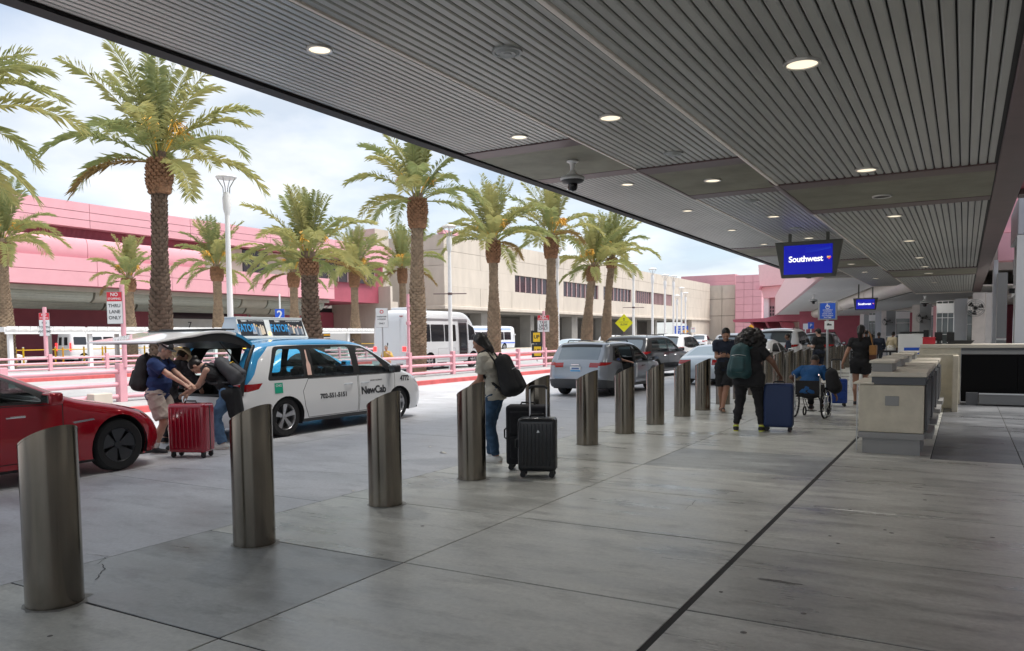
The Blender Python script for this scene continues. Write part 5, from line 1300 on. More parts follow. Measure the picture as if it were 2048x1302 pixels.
def wheel(t, c, r, w, sd, kind):
    key = (round(r, 3), w, kind)
    if key not in _wc:
        rt = Matrix.Rotation(math.pi/2, 3, 'X')      # lathe axis along y
        ty = MB().lathe([(r*.66, -w/2), (r*.9, -w/2), (r*.98, -w*.38), (r, -w*.25), (r, w*.25), (r*.98, w*.38), (r*.9, w/2), (r*.66, w/2*.95)], 32, M=rt).mesh('tyre', 40); ty.materials.append(M_tyre)
        rm = MB()
        rr = r*.665
        rm.lathe([(rr, w*.40), (rr*.97, w*.46), (rr*.93, w*.40), (rr*.90, w*.1), (rr*.9, -w*.4)], 30, M=rt)
        rm.lathe([(.001, w*.30), (rr*.2, w*.31), (rr*.23, w*.25), (rr*.23, w*.1)], 18, M=rt)
        ns = 5
        for k in range(ns):
            a = 2*math.pi*k/ns+.3
            wd = .17 if kind == 'five' else .50
            for da in ((-.1, .1) if kind == 'five' else (0,)):
                c0, s0 = math.cos(a+da*.4), math.sin(a+da*.4); c1, s1 = math.cos(a+da), math.sin(a+da); px, pz = -s1, c1
                i0, o0 = rr*.18, rr*.94; wi, wo = rr*.10, rr*wd*(.62 if kind == 'five' else 1)
                vs = [(c0*i0+px*wi, -w*.27, s0*i0+pz*wi), (c0*i0-px*wi, -w*.27, s0*i0-pz*wi), (c1*o0-px*wo, -w*.42, s1*o0-pz*wo), (c1*o0+px*wo, -w*.42, s1*o0+pz*wo)]
                vs2 = [(p[0], p[1]+.035, p[2]) for p in vs]; rm.add(vs+vs2, [(0, 1, 2, 3), (7, 6, 5, 4), (0, 4, 5, 1), (1, 5, 6, 2), (2, 6, 7, 3), (3, 7, 4, 0)])
        rme = rm.mesh('rim', 35); rme.materials.append(M_rim if kind == 'five' else M_rimd)
        dk = MB().lathe([(.001, -w*.12), (rr*.9, -w*.1)], 22, M=rt).mesh('brake_disc', 40); dk.materials.append(mat('brake_disc', (.05, .05, .05), .5))
        _wc[key] = (ty, rme, dk)
    ty, rme, dk = _wc[key]
    e = obj('wheel', ty, None, t); e.location = c
    # outer face is towards local -y of the rim mesh
    a = obj('rim', rme, None, e); b = obj('brake_disc', dk, None, e)
    if sd > 0: e.rotation_euler = (0, 0, math.pi)
    e.location = (c[0], c[1]-sd*w/2, c[2])
    return e

UP = R(90)     # heading along the road, away from the camera
# ---- the open taxi
M_adframe = mat('advert_box_frame', (.62, .64, .63), .4)
taxi_spec = dict(L=5.08, H=1.76, W=.99, belt=1.02, wr=.34, axles=(.99, 4.02), paint=P_white, grid=.07, zs=.22, tumble=.17, ftaper=.24, rtaper=.07, Rn=.22, wide=.62,
    prof=[(.10, .24), (.02, .34), (.0, .55), (.02, .72), (.10, .80), (.14, 1.0), (.22, 1.25), (.36, 1.52), (.5, 1.665), (.8, 1.715), (1.3, 1.75), (2.0, 1.76), (2.6, 1.74), (3.0, 1.68), (3.35, 1.55), (3.75, 1.31), (4.05, 1.14), (4.3, 1.05), (4.6, .97), (4.85, .84), (5.02, .66), (5.08, .48), (5.06, .3), (4.98, .2)],
    cabin=(.5, 3.75), rows=(1.0, 1.95, 2.85), seatz=.56, mirror=(3.72, 1.06), mirror_mat=M_black, handles=[(2.52, .865), (2.98, .865)], handle_mat=M_alu,
    regions=[dict(name='window', poly=rnd([(.66, 1.10), (1.42, 1.07), (1.42, 1.575), (.90, 1.585)], 1), mat=M_glassc), dict(name='window', poly=rnd([(1.66, 1.07), (2.70, 1.06), (2.66, 1.60), (1.66, 1.60)], 1), mat=M_glassc),
             dict(name='window', poly=rnd([(2.86, 1.06), (3.68, 1.06), (3.34, 1.40), (3.10, 1.545), (2.84, 1.59)], 1), mat=M_glassc), dict(name='quarter_window', poly=[(3.74, 1.09), (3.93, 1.09), (3.74, 1.21)], mat=M_glassdk),
             dict(poly=rnd([(.58, 1.03), (4.02, 1.03), (3.75, 1.24), (3.36, 1.46), (3.05, 1.61), (2.7, 1.645), (1.5, 1.65), (.82, 1.63)], 0), mat=M_black, mo=True),
             dict(name='tail_lamp', poly=[(-.05, .90), (.02, .98), (.48, 1.0), (.40, .90), (.20, .86), (-.05, .86)], mat=M_tail), dict(name='head_lamp', poly=[(4.62, .80), (4.95, .62), (5.1, .62), (5.1, .74), (4.8, .90), (4.5, .96)], mat=M_head),
             dict(name='sliding_door', poly=[(1.50, .30), (2.79, .30), (2.79, 1.028), (1.50, 1.028), (1.36, .80), (1.40, .52)], mat=P_white, seam=True), dict(name='front_door', poly=[(2.81, .30), (3.72, .32), (3.86, .55), (3.90, .85), (3.90, 1.028), (2.81, 1.028)], mat=P_white, seam=True),
             dict(poly=[(-.1, 1.18), (.20, .98), (.34, 1.16), (.46, 1.40), (.72, 1.63), (1.0, 1.655), (2.7, 1.65), (3.1, 1.615), (3.5, 1.41), (3.95, 1.14), (4.02, 1.05), (4.3, 1.5), (3.0, 2.), (0, 2.)], mat=P_blue, mo=True),
             dict(poly=[(1.2, .16), (3.7, .16), (3.7, .29), (1.2, .29)], mat=M_clad, mo=True)],
    wregions=[dict(name='tailgate_opening', x=(.06, .47), z=(.74, 1.66), f=(0, .9), hole=True), dict(name='windscreen', x=(3.02, 4.10), z=(1.12, 1.70), f=(0, .9), mat=M_glassc),
              dict(name='tail_lamp', x=(-.1, .2), z=(.86, .99), f=(.9, 1), mat=M_tail, split=True), dict(x=(.0, 4.1), z=(1.1, 2.), f=(0, 1), mat=P_blue, mo=True), dict(name='head_lamp', x=(4.6, 5.2), z=(.62, .8), f=(.78, 1), mat=M_head, split=True)])
TX, TY = -10.89, 8.60
taxi, TYf, tprof = car('white and blue taxi minivan with open tailgate and rooftop advert', 'taxi', TX, TY, UP, taxi_spec, name='taxi')
def on_side(tx_, Yf, x, z, out=.004): return (x, -(float(Yf(np.array([[x, z]]))[0])+out), z)
def side_text(t_, Yf, s_, size, m_, x, z, tilt=0., **k):
    # lettering that follows the right-hand side of a vehicle
    me = text_mesh(s_, size, depth=.001, **k); 
    vs = np.array([v.co[:] for v in me.vertices]); P = np.c_[x+vs[:, 0], z+vs[:, 1]]; yv = Yf(P)
    for v, p, yy_, dz in zip(me.vertices, P, yv, vs[:, 2]): v.co = (p[0], -(yy_+.0035+dz), p[1])
    return obj('lettering', me, m_, t_)
M_inkc = mat('vinyl_lettering', (.03, .03, .035), .4)
side_text(taxi, TYf, '702-551-5151', .125, M_inkc, 2.12, .67, bold=.0045)
side_text(taxi, TYf, 'NewCab', .21, M_inkc, 3.23, .70, bold=.007, space=.95)
side_text(taxi, TYf, '4772', .155, M_inkc, 4.22, .89, bold=.005)
side_text(taxi, TYf, 'NEVADA CAB SERVICE', .035, M_inkc, 3.32, .90)
gd = MB(); 
for (a, b, c_, d_) in ((0.72, 0.90, .80, .985),):
    n = 5
    P = np.array([(a+(b-a)*i/n, c_+(d_-c_)*j/n) for i in range(n+1) for j in range(n+1)]); yv = TYf(P)
    gd.add([(p[0], -(y_+.004), p[1]) for p, y_ in zip(P, yv)], [(i*(n+1)+j, (i+1)*(n+1)+j, (i+1)*(n+1)+j+1, i*(n+1)+j+1) for i in range(n) for j in range(n)])
gd.build('green_sticker', mat('green_sticker', (.01, .36, .22), .4), taxi, world=False)
side_text(taxi, TYf, 'CNG', .06, M_signw, .81, .935, bold=.001)
bt = MB(); P = [(1.50, 1.09), (1.60, 1.09), (1.60, 1.28), (1.565, 1.36), (1.56, 1.56), (1.53, 1.56), (1.525, 1.36), (1.50, 1.28)]; yv = TYf(np.array(P)); bt.add([(p[0], -(y_+.004), p[1]) for p, y_ in zip(P, yv)], [tuple(range(8))])
bt.build('bottle_sticker', mat('bottle_print', (.75, .50, .42), .4), taxi, world=False)
# tailgate swung up
hg = Vector((.42, 0, 1.70))
out_ = [(0, 0), (-.22, .15), (-.50, .22), (-.85, .21), (-1.15, .15), (-1.5, .09), (-1.78, .05)]
inn_ = [(-1.76, .0), (-1.45, .0), (-1.1, .03), (-.75, .05), (-.35, .0), (-.02, -.09)]
def hatch(poly, w0, w1, nm, m_, **kk):
    mb = MB(); n = len(poly); vs = []
    for s_ in (-1, 1):
        for (a, b) in poly: vs.append((hg.x+a, s_*(w0+(w1-w0)*min(1, -a/1.6)), hg.z+b))
    mb.add(vs, [tuple(range(n-1, -1, -1)), tuple(range(n, 2*n))]+[(i, (i+1) % n, n+(i+1) % n, n+i) for i in range(n)]); return mb.build(nm, m_, kk.pop('par', taxi), smooth=50, world=False, **kk)
dn = [tuple(p) for p in resample(chaikin(out_, 2), .12)]; di = [tuple(p) for p in resample(chaikin(inn_, 2), .12)]
shell = [(p[0]-.0, p[1]-(.045 if p[0] > -1.2 else .03)) for p in dn[::-1]]
tg = hatch(dn+shell, .80, .84, 'tailgate', P_white, bevel=.008)
cut = [p for p in dn if p[0] > -.42]; hatch([(p[0], p[1]+.006) for p in cut]+[(p[0], p[1]-.05) for p in cut[::-1]], .806, .816, 'blue_tailgate_edge', P_blue, par=tg)
hatch([(p[0], p[1]-.004) for p in shell if p[0] > -1.72][::-1]+[p for p in di if p[0] > -1.7], .79, .82, 'inner_trim', M_black, par=tg)
hatch([(-.40, .228), (-.85, .222), (-.85, .205), (-.40, .212)], .66, .68, 'rear_window', M_glassdk, par=tg)
sp_ = MB(); sp_.box(hg.x-.62, hg.x-.25, -.70, .70, hg.z+.225, hg.z+.25); sp_.build('spoiler', M_black, tg, bevel=.01, world=False)
hatch([(-.20, .17), (-.30, .20), (-.30, .185), (-.20, .15)], .25, .25, 'lit_brake_lamp', mat('pink_red_lamp', (.75, .12, .2), .3), par=tg)
for s_ in (-1, 1):
    MB().tube([(.30, s_*.80, 1.15), (hg.x-.62, s_*.78, hg.z+.02)], .013, 6).build('gas_strut', M_black, taxi, world=False)
fr_ = MB(); fr_.tube([(.12, -.86, .80), (.16, -.86, 1.05), (.28, -.84, 1.38), (.46, -.78, 1.64), (.50, 0, 1.68), (.46, .78, 1.64), (.28, .84, 1.38), (.16, .86, 1.05), (.12, .86, .80), (.10, 0, .78), (.12, -.86, .80)], .035, 7, False)
fr_.build('tailgate_frame', M_black, taxi, world=False, smooth=50)
lm = MB(); lm.lathe([(.001, 0), (.03, .004), (.035, .02)], 12, (.62, -.4, 1.60)); lm.build('cargo_lamp', mat('amber_lamp', (1, .55, .1), .4, emit=2., emit_col=(1, .5, .05)), taxi, world=False)
# rooftop advert
squash(taxi, .94)
rb = thing('rooftop_advert', 'two-faced rooftop advert box with blue lettering on the taxi', 'advert', (TX, TY+.62, 1.655), UP); rb.scale = (.80, .85, .80)
k = dict(world=False)
def slope(z): return .30-.16*(z/.42)
MB().prism([(.0, .03), (2.06, .03), (1.98, .47), (.08, .47)], 'y', -.17, .17).build('core', M_adframe, rb, **k)
MB().box(.02, 2.04, -.31, .31, 0, .05).build('base_rail', M_adframe, rb, bevel=.01, **k); MB().box(.06, 2.0, -.17, .17, .455, .49).build('top_rail', M_adframe, rb, bevel=.01, **k)
for s_ in (-1, 1):
    fc = MB(); fc.add([(.02, s_*.30, .05), (2.04, s_*.30, .05), (1.98, s_*.16, .455), (.08, s_*.16, .455), (.02, s_*.16, .05), (2.04, s_*.16, .05)], [(0, 1, 2, 3), (0, 3, 4), (1, 5, 2)]); fc.build('sloped_face', M_adframe, rb, **k)
M_adblack = mat('advert_black', (.02, .022, .028), .35); M_adblue = mat('advert_blue', (.03, .26, .55), .4)
adc = [mat('advert_tone_%s' % n_, c_, .5) for n_, c_ in (('cream', (.6, .5, .38)), ('grey', (.35, .36, .38)), ('gold', (.55, .36, .10)), ('rose', (.5, .25, .22)), ('slate', (.10, .13, .17)))]
ang = math.atan2(.405, .14)
Mf = Matrix.Translation((0, -.30, .05)) @ Matrix.Rotation(ang, 4, 'X')
rgd = random.Random(5)
for (a, b) in ((.10, .82), (.98, 1.97)):
    pn = MB(); pn.box(a, b, .035, .40, .002, .008, M=Mf); po = pn.build('poster', M_adblack, rb, **k)
    ln = b-a
    tm = text_mesh('TERRY', .055, depth=.001, bold=.001); tm.transform(Mf @ Matrix.Translation((a+ln*.22, .365, .010))); obj('lettering', tm, M_signw, po)
    tm = text_mesh('FATOR', .235, depth=.001, bold=.006, xs=.62 if ln < .8 else .72); tm.transform(Mf @ Matrix.Translation((a+ln*.25, .20, .010))); obj('lettering', tm, M_adblue, po)
    tm = text_mesh('THE VOICE OF ENTERTAINMENT', .030, depth=.001); tm.transform(Mf @ Matrix.Translation((a+ln*.70, .372, .010))); obj('lettering', tm, M_signw, po)
    for j in range(9 if ln > .8 else 6):
        u = a+ln*(.50+.48*j/(9 if ln > .8 else 6)); hh = rgd.uniform(.10, .17); q = MB(); y0 = rgd.uniform(.07, .12)
        q.lathe([(.001, 0), (.022, 0)], 9, M=None); q.v = [tuple(Mf @ Vector((p[0]+u, p[1]*1.25+y0+hh+.02, .0095))) for p in q.v]; q.build('poster_figure', adc[rgd.choice((0, 2, 3))], po, **k)
        q = MB(); q.add([tuple(Mf @ Vector(p)) for p in ((u-.032, y0-.04, .0092), (u+.032, y0-.04, .0092), (u+.024, y0+hh, .0092), (u-.024, y0+hh, .0092))], [(0, 1, 2, 3)]); q.build('poster_figure', adc[rgd.choice((1, 4, 4, 0))], po, **k)
MB().lathe([(.03, 0), (.032, .03), (.02, .055), (.002, .06)], 12, (.90, -.262, .10)).build('amber_lamp', MATS['amber_lamp'], rb, smooth=40, **k)

# ---- red sedan
red_spec = dict(L=4.69, H=1.44, W=.925, belt=.93, wr=.335, axles=(.99, 3.86), paint=P_red, grid=.06, zs=.16, tumble=.22, ftaper=.30, rtaper=.12, Rn=.28, R=.13, rim='aero', wide=.55,
    prof=[(.10, .25), (.02, .4), (.0, .62), (.06, .88), (.14, 1.03), (.5, 1.10), (.95, 1.27), (1.4, 1.39), (1.9, 1.44), (2.2, 1.425), (2.55, 1.32), (2.95, 1.13), (3.28, .975), (3.5, .92), (3.9, .845), (4.25, .755), (4.48, .645), (4.63, .50), (4.685, .36), (4.66, .25), (4.58, .17)],
    cabin=(1.0, 3.0), rows=(1.25, 2.15), seatz=.45, mirror=(2.92, .94), handles=[(1.62, .80), (2.60, .80)],
    regions=[dict(name='window', poly=rnd([(2.02, .975), (2.94, .955), (2.58, 1.20), (2.25, 1.33), (2.02, 1.36)], 1), mat=M_glassc), dict(name='window', poly=rnd([(.78, 1.03), (1.95, .98), (1.95, 1.36), (1.5, 1.34), (1.1, 1.22)], 1), mat=M_glassc),
             dict(poly=[(.66, 1.02), (2.0, .952), (3.10, .925), (3.17, .955), (2.62, 1.22), (2.25, 1.37), (1.9, 1.39), (1.4, 1.345), (1.0, 1.20)], mat=M_black, mo=True),
             dict(name='front_door', poly=[(1.98, .27), (2.98, .27), (3.12, .45), (3.14, .915), (1.98, .945)], mat=P_red, seam=True), dict(name='rear_door', poly=[(.98, .80), (1.30, .55), (1.42, .27), (1.96, .27), (1.96, .945), (.98, 1.0)], mat=P_red, seam=True),
             dict(name='head_lamp', poly=[(4.06, .775), (4.38, .655), (4.56, .55), (4.50, .67), (4.25, .752)], mat=M_head), dict(name='fender_vent', poly=[(3.26, .668), (3.52, .69), (3.50, .71), (3.24, .69)], mat=M_chrome),
             dict(name='tail_lamp', poly=[(-.1, .78), (.34, .86), (.32, .94), (.0, .92)], mat=M_tail), dict(poly=[(1.25, .1), (3.5, .1), (3.5, .205), (1.25, .205)], mat=M_black, mo=True)],
    wregions=[dict(name='windscreen', x=(2.25, 3.30), z=(.96, 1.42), f=(0, .9), mat=M_glassdk), dict(name='roof_glass', x=(1.0, 2.2), z=(1.2, 1.5), f=(0, .78), mat=M_glassdk), dict(name='rear_window', x=(.5, .99), z=(1.05, 1.3), f=(0, .9), mat=M_glassdk)])
red, RYf, rprof = car('glossy red electric sedan with dark wheels cut by the left edge', 'car', -10.17, 2.26, UP, red_spec, name='sedan')

# ---- grey SUV with the rear door open
suv_regs = lambda P: [dict(name='window', poly=rnd([(.62, 1.12), (1.02, 1.08), (1.02, 1.48), (.86, 1.50)], 1), mat=M_glassdk), dict(name='window', poly=rnd([(1.12, 1.06), (1.98, 1.04), (1.98, 1.54), (1.10, 1.52)], 1), mat=M_glassdk),
             dict(name='window', poly=rnd([(2.08, 1.04), (3.02, 1.04), (2.72, 1.36), (2.45, 1.50), (2.08, 1.55)], 1), mat=M_glassdk),
             dict(poly=[(.5, 1.12), (1.0, 1.03), (3.22, 1.0), (3.02, 1.2), (2.75, 1.42), (2.45, 1.56), (1.9, 1.59), (.75, 1.54)], mat=M_black, mo=True),
             dict(name='front_door', poly=[(2.03, .34), (3.02, .34), (3.16, .6), (3.16, .995), (2.03, 1.01)], mat=P, seam=True), dict(name='rear_door', poly=[(1.02, .86), (1.34, .62), (1.40, .34), (2.01, .34), (2.01, 1.01), (1.02, 1.03)], mat=P, seam=True),
             dict(name='tail_lamp', poly=[(-.1, .93), (.34, 1.0), (.46, 1.06), (.30, 1.07), (-.1, 1.06)], mat=M_tail), dict(name='head_lamp', poly=[(4.15, .86), (4.5, .72), (4.6, .74), (4.45, .88), (4.12, .94)], mat=M_head),
             dict(name='wheel_arch_trim', poly=arc_poly(.95, .35, .50, 0), mat=M_clad), dict(name='wheel_arch_trim', poly=arc_poly(3.64, .35, .50, 0), mat=M_clad),
             dict(name='sill_trim', poly=[(-.1, .15), (4.7, .15), (4.7, .42), (3.2, .36), (1.4, .36), (-.1, .56)], mat=M_clad)]
def suv_spec(P, **k):
    s = dict(L=4.6, H=1.69, W=.93, belt=1.02, wr=.35, axles=(.95, 3.64), paint=P, grid=.085, zs=.24, tumble=.19, ftaper=.22, rtaper=.10, Rn=.2,
        prof=[(.10, .28), (.02, .4), (.0, .6), (.03, .8), (.07, 1.0), (.2, 1.2), (.38, 1.46), (.44, 1.60), (.6, 1.655), (1.1, 1.685), (1.8, 1.69), (2.3, 1.66), (2.65, 1.55), (3.0, 1.33), (3.3, 1.13), (3.55, 1.06), (4.1, .985), (4.4, .90), (4.55, .74), (4.6, .52), (4.57, .32), (4.5, .22)],
        cabin=(.6, 3.0), rows=(1.35, 2.3), seatz=.6, mirror=(3.02, 1.05), mirror_mat=M_black, handles=[(1.72, .88), (2.74, .88)], handle_mat=M_black, rails=(.7, 2.4), plate=.86,
        regions=suv_regs(P), wregions=[dict(name='rear_window', x=(.09, .42), z=(1.14, 1.5), f=(0, .9), mat=mat('reflecting_rear_glass', (.20, .23, .25), .08, metal=.6)), dict(x=(.0, .46), z=(1.49, 1.62), f=(0, .97), mat=M_black, mo=True), dict(name='windscreen', x=(2.55, 3.36), z=(1.12, 1.62), f=(0, .9), mat=M_glassdk),
                  dict(name='tail_lamp', x=(-.1, .3), z=(.93, 1.06), f=(.6, 1), mat=M_tail, split=True), dict(name='rear_bumper', x=(-.1, .2), z=(.2, .56), f=(0, 1), mat=M_clad)])
    s.update(k); return s
SXp, SYp = -9.15, 19.35
sp1 = suv_spec(P_grey); sp1['regions'] = [dict(name='door_opening', poly=[(1.30, .38), (1.98, .38), (1.98, 1.52), (1.14, 1.50), (1.12, .95)], mat=P_grey, hole=True, side=-1)]+sp1['regions']
suv, SYf, sprof = car('silver grey SUV with its rear side door open seen from behind', 'SUV', SXp, SYp, UP, sp1, name='suv')
sd_hinge = Vector((2.0, -.93, 0)); Md = Matrix.Translation(sd_hinge) @ Matrix.Rotation(R(24), 4, 'Z') @ Matrix.Translation(-sd_hinge)
dr = MB(); dr.prism([(1.32, .38), (1.98, .38), (1.98, 1.02), (1.08, 1.02), (1.10, .92)], 'y', -.94, -.87); dm_ = dr.mesh('open_rear_door', 30, .02); dm_.transform(Md); od = obj('open_rear_door', dm_, P_grey, suv, 'opened rear door')
fr2 = MB(); fr2.tube([(1.10, -.90, 1.02), (1.14, -.84, 1.46), (1.30, -.82, 1.50), (1.96, -.82, 1.52), (1.98, -.90, 1.02)], .022, 6); m_ = fr2.mesh('door_frame', 40); m_.transform(Md); obj('door_frame', m_, M_black, od)
fr2 = MB(); fr2.tube([(1.14, -.95, .62), (1.16, -.95, .98), (1.26, -.95, 1.0), (1.30, -.95, .7), (1.22, -.95, .58), (1.14, -.95, .62)], .014, 6); m_ = fr2.mesh('door_edge_strip', 40); m_.transform(Md); obj('door_edge_strip', m_, M_signw, od)
dr = MB(); dr.box(1.36, 1.95, -.865, -.83, .42, .98); m_ = dr.mesh('door_lining', 30, .01); m_.transform(Md); obj('door_lining', m_, M_int, od)
MB().tube([(.20, -.30, 1.17), (.19, .05, 1.17)], .012, 5).build('rear_wiper', M_black, suv, world=False)
MB().box(-.03, .0, -.12, .12, .985, 1.005).build('badge_strip', M_chrome, suv, world=False)

squash(suv, .885)
# ---- long black SUV
blk = suv_spec(P_black, grid=.11); sx_, sz_ = 5.7/4.6, 1.90/1.69
def scale_spec(s, kx, kz, kw, wr, **ex):
    s = dict(s); f = lambda p: (p[0]*kx, p[1]*kz)
    s['L'] *= kx; s['H'] *= kz; s['W'] *= kw; s['belt'] *= kz; s['wr'] = wr; s['prof'] = [f(p) for p in s['prof']]; s['axles'] = tuple(a*kx for a in s['axles']); s['cabin'] = tuple(a*kx for a in s['cabin']); s['rows'] = tuple(a*kx for a in s['rows'])
    s['regions'] = [dict(r, poly=[f(p) for p in r['poly']]) for r in s['regions'] if r.get('name') != 'wheel_arch_trim']; s['wregions'] = [dict(w, x=(w['x'][0]*kx, w['x'][1]*kx), z=(w['z'][0]*kz, w['z'][1]*kz)) for w in s['wregions']]
    s['mirror'] = f(s['mirror']); s['handles'] = [f(p) for p in s['handles']]; s['rails'] = tuple(a*kx for a in s['rails']) if s.get('rails') else None; s['plate'] = s['plate']*kz if s.get('plate') else None; s['roofz'] = s['H']
    s.update(ex); return s
b1 = scale_spec(blk, sx_, sz_, 1.08, .40, handle_mat=M_chrome)
for r_ in b1['regions']:
    if r_.get('name') == 'window' and max(p[0] for p in r_['poly']) > 2.4: r_['mat'] = M_glassc
    if r_.get('mat') is M_clad: r_['mat'] = P_black
b1['regions'] = [r_ for r_ in b1['regions'] if not (r_.get('name') == 'window' and max(p[0] for p in r_['poly']) < 1.5)]
b1['regions'] = [dict(name='window', poly=rnd([(.62, 1.24), (1.55, 1.20), (1.55, 1.68), (.85, 1.67)], 1), mat=M_glassdk)]+[(dict(r_, poly=[(max(p[0], 1.66), p[1]) for p in r_['poly']]) if (r_.get('name') == 'window' and max(p[0] for p in r_['poly']) < 2.4) else r_) for r_ in b1['regions']]
bsv, *_ = car('long black SUV with chrome handles beyond the grey SUV', 'SUV', -11.25, 27.9, UP, b1, name='suv')

squash(bsv, .87)
# ---- silver sedan seen from behind, and more traffic farther on
sed_regs = lambda P: [dict(name='window', poly=rnd([(.95, 1.02), (1.95, .98), (1.95, 1.33), (1.5, 1.31), (1.25, 1.22)], 1), mat=M_glassdk), dict(name='window', poly=rnd([(2.05, .98), (3.0, .96), (2.6, 1.24), (2.3, 1.33), (2.05, 1.34)], 1), mat=M_glassdk),
             dict(name='front_door', poly=[(2.0, .27), (3.0, .27), (3.15, .5), (3.15, .94), (2.0, .96)], mat=P, seam=True), dict(name='rear_door', poly=[(1.05, .8), (1.35, .55), (1.45, .27), (1.98, .27), (1.98, .96), (1.05, 1.0)], mat=P, seam=True),
             dict(name='tail_lamp', poly=[(-.1, .76), (.35, .80), (.33, .93), (-.1, .93)], mat=M_tail), dict(name='head_lamp', poly=[(4.2, .72), (4.6, .60), (4.7, .66), (4.4, .78)], mat=M_head)]
def sedan_spec(P, **k):
    s = dict(L=4.75, H=1.45, W=.92, belt=.95, wr=.33, axles=(1.0, 3.8), paint=P, grid=.11, zs=.18, tumble=.2, ftaper=.2, rtaper=.12, Rn=.22,
        prof=[(.10, .26), (.02, .4), (.0, .6), (.04, .85), (.12, .98), (.5, 1.04), (.95, 1.24), (1.35, 1.40), (1.8, 1.45), (2.2, 1.44), (2.55, 1.33), (2.95, 1.12), (3.25, 1.0), (3.8, .9), (4.3, .8), (4.6, .66), (4.74, .48), (4.72, .3), (4.62, .2)],
        cabin=(1.05, 2.95), rows=(1.3, 2.2), seatz=.48, mirror=(2.92, .98), handles=[(1.7, .84), (2.65, .84)], plate=.72, regions=sed_regs(P),
        wregions=[dict(name='rear_window', x=(.5, 1.32), z=(1.06, 1.41), f=(0, .9), mat=mat('pale_rear_glass', (.42, .50, .54), .1, metal=.5)), dict(name='windscreen', x=(2.3, 3.2), z=(1.02, 1.45), f=(0, .9), mat=M_glassdk), dict(name='tail_lamp', x=(-.1, .3), z=(.76, .93), f=(.6, 1), mat=M_tail, split=True)])
    s.update(k); return s
TG = 'cars farther along the road'
ss, *_ = car('pale silver sedan seen from behind the phone-reading man', 'car', -7.45, 25.3, UP+R(-3), sedan_spec(P_silver), TG, name='sedan'); squash(ss, .9)
car('white crossover driving beyond the black SUV', 'car', -12.9, 37.5, UP, suv_spec(P_white, grid=.16), TG, name='suv')
car('white SUV directly beyond the head of the phone-reading man', 'SUV', -8.6, 33.5, UP, suv_spec(P_white, grid=.16), TG, name='suv')
car('big white SUV with dark tailgate left of the man in black', 'SUV', -7.3, 36.0, UP, scale_spec(suv_spec(P_white, grid=.16), 1.12, 1.12, 1.06, .4), TG, name='suv')
car('white sedan between the bollards and the big white SUV', 'car', -7.0, 28.6, UP+R(-4), sedan_spec(P_white, grid=.15), TG, name='sedan')
car('distant white sedan near the dark undercroft opening', 'car', -16.6+1.5, 62, UP, sedan_spec(P_white, grid=.2, interior=False), TG, name='sedan')
car('distant white pickup-like SUV by the dark undercroft opening', 'SUV', -25, 84, UP+R(10), suv_spec(P_white, grid=.2, interior=False), TG, name='suv')
car('distant silver SUV in the middle of the far road', 'SUV', -12.2, 52, UP, suv_spec(P_silver, grid=.2, interior=False), TG, name='suv')
car('distant white SUV behind the palms above the grey SUV roof', 'SUV', -26.5, 62, UP, suv_spec(P_white, grid=.2, interior=False), TG, name='suv')
car('distant grey sedan left of the upper pickup banner', 'car', -26.0, 52.5, UP, sedan_spec(P_silver, grid=.2, interior=False), TG, name='sedan')
car('dark SUV at the end of the bollard row', 'SUV', -7.1, 46.0, UP, suv_spec(P_black, grid=.2, interior=False), TG, name='suv')

# ---- shuttle bus, city bus, vans
def bus_regs(P, L, wins, z0, z1, door=None):
    r_ = [dict(name='window', poly=rnd([(a, z0), (b, z0), (b, z1), (a, z1)], 1), mat=mat('bus_window', (.02, .02, .024), .08, spec=.8)) for a, b in wins]
    if door: r_ += [dict(name='door_pane', poly=[(door[0]+.06, .62), (door[1]-.06, .62), (door[1]-.06, 2.45), (door[0]+.06, 2.45)], mat=MATS['bus_window']), dict(name='door', poly=[(door[0], .5), (door[1], .5), (door[1], 2.55), (door[0], 2.55)], mat=M_alu, seam=True)]
    return r_
bs = dict(L=7.3, H=3.06, W=1.16, belt=1.6, wr=.42, axles=(1.9, 6.0), paint=P_bus, grid=.2, zs=.35, tumble=.10, ftaper=.2, rtaper=.05, R=.16, Rn=.22, wide=1.0, step=.1, interior=False, smooth=2,
    prof=[(.06, .34), (.0, .5), (.0, 1.5), (.02, 2.5), (.10, 2.9), (.3, 3.04), (1, 3.06), (4.8, 3.06), (5.4, 3.0), (5.9, 2.7), (6.3, 2.1), (6.55, 1.55), (6.8, 1.4), (7.15, 1.25), (7.3, .9), (7.28, .4)],
    mirror=(6.3, 1.7), handles=[], regions=bus_regs(P_bus, 7.3, [(.75, 1.95), (2.0, 3.2), (3.25, 4.3)], 1.45, 2.35, (4.55, 5.45))+[dict(name='window', poly=[(5.55, 1.5), (6.35, 1.5), (6.1, 2.2), (5.55, 2.4)], mat=MATS['bus_window']), dict(name='roof_band', poly=[(.3, 2.52), (5.5, 2.52), (5.5, 2.66), (.3, 2.66)], mat=M_alu), dict(name='luggage_hatch', poly=[(2.6, .5), (4.2, .5), (4.2, 1.1), (2.6, 1.1)], mat=P_bus, seam=True)],
    wregions=[dict(name='windscreen', x=(5.5, 6.6), z=(1.5, 2.95), f=(0, .9), mat=MATS['bus_window'])])
bus, *_ = car('white shuttle bus with red tail lamps parked behind the palms', 'bus', -25.05, 31.2, UP, bs, name='bus')
k = dict(world=False)
for s_ in (-1, 1):
    MB().box(-.03, .02, s_*.93-.10, s_*.93+.10, 1.0, 1.22).build('tail_lamp', M_tailon, bus, bevel=.01, **k); MB().box(-.02, .05, s_*.75-.08, s_*.75+.08, 2.72, 2.77).build('marker_lamp', M_tail, bus, **k)
    MB().box(-.028, .0, s_*.36-.33, s_*.36+.33, .75, 2.55).build('rear_door', P_bus, bus, bevel=.012, **k)
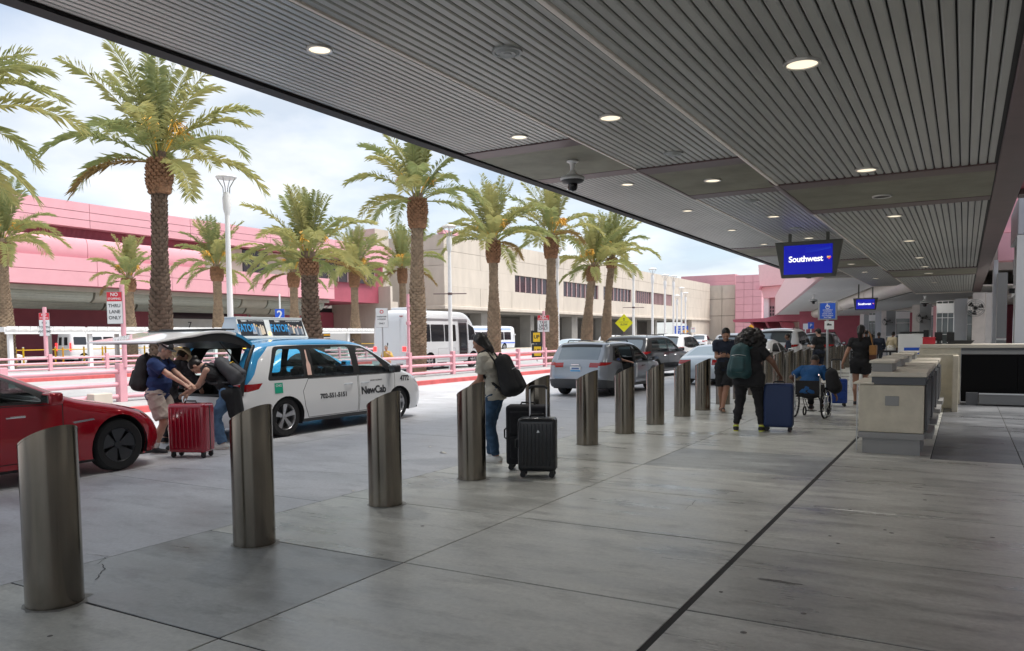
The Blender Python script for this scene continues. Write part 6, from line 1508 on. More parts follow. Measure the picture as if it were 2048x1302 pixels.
MB().box(-.04, -.029, .06, .12, 1.28, 1.42).build('door_latch', M_black, bus, **k); MB().box(-.06, .04, -1.1, 1.1, .36, .56).build('rear_bumper', M_alu, bus, bevel=.02, **k)
MB().box(.9, 2.4, -.6, .6, 3.07, 3.22).build('roof_unit', P_bus, bus, bevel=.06, **k)
cbs = dict(bs, L=11, H=3.05, W=1.25, axles=(2.8, 8.4), grid=.3, prof=[(.06, .34), (.0, .5), (.0, 1.5), (.02, 2.5), (.10, 2.9), (.3, 3.04), (1, 3.05), (9.8, 3.05), (10.6, 2.95), (10.9, 2.6), (11.0, 1.4), (11, .5), (10.9, .3)], mirror=(10.5, 1.9),
    regions=bus_regs(P_bus, 11, [(.6+1.55*i, 2.05+1.55*i) for i in range(6)], 1.3, 2.3)+[dict(name='blue_stripe', poly=[(.0, .86), (11, .86), (11, .99), (.0, .99)], mat=M_signb), dict(name='sign_band', poly=[(1, 2.52), (9.8, 2.52), (9.8, 2.78), (1, 2.78)], mat=mat('pale_blue_band', (.35, .45, .75), .4))],
    wregions=[dict(name='windscreen', x=(10.4, 11.1), z=(1.2, 2.8), f=(0, .9), mat=MATS['bus_window'])])
q = atY(962, 700, 82.); car('white city bus with blue stripe beyond the shuttle bus', 'bus', q.x-1.2, 78., UP-R(6), cbs, name='bus')
vs_ = dict(L=5.98, H=2.52, W=1.03, belt=1.3, wr=.36, axles=(1.0, 4.75), paint=P_van, grid=.2, zs=.28, tumble=.14, ftaper=.18, rtaper=.04, R=.14, Rn=.2, wide=.9, step=.09, interior=False,
    prof=[(.08, .3), (.0, .45), (.0, 1.4), (.05, 2.2), (.15, 2.45), (.4, 2.52), (2, 2.52), (3.7, 2.5), (4.15, 2.35), (4.6, 1.95), (5.0, 1.5), (5.25, 1.32), (5.7, 1.15), (5.93, .9), (5.97, .5), (5.9, .28)],
    mirror=(4.75, 1.35), handles=[], regions=[dict(name='window', poly=rnd([(a, 1.40), (b, 1.40), (b, 2.02), (a, 2.02)], 1), mat=MATS['bus_window']) for a, b in ((.25, 1.25), (1.35, 2.55), (2.65, 3.5))]+[dict(name='window', poly=[(3.68, 1.38), (4.72, 1.36), (4.2, 2.0), (3.68, 2.03)], mat=MATS['bus_window']), dict(name='side_door', poly=[(2.6, .4), (3.6, .4), (3.6, 2.15), (2.6, 2.15)], mat=P_van, seam=True), dict(name='head_lamp', poly=[(5.4, .95), (5.9, .8), (5.9, 1.0), (5.5, 1.15)], mat=M_head)],
    wregions=[dict(name='windscreen', x=(4.1, 5.2), z=(1.36, 2.4), f=(0, .9), mat=MATS['bus_window']), dict(name='rear_window', x=(-.1, .2), z=(1.35, 2.0), f=(.12, .8), mat=MATS['bus_window'], split=True)])
q = atX(143, 720, -59.2)
VG = 'white vans in front of the pink terminal'
vn, *_ = car('white passenger van with red tail lamp under the shelter roof line', 'van', -60.2, q.y, UP, vs_, VG, name='van')
for s_ in (-1, 1): MB().box(-.03, .03, s_*.95-.07, s_*.95+.07, .95, 1.55).build('tail_lamp', M_tailon, vn, world=False)
q = atX(318, 716, -59.2)
v2, *_ = car('second white van, its nose behind the open taxi tailgate', 'van', -60.2, q.y-1.6, UP, dict(vs_), VG, name='van')
q = atX(20, 722, -55.); car('white car half hidden behind the palm at the left edge', 'car', -56.0, q.y-3.4, UP, sedan_spec(P_white, grid=.2, interior=False), None, name='sedan')
q = atY(650, 715, 70); car('blue and white taxi seen through the windows of the open taxi', 'taxi', -14.6, 12.2, UP, sedan_spec(P_blue, grid=.16), None, name='taxi')
# ================================================================ people: one continuous body from a smooth distance field, clothing over it
def sm(a, b, k): h = np.clip(.5+.5*(b-a)/k, 0, 1); return b*(1-h)+a*h-k*h*(1-h)
def nets(fn, lo, hi, vx):
    # surface nets: mesh the zero level of fn(points)
    n = np.ceil((np.array(hi)-np.array(lo))/vx).astype(int)+2
    ax = [lo[i]-vx*.5+vx*np.arange(n[i]) for i in range(3)]
    X = np.stack(np.meshgrid(*ax, indexing='ij'), -1).reshape(-1, 3).astype(np.float32)
    D = fn(X).reshape(n); ins = D < 0
    c = np.zeros(tuple(n-1)+(3,)); cnt = np.zeros(tuple(n-1))
    sl = lambda o: tuple(slice(o[i], n[i]-1+o[i]) for i in range(3))
    corners = [(i, j, k) for i in (0, 1) for j in (0, 1) for k in (0, 1)]
    for a in corners:
        for d in range(3):
            if a[d]: continue
            b = list(a); b[d] = 1; A, B = D[sl(a)], D[sl(b)]; m = (A < 0) != (B < 0)
            t = np.where(m, A/np.where(m, A-B, 1), 0)
            for q in range(3): c[..., q] += m*(a[q]+(t if q == d else 0))
            cnt += m
    act = cnt > 0; idx = -np.ones(tuple(n-1), int); idx[act] = np.arange(act.sum())
    ii = np.argwhere(act); V = (ii+c[act]/cnt[act][:, None])*vx+np.array([a[0] for a in ax])
    F = []
    for d in range(3):
        u, v = (d+1) % 3, (d+2) % 3
        s0 = [slice(1, n[i]-1) for i in range(3)]; s0[d] = slice(0, n[d]-1); s1 = list(s0); s1[d] = slice(1, n[d])
        A, B = ins[tuple(s0)], ins[tuple(s1)]
        for flip, M in ((False, A & ~B), (True, ~A & B)):
            e = np.argwhere(M)
            if not len(e): continue
            e = e+np.array([s0[i].start for i in range(3)])
            def g_(du, dv): q = e.copy(); q[:, u] -= du; q[:, v] -= dv; return idx[q[:, 0], q[:, 1], q[:, 2]]
            f = np.stack([g_(0, 0), g_(1, 0), g_(1, 1), g_(0, 1)], 1); f = f[(f >= 0).all(1)]
            F.append(f[:, ::-1] if flip else f)
    return V, np.concatenate(F)
def capsule(X, a, b, r1, r2, flat=None):
    a, b = np.asarray(a, np.float32), np.asarray(b, np.float32); ab = b-a; l = max(float(ab@ab), 1e-9)
    t = np.clip(((X-a)@ab)/l, 0, 1); d = X-a-t[:, None]*ab
    if flat is not None: ax_, k = flat; q = d@np.asarray(ax_, np.float32); d = d+np.outer(q*(k-1), ax_)
    return np.sqrt((d*d).sum(1))-(r1+(r2-r1)*t)
def ellip(X, c, r, rot=None):
    d = X-np.asarray(c, np.float32)
    if rot is not None: d = d@np.asarray(rot, np.float32)
    q = d/np.asarray(r, np.float32); k = np.sqrt((q*q).sum(1)); return (k-1)*min(r)*1.0
def ik(a, c, l1, l2, pole):
    a, c = Vector(a), Vector(c); d = c-a; L = d.length; m = (l1+l2)*.999
    if L > m: c = a+d*(m/L); d = c-a; L = m
    x = (l1*l1-l2*l2+L*L)/(2*L); h = math.sqrt(max(0, l1*l1-x*x)); u = d.normalized(); p = Vector(pole); p = p-u*p.dot(u); p = p.normalized() if p.length > 1e-4 else u.orthogonal()
    return a+u*x+p*h, c
def field_mesh(name, prims, lo, hi, vx, k=.03, cut=None):
    def fn(X):
        D = None
        for p in prims:
            kk = k
            if p[0] == 'c': d = capsule(X, *p[1:6])
            elif p[0] == 'e': d = ellip(X, *p[1:4])
            if len(p) > 6: kk = .006
            D = d if D is None else sm(D, d, kk)
        if cut is not None:
            for (pt, nr) in cut: D = np.maximum(D, (X-np.asarray(pt, np.float32))@np.asarray(nr, np.float32))
        return D
    V, F = nets(fn, lo, hi, vx); return V, F
def C(a, b, r1, r2, flat=None): return ('c', tuple(a), tuple(b), r1, r2, flat)
def E(c, r, rot=None): return ('e', tuple(c), tuple(r), rot)
def bounds(prims, pad=.05):
    lo = np.full(3, 1e9); hi = -lo
    for p in prims:
        if p[0] == 'c':
            for q, r in ((p[1], p[3]), (p[2], p[4])): lo = np.minimum(lo, np.array(q)-r*1.1); hi = np.maximum(hi, np.array(q)+r*1.1)
        else: r = max(p[2]); lo = np.minimum(lo, np.array(p[1])-r); hi = np.maximum(hi, np.array(p[1])+r)
    return lo-pad, hi+pad
def fmesh(name, prims, vx, k=.03, cut=None, smooth=True):
    lo, hi = bounds(prims); V, F = field_mesh(name, prims, lo, hi, vx, k, cut)
    return V, F
def to_obj(name, parts, mats, parent, label=None):
    vs = []; fs = []; mi = []; b = 0
    for (V, F, m_) in parts: vs += [tuple(map(float, v)) for v in V]; fs += [tuple(int(i)+b for i in f) for f in F]; mi += [m_]*len(F); b += len(V)
    me = bpy.data.meshes.new(name); me.from_pydata(vs, [], fs); me.polygons.foreach_set('use_smooth', [True]*len(fs))
    if any(mi): me.polygons.foreach_set('material_index', mi)
    me.update(); return obj(name, me, mats, parent, label)

SK = {'light': mat('skin_light', (.52, .31, .23), .5, var=.08, vscale=6), 'tan': mat('skin_tan', (.36, .19, .125), .5, var=.08, vscale=6), 'brown': mat('skin_brown', (.17, .085, .055), .5, var=.1, vscale=6)}
HAIR = mat('black_hair', (.012, .010, .009), .45, var=.3, vscale=40, stretch=(1, 1, .15)); HAIRG = mat('grey_hair', (.25, .23, .21), .6)
def cloth(name, c, **k): return mat(name, c, .85, var=k.pop('var', .14), vscale=9, bump=.35, bscale=k.pop('bs', 26), **k)
CL = dict(navy=cloth('navy_polo_cotton', (.015, .035, .12)), khaki=cloth('khaki_shorts_cotton', (.42, .36, .32)), black=cloth('black_cotton', (.014, .014, .016)), denim=cloth('blue_denim', (.09, .17, .29), var=.3), darkdenim=cloth('dark_blue_denim', (.03, .07, .13), var=.3), cream=cloth('cream_cotton', (.48, .45, .38)), dnavy=cloth('dark_navy_cotton', (.016, .022, .04)), blue=cloth('bright_blue_cotton', (.012, .075, .21)), white=cloth('white_cotton', (.68, .67, .64)), plaid=cloth('plaid_flannel', (.05, .05, .055), var=.7), yellow=cloth('yellow_cotton', (.62, .40, .10)), tan=cloth('tan_cotton', (.50, .42, .28)), rose=cloth('rose_print_cotton', (.55, .28, .22)), straw=mat('straw_weave', (.62, .50, .30), .8, var=.15, vscale=40))
M_eye = mat('eye', (.03, .02, .02), .2)
M_shoew = mat('white_shoe', (.68, .68, .66), .6); M_shoeb = mat('black_shoe', (.02, .02, .022), .6); M_sole = mat('shoe_sole', (.6, .58, .55), .7); M_shoey = mat('yellow_green_trim', (.55, .62, .08), .5); M_sand = mat('tan_sandal', (.22, .14, .09), .7)

def person(label, x, y, rz, P):
    # P in local metres: person faces +y; right hand side is +x
    S = P.get('h', 1.75)/1.75; vx = P.get('vx', .013); t = thing('person', label, 'person', (x, y, P.get('z', 0)), rz, P.get('group'))
    fat = P.get('fat', 1.); fem = P.get('fem', False)
    v = lambda *a: Vector(a)
    pel = Vector(P.get('pel', (0, 0, .93)))*S; lean = R(P.get('lean', 3)); side = R(P.get('side', 0)); tw = R(P.get('twist', 0))
    upv = Vector((math.sin(side), math.sin(lean)*math.cos(side), math.cos(lean)*math.cos(side))); rt = Vector((math.cos(tw), math.sin(tw), 0)); rt = (rt-upv*rt.dot(upv)).normalized(); fwv = upv.cross(rt)
    bend = R(P.get('bend', 0)); up2 = (upv*math.cos(bend)+fwv*math.sin(bend)).normalized(); fw2 = up2.cross(rt)
    waist = pel+upv*.17*S; chest = waist+up2*.21*S; neck = chest+up2*.155*S; hp = R(P.get('head', 0)); hup = (up2*math.cos(hp)+fw2*math.sin(hp)).normalized(); hy = R(P.get('hyaw', 0))
    hr = (rt*math.cos(hy)+fw2*math.sin(hy)); hr = (hr-hup*hr.dot(hup)).normalized(); hf = hup.cross(hr)
    hd = neck+hup*.175*S+hf*.02*S
    sw = (.165 if fem else .19)*S*(1+.35*(fat-1)); hw = .095*S*(1+.5*(fat-1))
    J = {}
    feet = P['feet']
    for s, n in ((-1, 'L'), (1, 'R')):
        J['hip'+n] = pel+rt*s*hw+upv*-.02
        f = Vector(feet[n]); an = Vector((f.x, f.y, f.z+.085*S)); kn, an = ik(J['hip'+n], an, .435*S, .425*S, P.get('kpole', (0, 1, .15))); J['knee'+n] = kn; J['ank'+n] = an
        J['sh'+n] = neck+rt*s*sw-up2*.055*S
        hnd = Vector(P['hands'][n]); el, wr_ = ik(J['sh'+n], hnd, .285*S, .255*S, P.get('epole', {}).get(n, (s*.35, -1, -.45))); J['el'+n] = el; J['wr'+n] = wr_
    A = []; SH = []; TR = []
    torso = lambda g: [C(pel+rt*-.07*S*fat, pel+rt*.07*S*fat, (.115*fat+g)*S, (.115*fat+g)*S, (fwv, 1.12)), C(waist+rt*-.06*S*fat, waist+rt*.06*S*fat, (.098*fat+g)*S*(.92 if fem else 1.04), (.098*fat+g)*S*(.92 if fem else 1.04), (fwv, 1.15/P.get('belly', 1.))), C(chest+rt*-.085*S, chest+rt*.085*S, (.105*(fat*.6+.4)+g)*S, (.105*(fat*.6+.4)+g)*S, (fw2, 1.12)), C(neck-up2*.05*S+rt*-sw*.62, neck-up2*.05*S+rt*sw*.62, (.062+g)*S, (.062+g)*S), C(pel, waist, (.12*fat+g)*S, (.105*fat+g)*S, (fwv, 1.15)), C(waist, chest, (.105*fat+g)*S, (.11+g)*S, (fwv, 1.12))]
    if P.get('belly', 1) > 1: bel = lambda g: [E(waist+fwv*.06*S, ((.13+g)*fat*S, (.11+g)*S*P['belly'], (.14+g)*S))]
    else: bel = lambda g: []
    if fem: bust = lambda g: [E(chest+fw2*.085*S+rt*s*.07*S-up2*.02*S, ((.062+g)*S,)*3) for s in (-1, 1)]
    else: bust = lambda g: []
    arm = lambda n, g, full=True: [C(J['sh'+n], J['el'+n], (.050*(.5+.5*fat)+g)*S, (.040*(.5+.5*fat)+g)*S)]+([C(J['el'+n], J['wr'+n], (.039*(.5+.5*fat)+g)*S, (.027+g)*S)] if full else [])
    leg = lambda n, g, full=True: [C(J['hip'+n], J['knee'+n], (.088*fat+g)*S, (.058*(.6+.4*fat)+g)*S)]+([C(J['knee'+n], J['knee'+n].lerp(J['ank'+n], .35)+(-fwv)*.012*S, (.055*(.6+.4*fat)+g)*S, (.057*(.6+.4*fat)+g)*S), C(J['knee'+n].lerp(J['ank'+n], .35)-fwv*.012*S, J['ank'+n], (.056*(.6+.4*fat)+g)*S, (.036+g)*S)] if full else [])
    A += torso(0)+bel(0)+bust(0)+[C(neck-up2*.03*S, hd-hup*.06*S, .056*S, .05*S)]
    for n in 'LR': A += arm(n, 0)+leg(n, 0)
    fd = {}
    for s, n in ((-1, 'L'), (1, 'R')):
        fy = R(P.get('fyaw', {}).get(n, s*-8)); fdv = Vector((-math.sin(fy), math.cos(fy), 0)); fd[n] = fdv; a_ = J['ank'+n]; pt = P.get('toe', {}).get(n, 0)
        heel = a_-fdv*.045*S-Vector((0, 0, .05*S)); toe = a_+fdv*.155*S+Vector((0, 0, -.055*S+pt))
        J['heel'+n], J['toe'+n] = heel, toe; A += [C(a_, heel, .036*S, .036*S), C(heel, toe, .036*S, .028*S)]
    V0 = fmesh('body', A, vx, .028*S)
    # head with its own finer grid
    fr_ = hf; k_ = S*P.get('hs', 1.)
    mt = np.array([hr[:], hf[:], hup[:]]).T
    Hp = [E(hd+hup*.035*k_-hf*.008*k_, (.076*k_, .096*k_, .092*k_), mt), E(hd-hup*.025*k_+hf*.018*k_, (.062*k_, .078*k_, .090*k_), mt), C(hd-hup*.085*k_+hf*.055*k_, hd-hup*.095*k_+hf*.072*k_, .030*k_, .022*k_), C(hd+hup*.015*k_+hf*.088*k_, hd-hup*.025*k_+hf*.108*k_, .010*k_, .0145*k_), C(hd-hup*.055*k_+hf*.080*k_+hr*-.016*k_, hd-hup*.055*k_+hf*.080*k_+hr*.016*k_, .012*k_, .012*k_), C(hd+hup*.03*k_+hf*.080*k_-hr*.03*k_, hd+hup*.03*k_+hf*.080*k_+hr*.03*k_, .014*k_, .014*k_)]
    for s in (-1, 1): Hp += [E(hd+hr*s*.078*k_-hf*.005*k_-hup*.005*k_, (.012*k_, .022*k_, .034*k_), mt), E(hd+hr*s*.045*k_+hf*.05*k_-hup*.02*k_, (.025*k_, .03*k_, .03*k_), mt)]
    Hp += [C(hd-hup*.06*k_-hf*.02*k_, neck, .052*k_, .056*S)]
    parts = [(*V0, 0), (*fmesh('head', Hp, .007 if vx < .018 else .014, .014*k_), 0)]
    # hands
    for s, n in ((-1, 'L'), (1, 'R')):
        if P.get('nohand', '') == n: continue
        w = J['wr'+n]; d = (w-J['el'+n]).normalized(); hb = R(P.get('hbend', {}).get(n, 0)); pn = Vector(P.get('palm', {}).get(n, (-s, 0, 0))); pn = (pn-d*pn.dot(d)).normalized(); d = (d*math.cos(hb)+pn*math.sin(hb)).normalized(); pn = (pn-d*pn.dot(d)).normalized(); ac = d.cross(pn)*(s)
        if ac.dot(Vector((0, 1, 0))) < 0 and not P.get('thumbrev'): pass
        curl = R(P.get('curl', {}).get(n, 28)); hp_ = [C(w, w+d*.04*S, .025*S, .030*S, (pn, 1.5)), C(w+d*.035*S-ac*.022*S, w+d*.085*S-ac*.028*S, .016*S, .014*S), C(w+d*.035*S+ac*.018*S, w+d*.088*S+ac*.028*S, .018*S, .015*S), C(w+d*.03*S, w+d*.09*S, .02*S, .016*S)]
        for q, (off, ln) in enumerate(((-.03, .060), (-.010, .076), (.010, .082), (.030, .072))):
            b0 = w+d*.088*S+ac*off*S; d1 = d*math.cos(curl*.5)+pn*math.sin(curl*.5); d2_ = d*math.cos(curl*1.4)+pn*math.sin(curl*1.4); d3 = d*math.cos(curl*2.3)+pn*math.sin(curl*2.3)
            b1 = b0+d1*ln*.45*S; b2 = b1+d2_*ln*.33*S; b3 = b2+d3*ln*.24*S
            hp_ += [C(b0-d*.015*S, b1, .0095*S, .009*S)+('hard',), C(b1, b2, .009*S, .0082*S)+('hard',), C(b2, b3, .0082*S, .0068*S)+('hard',)]
        t0 = w+d*.030*S+ac*.026*S; t1 = t0+(d*.6+ac*.7+pn*.35).normalized()*.042*S; t2 = t1+(d*.85+ac*.15+pn*.5).normalized()*.034*S
        hp_ += [C(t0, t1, .014*S, .0115*S)+('hard',), C(t1, t2, .0112*S, .0085*S)+('hard',)]
        J['palm'+n] = w+d*.075*S+pn*.02*S; J['hd'+n] = d
        parts.append((*fmesh('hand', [C(w-d*.02*S, w+d*.01*S, .027*S, .026*S)]+hp_, .0055 if vx < .018 else .011, .012), 0))
    to_obj('body', parts, SK[P.get('skin', 'light')], t)
    for s in (-1, 1):
        V, F = fmesh('eye', [E(hd+hr*s*.032*k_+hf*.086*k_+hup*.012*k_, (.010*k_, .008*k_, .007*k_), mt)], .004 if vx < .018 else .006, .002); to_obj('eye', [(V, F, 0)], M_eye, t)
    # clothing
    fold_r = np.random.default_rng(len(label))
    def folds(V, F, amp=.010):
        # creases that only stand proud of the body: pushed outwards along the surface normal
        n = np.zeros_like(V); fnm = np.cross(V[F[:, 2]]-V[F[:, 0]], V[F[:, 3]]-V[F[:, 1]])
        for q in range(4): np.add.at(n, F[:, q], fnm)
        n /= np.maximum(np.linalg.norm(n, axis=1), 1e-9)[:, None]; h = np.zeros(len(V))
        for q in range(4):
            kv = fold_r.normal(size=3)*np.array([16., 16., 36.]); kv2 = fold_r.normal(size=3)*14
            h += np.maximum(0, np.sin(V@kv+1.6*np.sin(V@kv2)+fold_r.uniform(0, 6.3)))**2.5
        return V+n*(amp*np.minimum(h*.6, 1.4))[:, None]
    def clothes(name, prims, m_, cut=None, k=.03, label=None, vx_=None):
        V, F = fmesh(name, prims, vx_ or vx, k*S, cut)
        if name in ('shirt', 'sleeve', 'trousers'): V = folds(V, F)
        o = to_obj(name, [(V, F, 0)], m_, t, label); return o
    if P.get('shirt'):
        m_, sl = P['shirt']; g = P.get('loose', .012)
        pr = [p for p in torso(g)+bel(g)+bust(g*.8)]
        hem = pel-upv*P.get('hem', .06)*S
        if P.get('hem', .06) > .08: pr += [C(pel-upv*(P['hem']-.06)*S+rt*-.06*S*fat, pel-upv*(P['hem']-.06)*S+rt*.06*S*fat, (.118*fat+g)*S, (.118*fat+g)*S, (fwv, 1.1))]
        cuts = [(hem, -upv)] if not P.get('tuck') else [(pel+upv*.06*S, -upv)]
        nk = neck+up2*.012*S; cuts.append((nk, up2))
        clothes('shirt', pr, CL[m_], cuts)
        for n in 'LR':
            if sl <= 0: break
            a, b_ = J['sh'+n], J['el'+n]
            if sl <= 1: e = a.lerp(b_, sl); ap = [C(a, b_, (.052*(.5+.5*fat)+g+.006)*S, (.046*(.5+.5*fat)+g+.01)*S)]; cc = [(e, (b_-a).normalized())]
            else: e = b_.lerp(J['wr'+n], sl-1); ap = [C(a, b_, (.054+g)*S, (.046+g)*S), C(b_, J['wr'+n], (.046+g)*S, (.034+g)*S)]; cc = [(e, (J['wr'+n]-b_).normalized())]
            clothes('sleeve', ap, CL[m_], cc)
    if P.get('legs'):
        m_, ll_ = P['legs']; g = P.get('lloose', .010)
        pr = [C(pel+rt*-.07*S*fat, pel+rt*.07*S*fat, (.117*fat+g)*S, (.117*fat+g)*S, (fwv, 1.1)), C(pel, waist-upv*.03*S, (.118*fat+g)*S, (.104*fat+g)*S, (fwv, 1.13))]
        for n in 'LR':
            h_, kn, an = J['hip'+n], J['knee'+n], J['ank'+n]
            if ll_ <= 1:
                e = h_.lerp(kn, ll_); V, F = fmesh('leg', [C(h_, kn, (.094*fat+g+.004)*S, (.072*(.6+.4*fat)+g+.014)*S)], vx, .02, [(e, (kn-h_).normalized())]); to_obj('trouser_leg', [(folds(V, F), F, 0)], CL[m_], t)
            else:
                e = kn.lerp(an, ll_-1); fl = P.get('flare', 0); V, F = fmesh('leg', [C(h_, kn, (.090*fat+g)*S, (.060*(.6+.4*fat)+g)*S), C(kn, kn.lerp(an, .4)-fwv*.01*S, (.060*(.6+.4*fat)+g)*S, (.058*(.6+.4*fat)+g+fl*.3)*S), C(kn.lerp(an, .4)-fwv*.01*S, an, (.058*(.6+.4*fat)+g+fl*.3)*S, (.038+g+fl)*S)], vx, .03, [(e, (an-kn).normalized())]); to_obj('trouser_leg', [(folds(V, F), F, 0)], CL[m_], t)
        clothes('trousers', pr, CL[m_], [(waist-upv*.02*S, upv)])
    if P.get('shoes'):
        kind = P['shoes']
        for n in 'LR':
            a_, h_, to = J['ank'+n], J['heel'+n], J['toe'+n]; f = fd[n]
            if kind == 'sandal':
                V, F = fmesh('sole', [C(h_-f*.01-v(0, 0, .028*S), to+f*.02-v(0, 0, .02*S), .036*S, .038*S, ((0, 0, 1), 2.6))], .011, .01); so = to_obj('sandal', [(V, F, 0)], M_sand, t); V, F = fmesh('strap', [C(h_.lerp(to, .55)+v(0, 0, .01), h_.lerp(to, .8)+v(0, 0, .004), .042*S, .038*S)], .011, .01, [(h_.lerp(to, .52), -f), (h_.lerp(to, .72), f)]); to_obj('sandal_strap', [(V, F, 0)], M_shoeb, so); continue
            pr = [C(h_+v(0, 0, .012), to+v(0, 0, .0), .047*S, .042*S), C(a_-v(0, 0, .01*S), h_.lerp(to, .35)+v(0, 0, .01), .046*S, .044*S)]
            V, F = fmesh('shoe', pr, .011 if vx < .018 else .018, .02, [(a_+v(0, 0, .022*S), (0, 0, 1)), (h_.lerp(to, .5)*1-v(0, 0, h_.lerp(to, .5).z-P.get('z0', 0)-min(h_.z, to.z)*0-.012), (0, 0, -1))] if False else [(a_+v(0, 0, .022*S), (0, 0, 1))])
            sh_ = to_obj('shoe', [(V, F, 0)], M_shoew if kind == 'white' else M_shoeb, t)
            V, F = fmesh('sole', [C(h_-v(0, 0, .028*S), to-v(0, 0, .022*S), .044*S, .043*S, ((0, 0, 1), 2.2))], .011 if vx < .018 else .018, .01); to_obj('sole', [(V, F, 0)], {'white': M_sole, 'neon': M_shoey}.get(kind, M_sole if kind == 'black' else M_shoeb), sh_)
            if kind == 'neon':
                V, F = fmesh('trim', [C(a_-f*.02, a_+f*.03-v(0, 0, .02), .049*S, .047*S)], .011, .01, [(a_+v(0, 0, .026*S), (0, 0, 1)), (a_-v(0, 0, .012*S), (0, 0, -1))]); to_obj('shoe_trim', [(V, F, 0)], M_shoey, sh_)
            if P.get('socks'):
                V, F = fmesh('sock', [C(a_-v(0, 0, .01), a_.lerp(J['knee'+n], .28), .041*S, .046*S)], .011, .01, [(a_.lerp(J['knee'+n], .24), (J['knee'+n]-a_).normalized())]); to_obj('sock', [(V, F, 0)], M_shoew, t)
    # hair and hats
    hm = HAIR if P.get('haircol', 'b') == 'b' else HAIRG
    st = P.get('hair', 'short')
    cap_ = [E(hd+hup*.045*k_-hf*.016*k_, (.085*k_, .102*k_, .094*k_), mt)]
    facecut = [(hd+hf*.066*k_+hup*.0*k_, (hf-hup*1.0).normalized())]
    hv = .009 if vx < .018 else .016
    if st == 'short': clothes('hair', cap_+[E(hd-hf*.045*k_-hup*.01*k_, (.074*k_, .062*k_, .075*k_), mt)], hm, [(hd+hf*.045*k_+hup*.035*k_, (hf*.85-hup*.5).normalized()), (hd-hup*.06*k_, -hup)], .02, vx_=hv)
    elif st == 'long':
        pr = cap_+[C(hd-hf*.03*k_+hup*.02*k_, hd-hf*.065*k_-hup*.12*k_, .088*k_, .085*k_), C(hd-hf*.055*k_-hup*.12*k_, neck-fw2*.09*S-up2*.12*S, .085*k_, .055*k_)]
        for s in (-1, 1): pr.append(C(hd+hr*s*.068*k_-hf*.01*k_+hup*.03*k_, hd+hr*s*.078*k_+hf*.01*k_-hup*.19*k_, .038*k_, .030*k_))
        clothes('hair', pr, hm, [(hd+hf*.062*k_+hup*.055*k_, (hf*.8-hup*.6).normalized())], .02, vx_=hv)
    elif st == 'bun': clothes('hair', cap_+[E(hd-hf*.05*k_-hup*.0*k_, (.078*k_, .065*k_, .08*k_), mt), E(hd-hf*.12*k_+hup*.05*k_, (.05*k_, .05*k_, .05*k_))], hm, [(hd+hf*.05*k_+hup*.035*k_, (hf*.85-hup*.5).normalized())], .02, vx_=hv)
    elif st == 'pony': clothes('hair', cap_+[E(hd-hf*.045*k_-hup*.01*k_, (.08*k_, .065*k_, .085*k_), mt), C(hd-hf*.10*k_+hup*.03*k_, hd-hf*.15*k_-hup*.06*k_, .045*k_, .05*k_), C(hd-hf*.15*k_-hup*.06*k_, hd-hf*.10*k_-hup*.24*k_, .055*k_, .03*k_)], hm, [(hd+hf*.05*k_+hup*.035*k_, (hf*.85-hup*.5).normalized())], .02, vx_=hv)
    elif st == 'curly':
        pr = []; rg = random.Random(3)
        for i in range(230):
            z_ = 1-2*(i+.5)/230; a = i*2.39996; rr = math.sqrt(1-z_*z_); dv = hr*rr*math.cos(a)*1.08+hf*(rr*math.sin(a)*.95-.22)+hup*(z_*.95+.02)
            if dv.dot(hf) > .55 and dv.dot(hup) < .2: continue
            dr_ = (Vector(dv)-hup*.0); o_ = .185*k_*rg.uniform(.86, 1.1)
            if dv.dot(hup) < -.2: o_ *= 1.25
            c_ = hd+dr_*o_; pr.append(E(c_, (.040*k_*rg.uniform(.7, 1.25),)*3))
        pr.append(E(hd-hf*.03*k_, (.175*k_, .155*k_, .165*k_), mt))
        V, F = fmesh('hair', pr, .014, .012); V = V+.0035*np.sin(V*230.)[:, [1, 2, 0]]; to_obj('hair', [(V, F, 0)], hm, t)
    elif st == 'shaven': clothes('hair', [E(hd+hup*.040*k_-hf*.012*k_, (.0785*k_, .0985*k_, .0935*k_), mt)], hm, [(hd+hf*.03*k_+hup*.04*k_, (hf*.8-hup*.6).normalized())], .01, vx_=hv)
    if P.get('cap'):
        o = clothes('cap', [E(hd+hup*.055*k_-hf*.008*k_, (.089*k_, .106*k_, .092*k_), mt)], mat('cap_cloth', (.025, .026, .03), .8), [(hd+hup*.045*k_, -hup)], .01, vx_=hv)
        V, F = fmesh('brim', [C(hd+hf*.09*k_+hup*.048*k_-hr*.035*k_, hd+hf*.09*k_+hup*.048*k_+hr*.035*k_, .06*k_, .06*k_, (hup, 7.))], .008, .01); V[:, 2] -= 0; to_obj('brim', [(V, F, 0)], MATS['cap_cloth'], o)
        if P['cap'] == 'badge': V, F = fmesh('cap_print', [C(hd+hr*.070*k_-hf*.04*k_+hup*.085*k_, hd+hr*.072*k_+hf*.03*k_+hup*.085*k_, .016*k_, .016*k_, (hr, 1.0))], .007, .005); to_obj('cap_print', [(V, F, 0)], M_alu, o)
    if P.get('hat'):
        o = clothes('straw_hat', [E(hd+hup*.07*k_, (.095*k_, .105*k_, .11*k_), mt)], CL['straw'], [(hd+hup*.06*k_, -hup)], .01, vx_=hv)
        V, F = fmesh('hat_brim', [C(hd+hup*.06*k_-hf*.02, hd+hup*.06*k_+hf*.02, .20*k_, .20*k_, (hup, 16.))], .012, .01); V = V-np.outer(((V-np.array(hd))@np.array(hr[:]))**2*1.6+((V-np.array(hd))@np.array(hf[:]))**2*1.2, np.array(hup[:])); to_obj('hat_brim', [(V, F, 0)], CL['straw'], o)
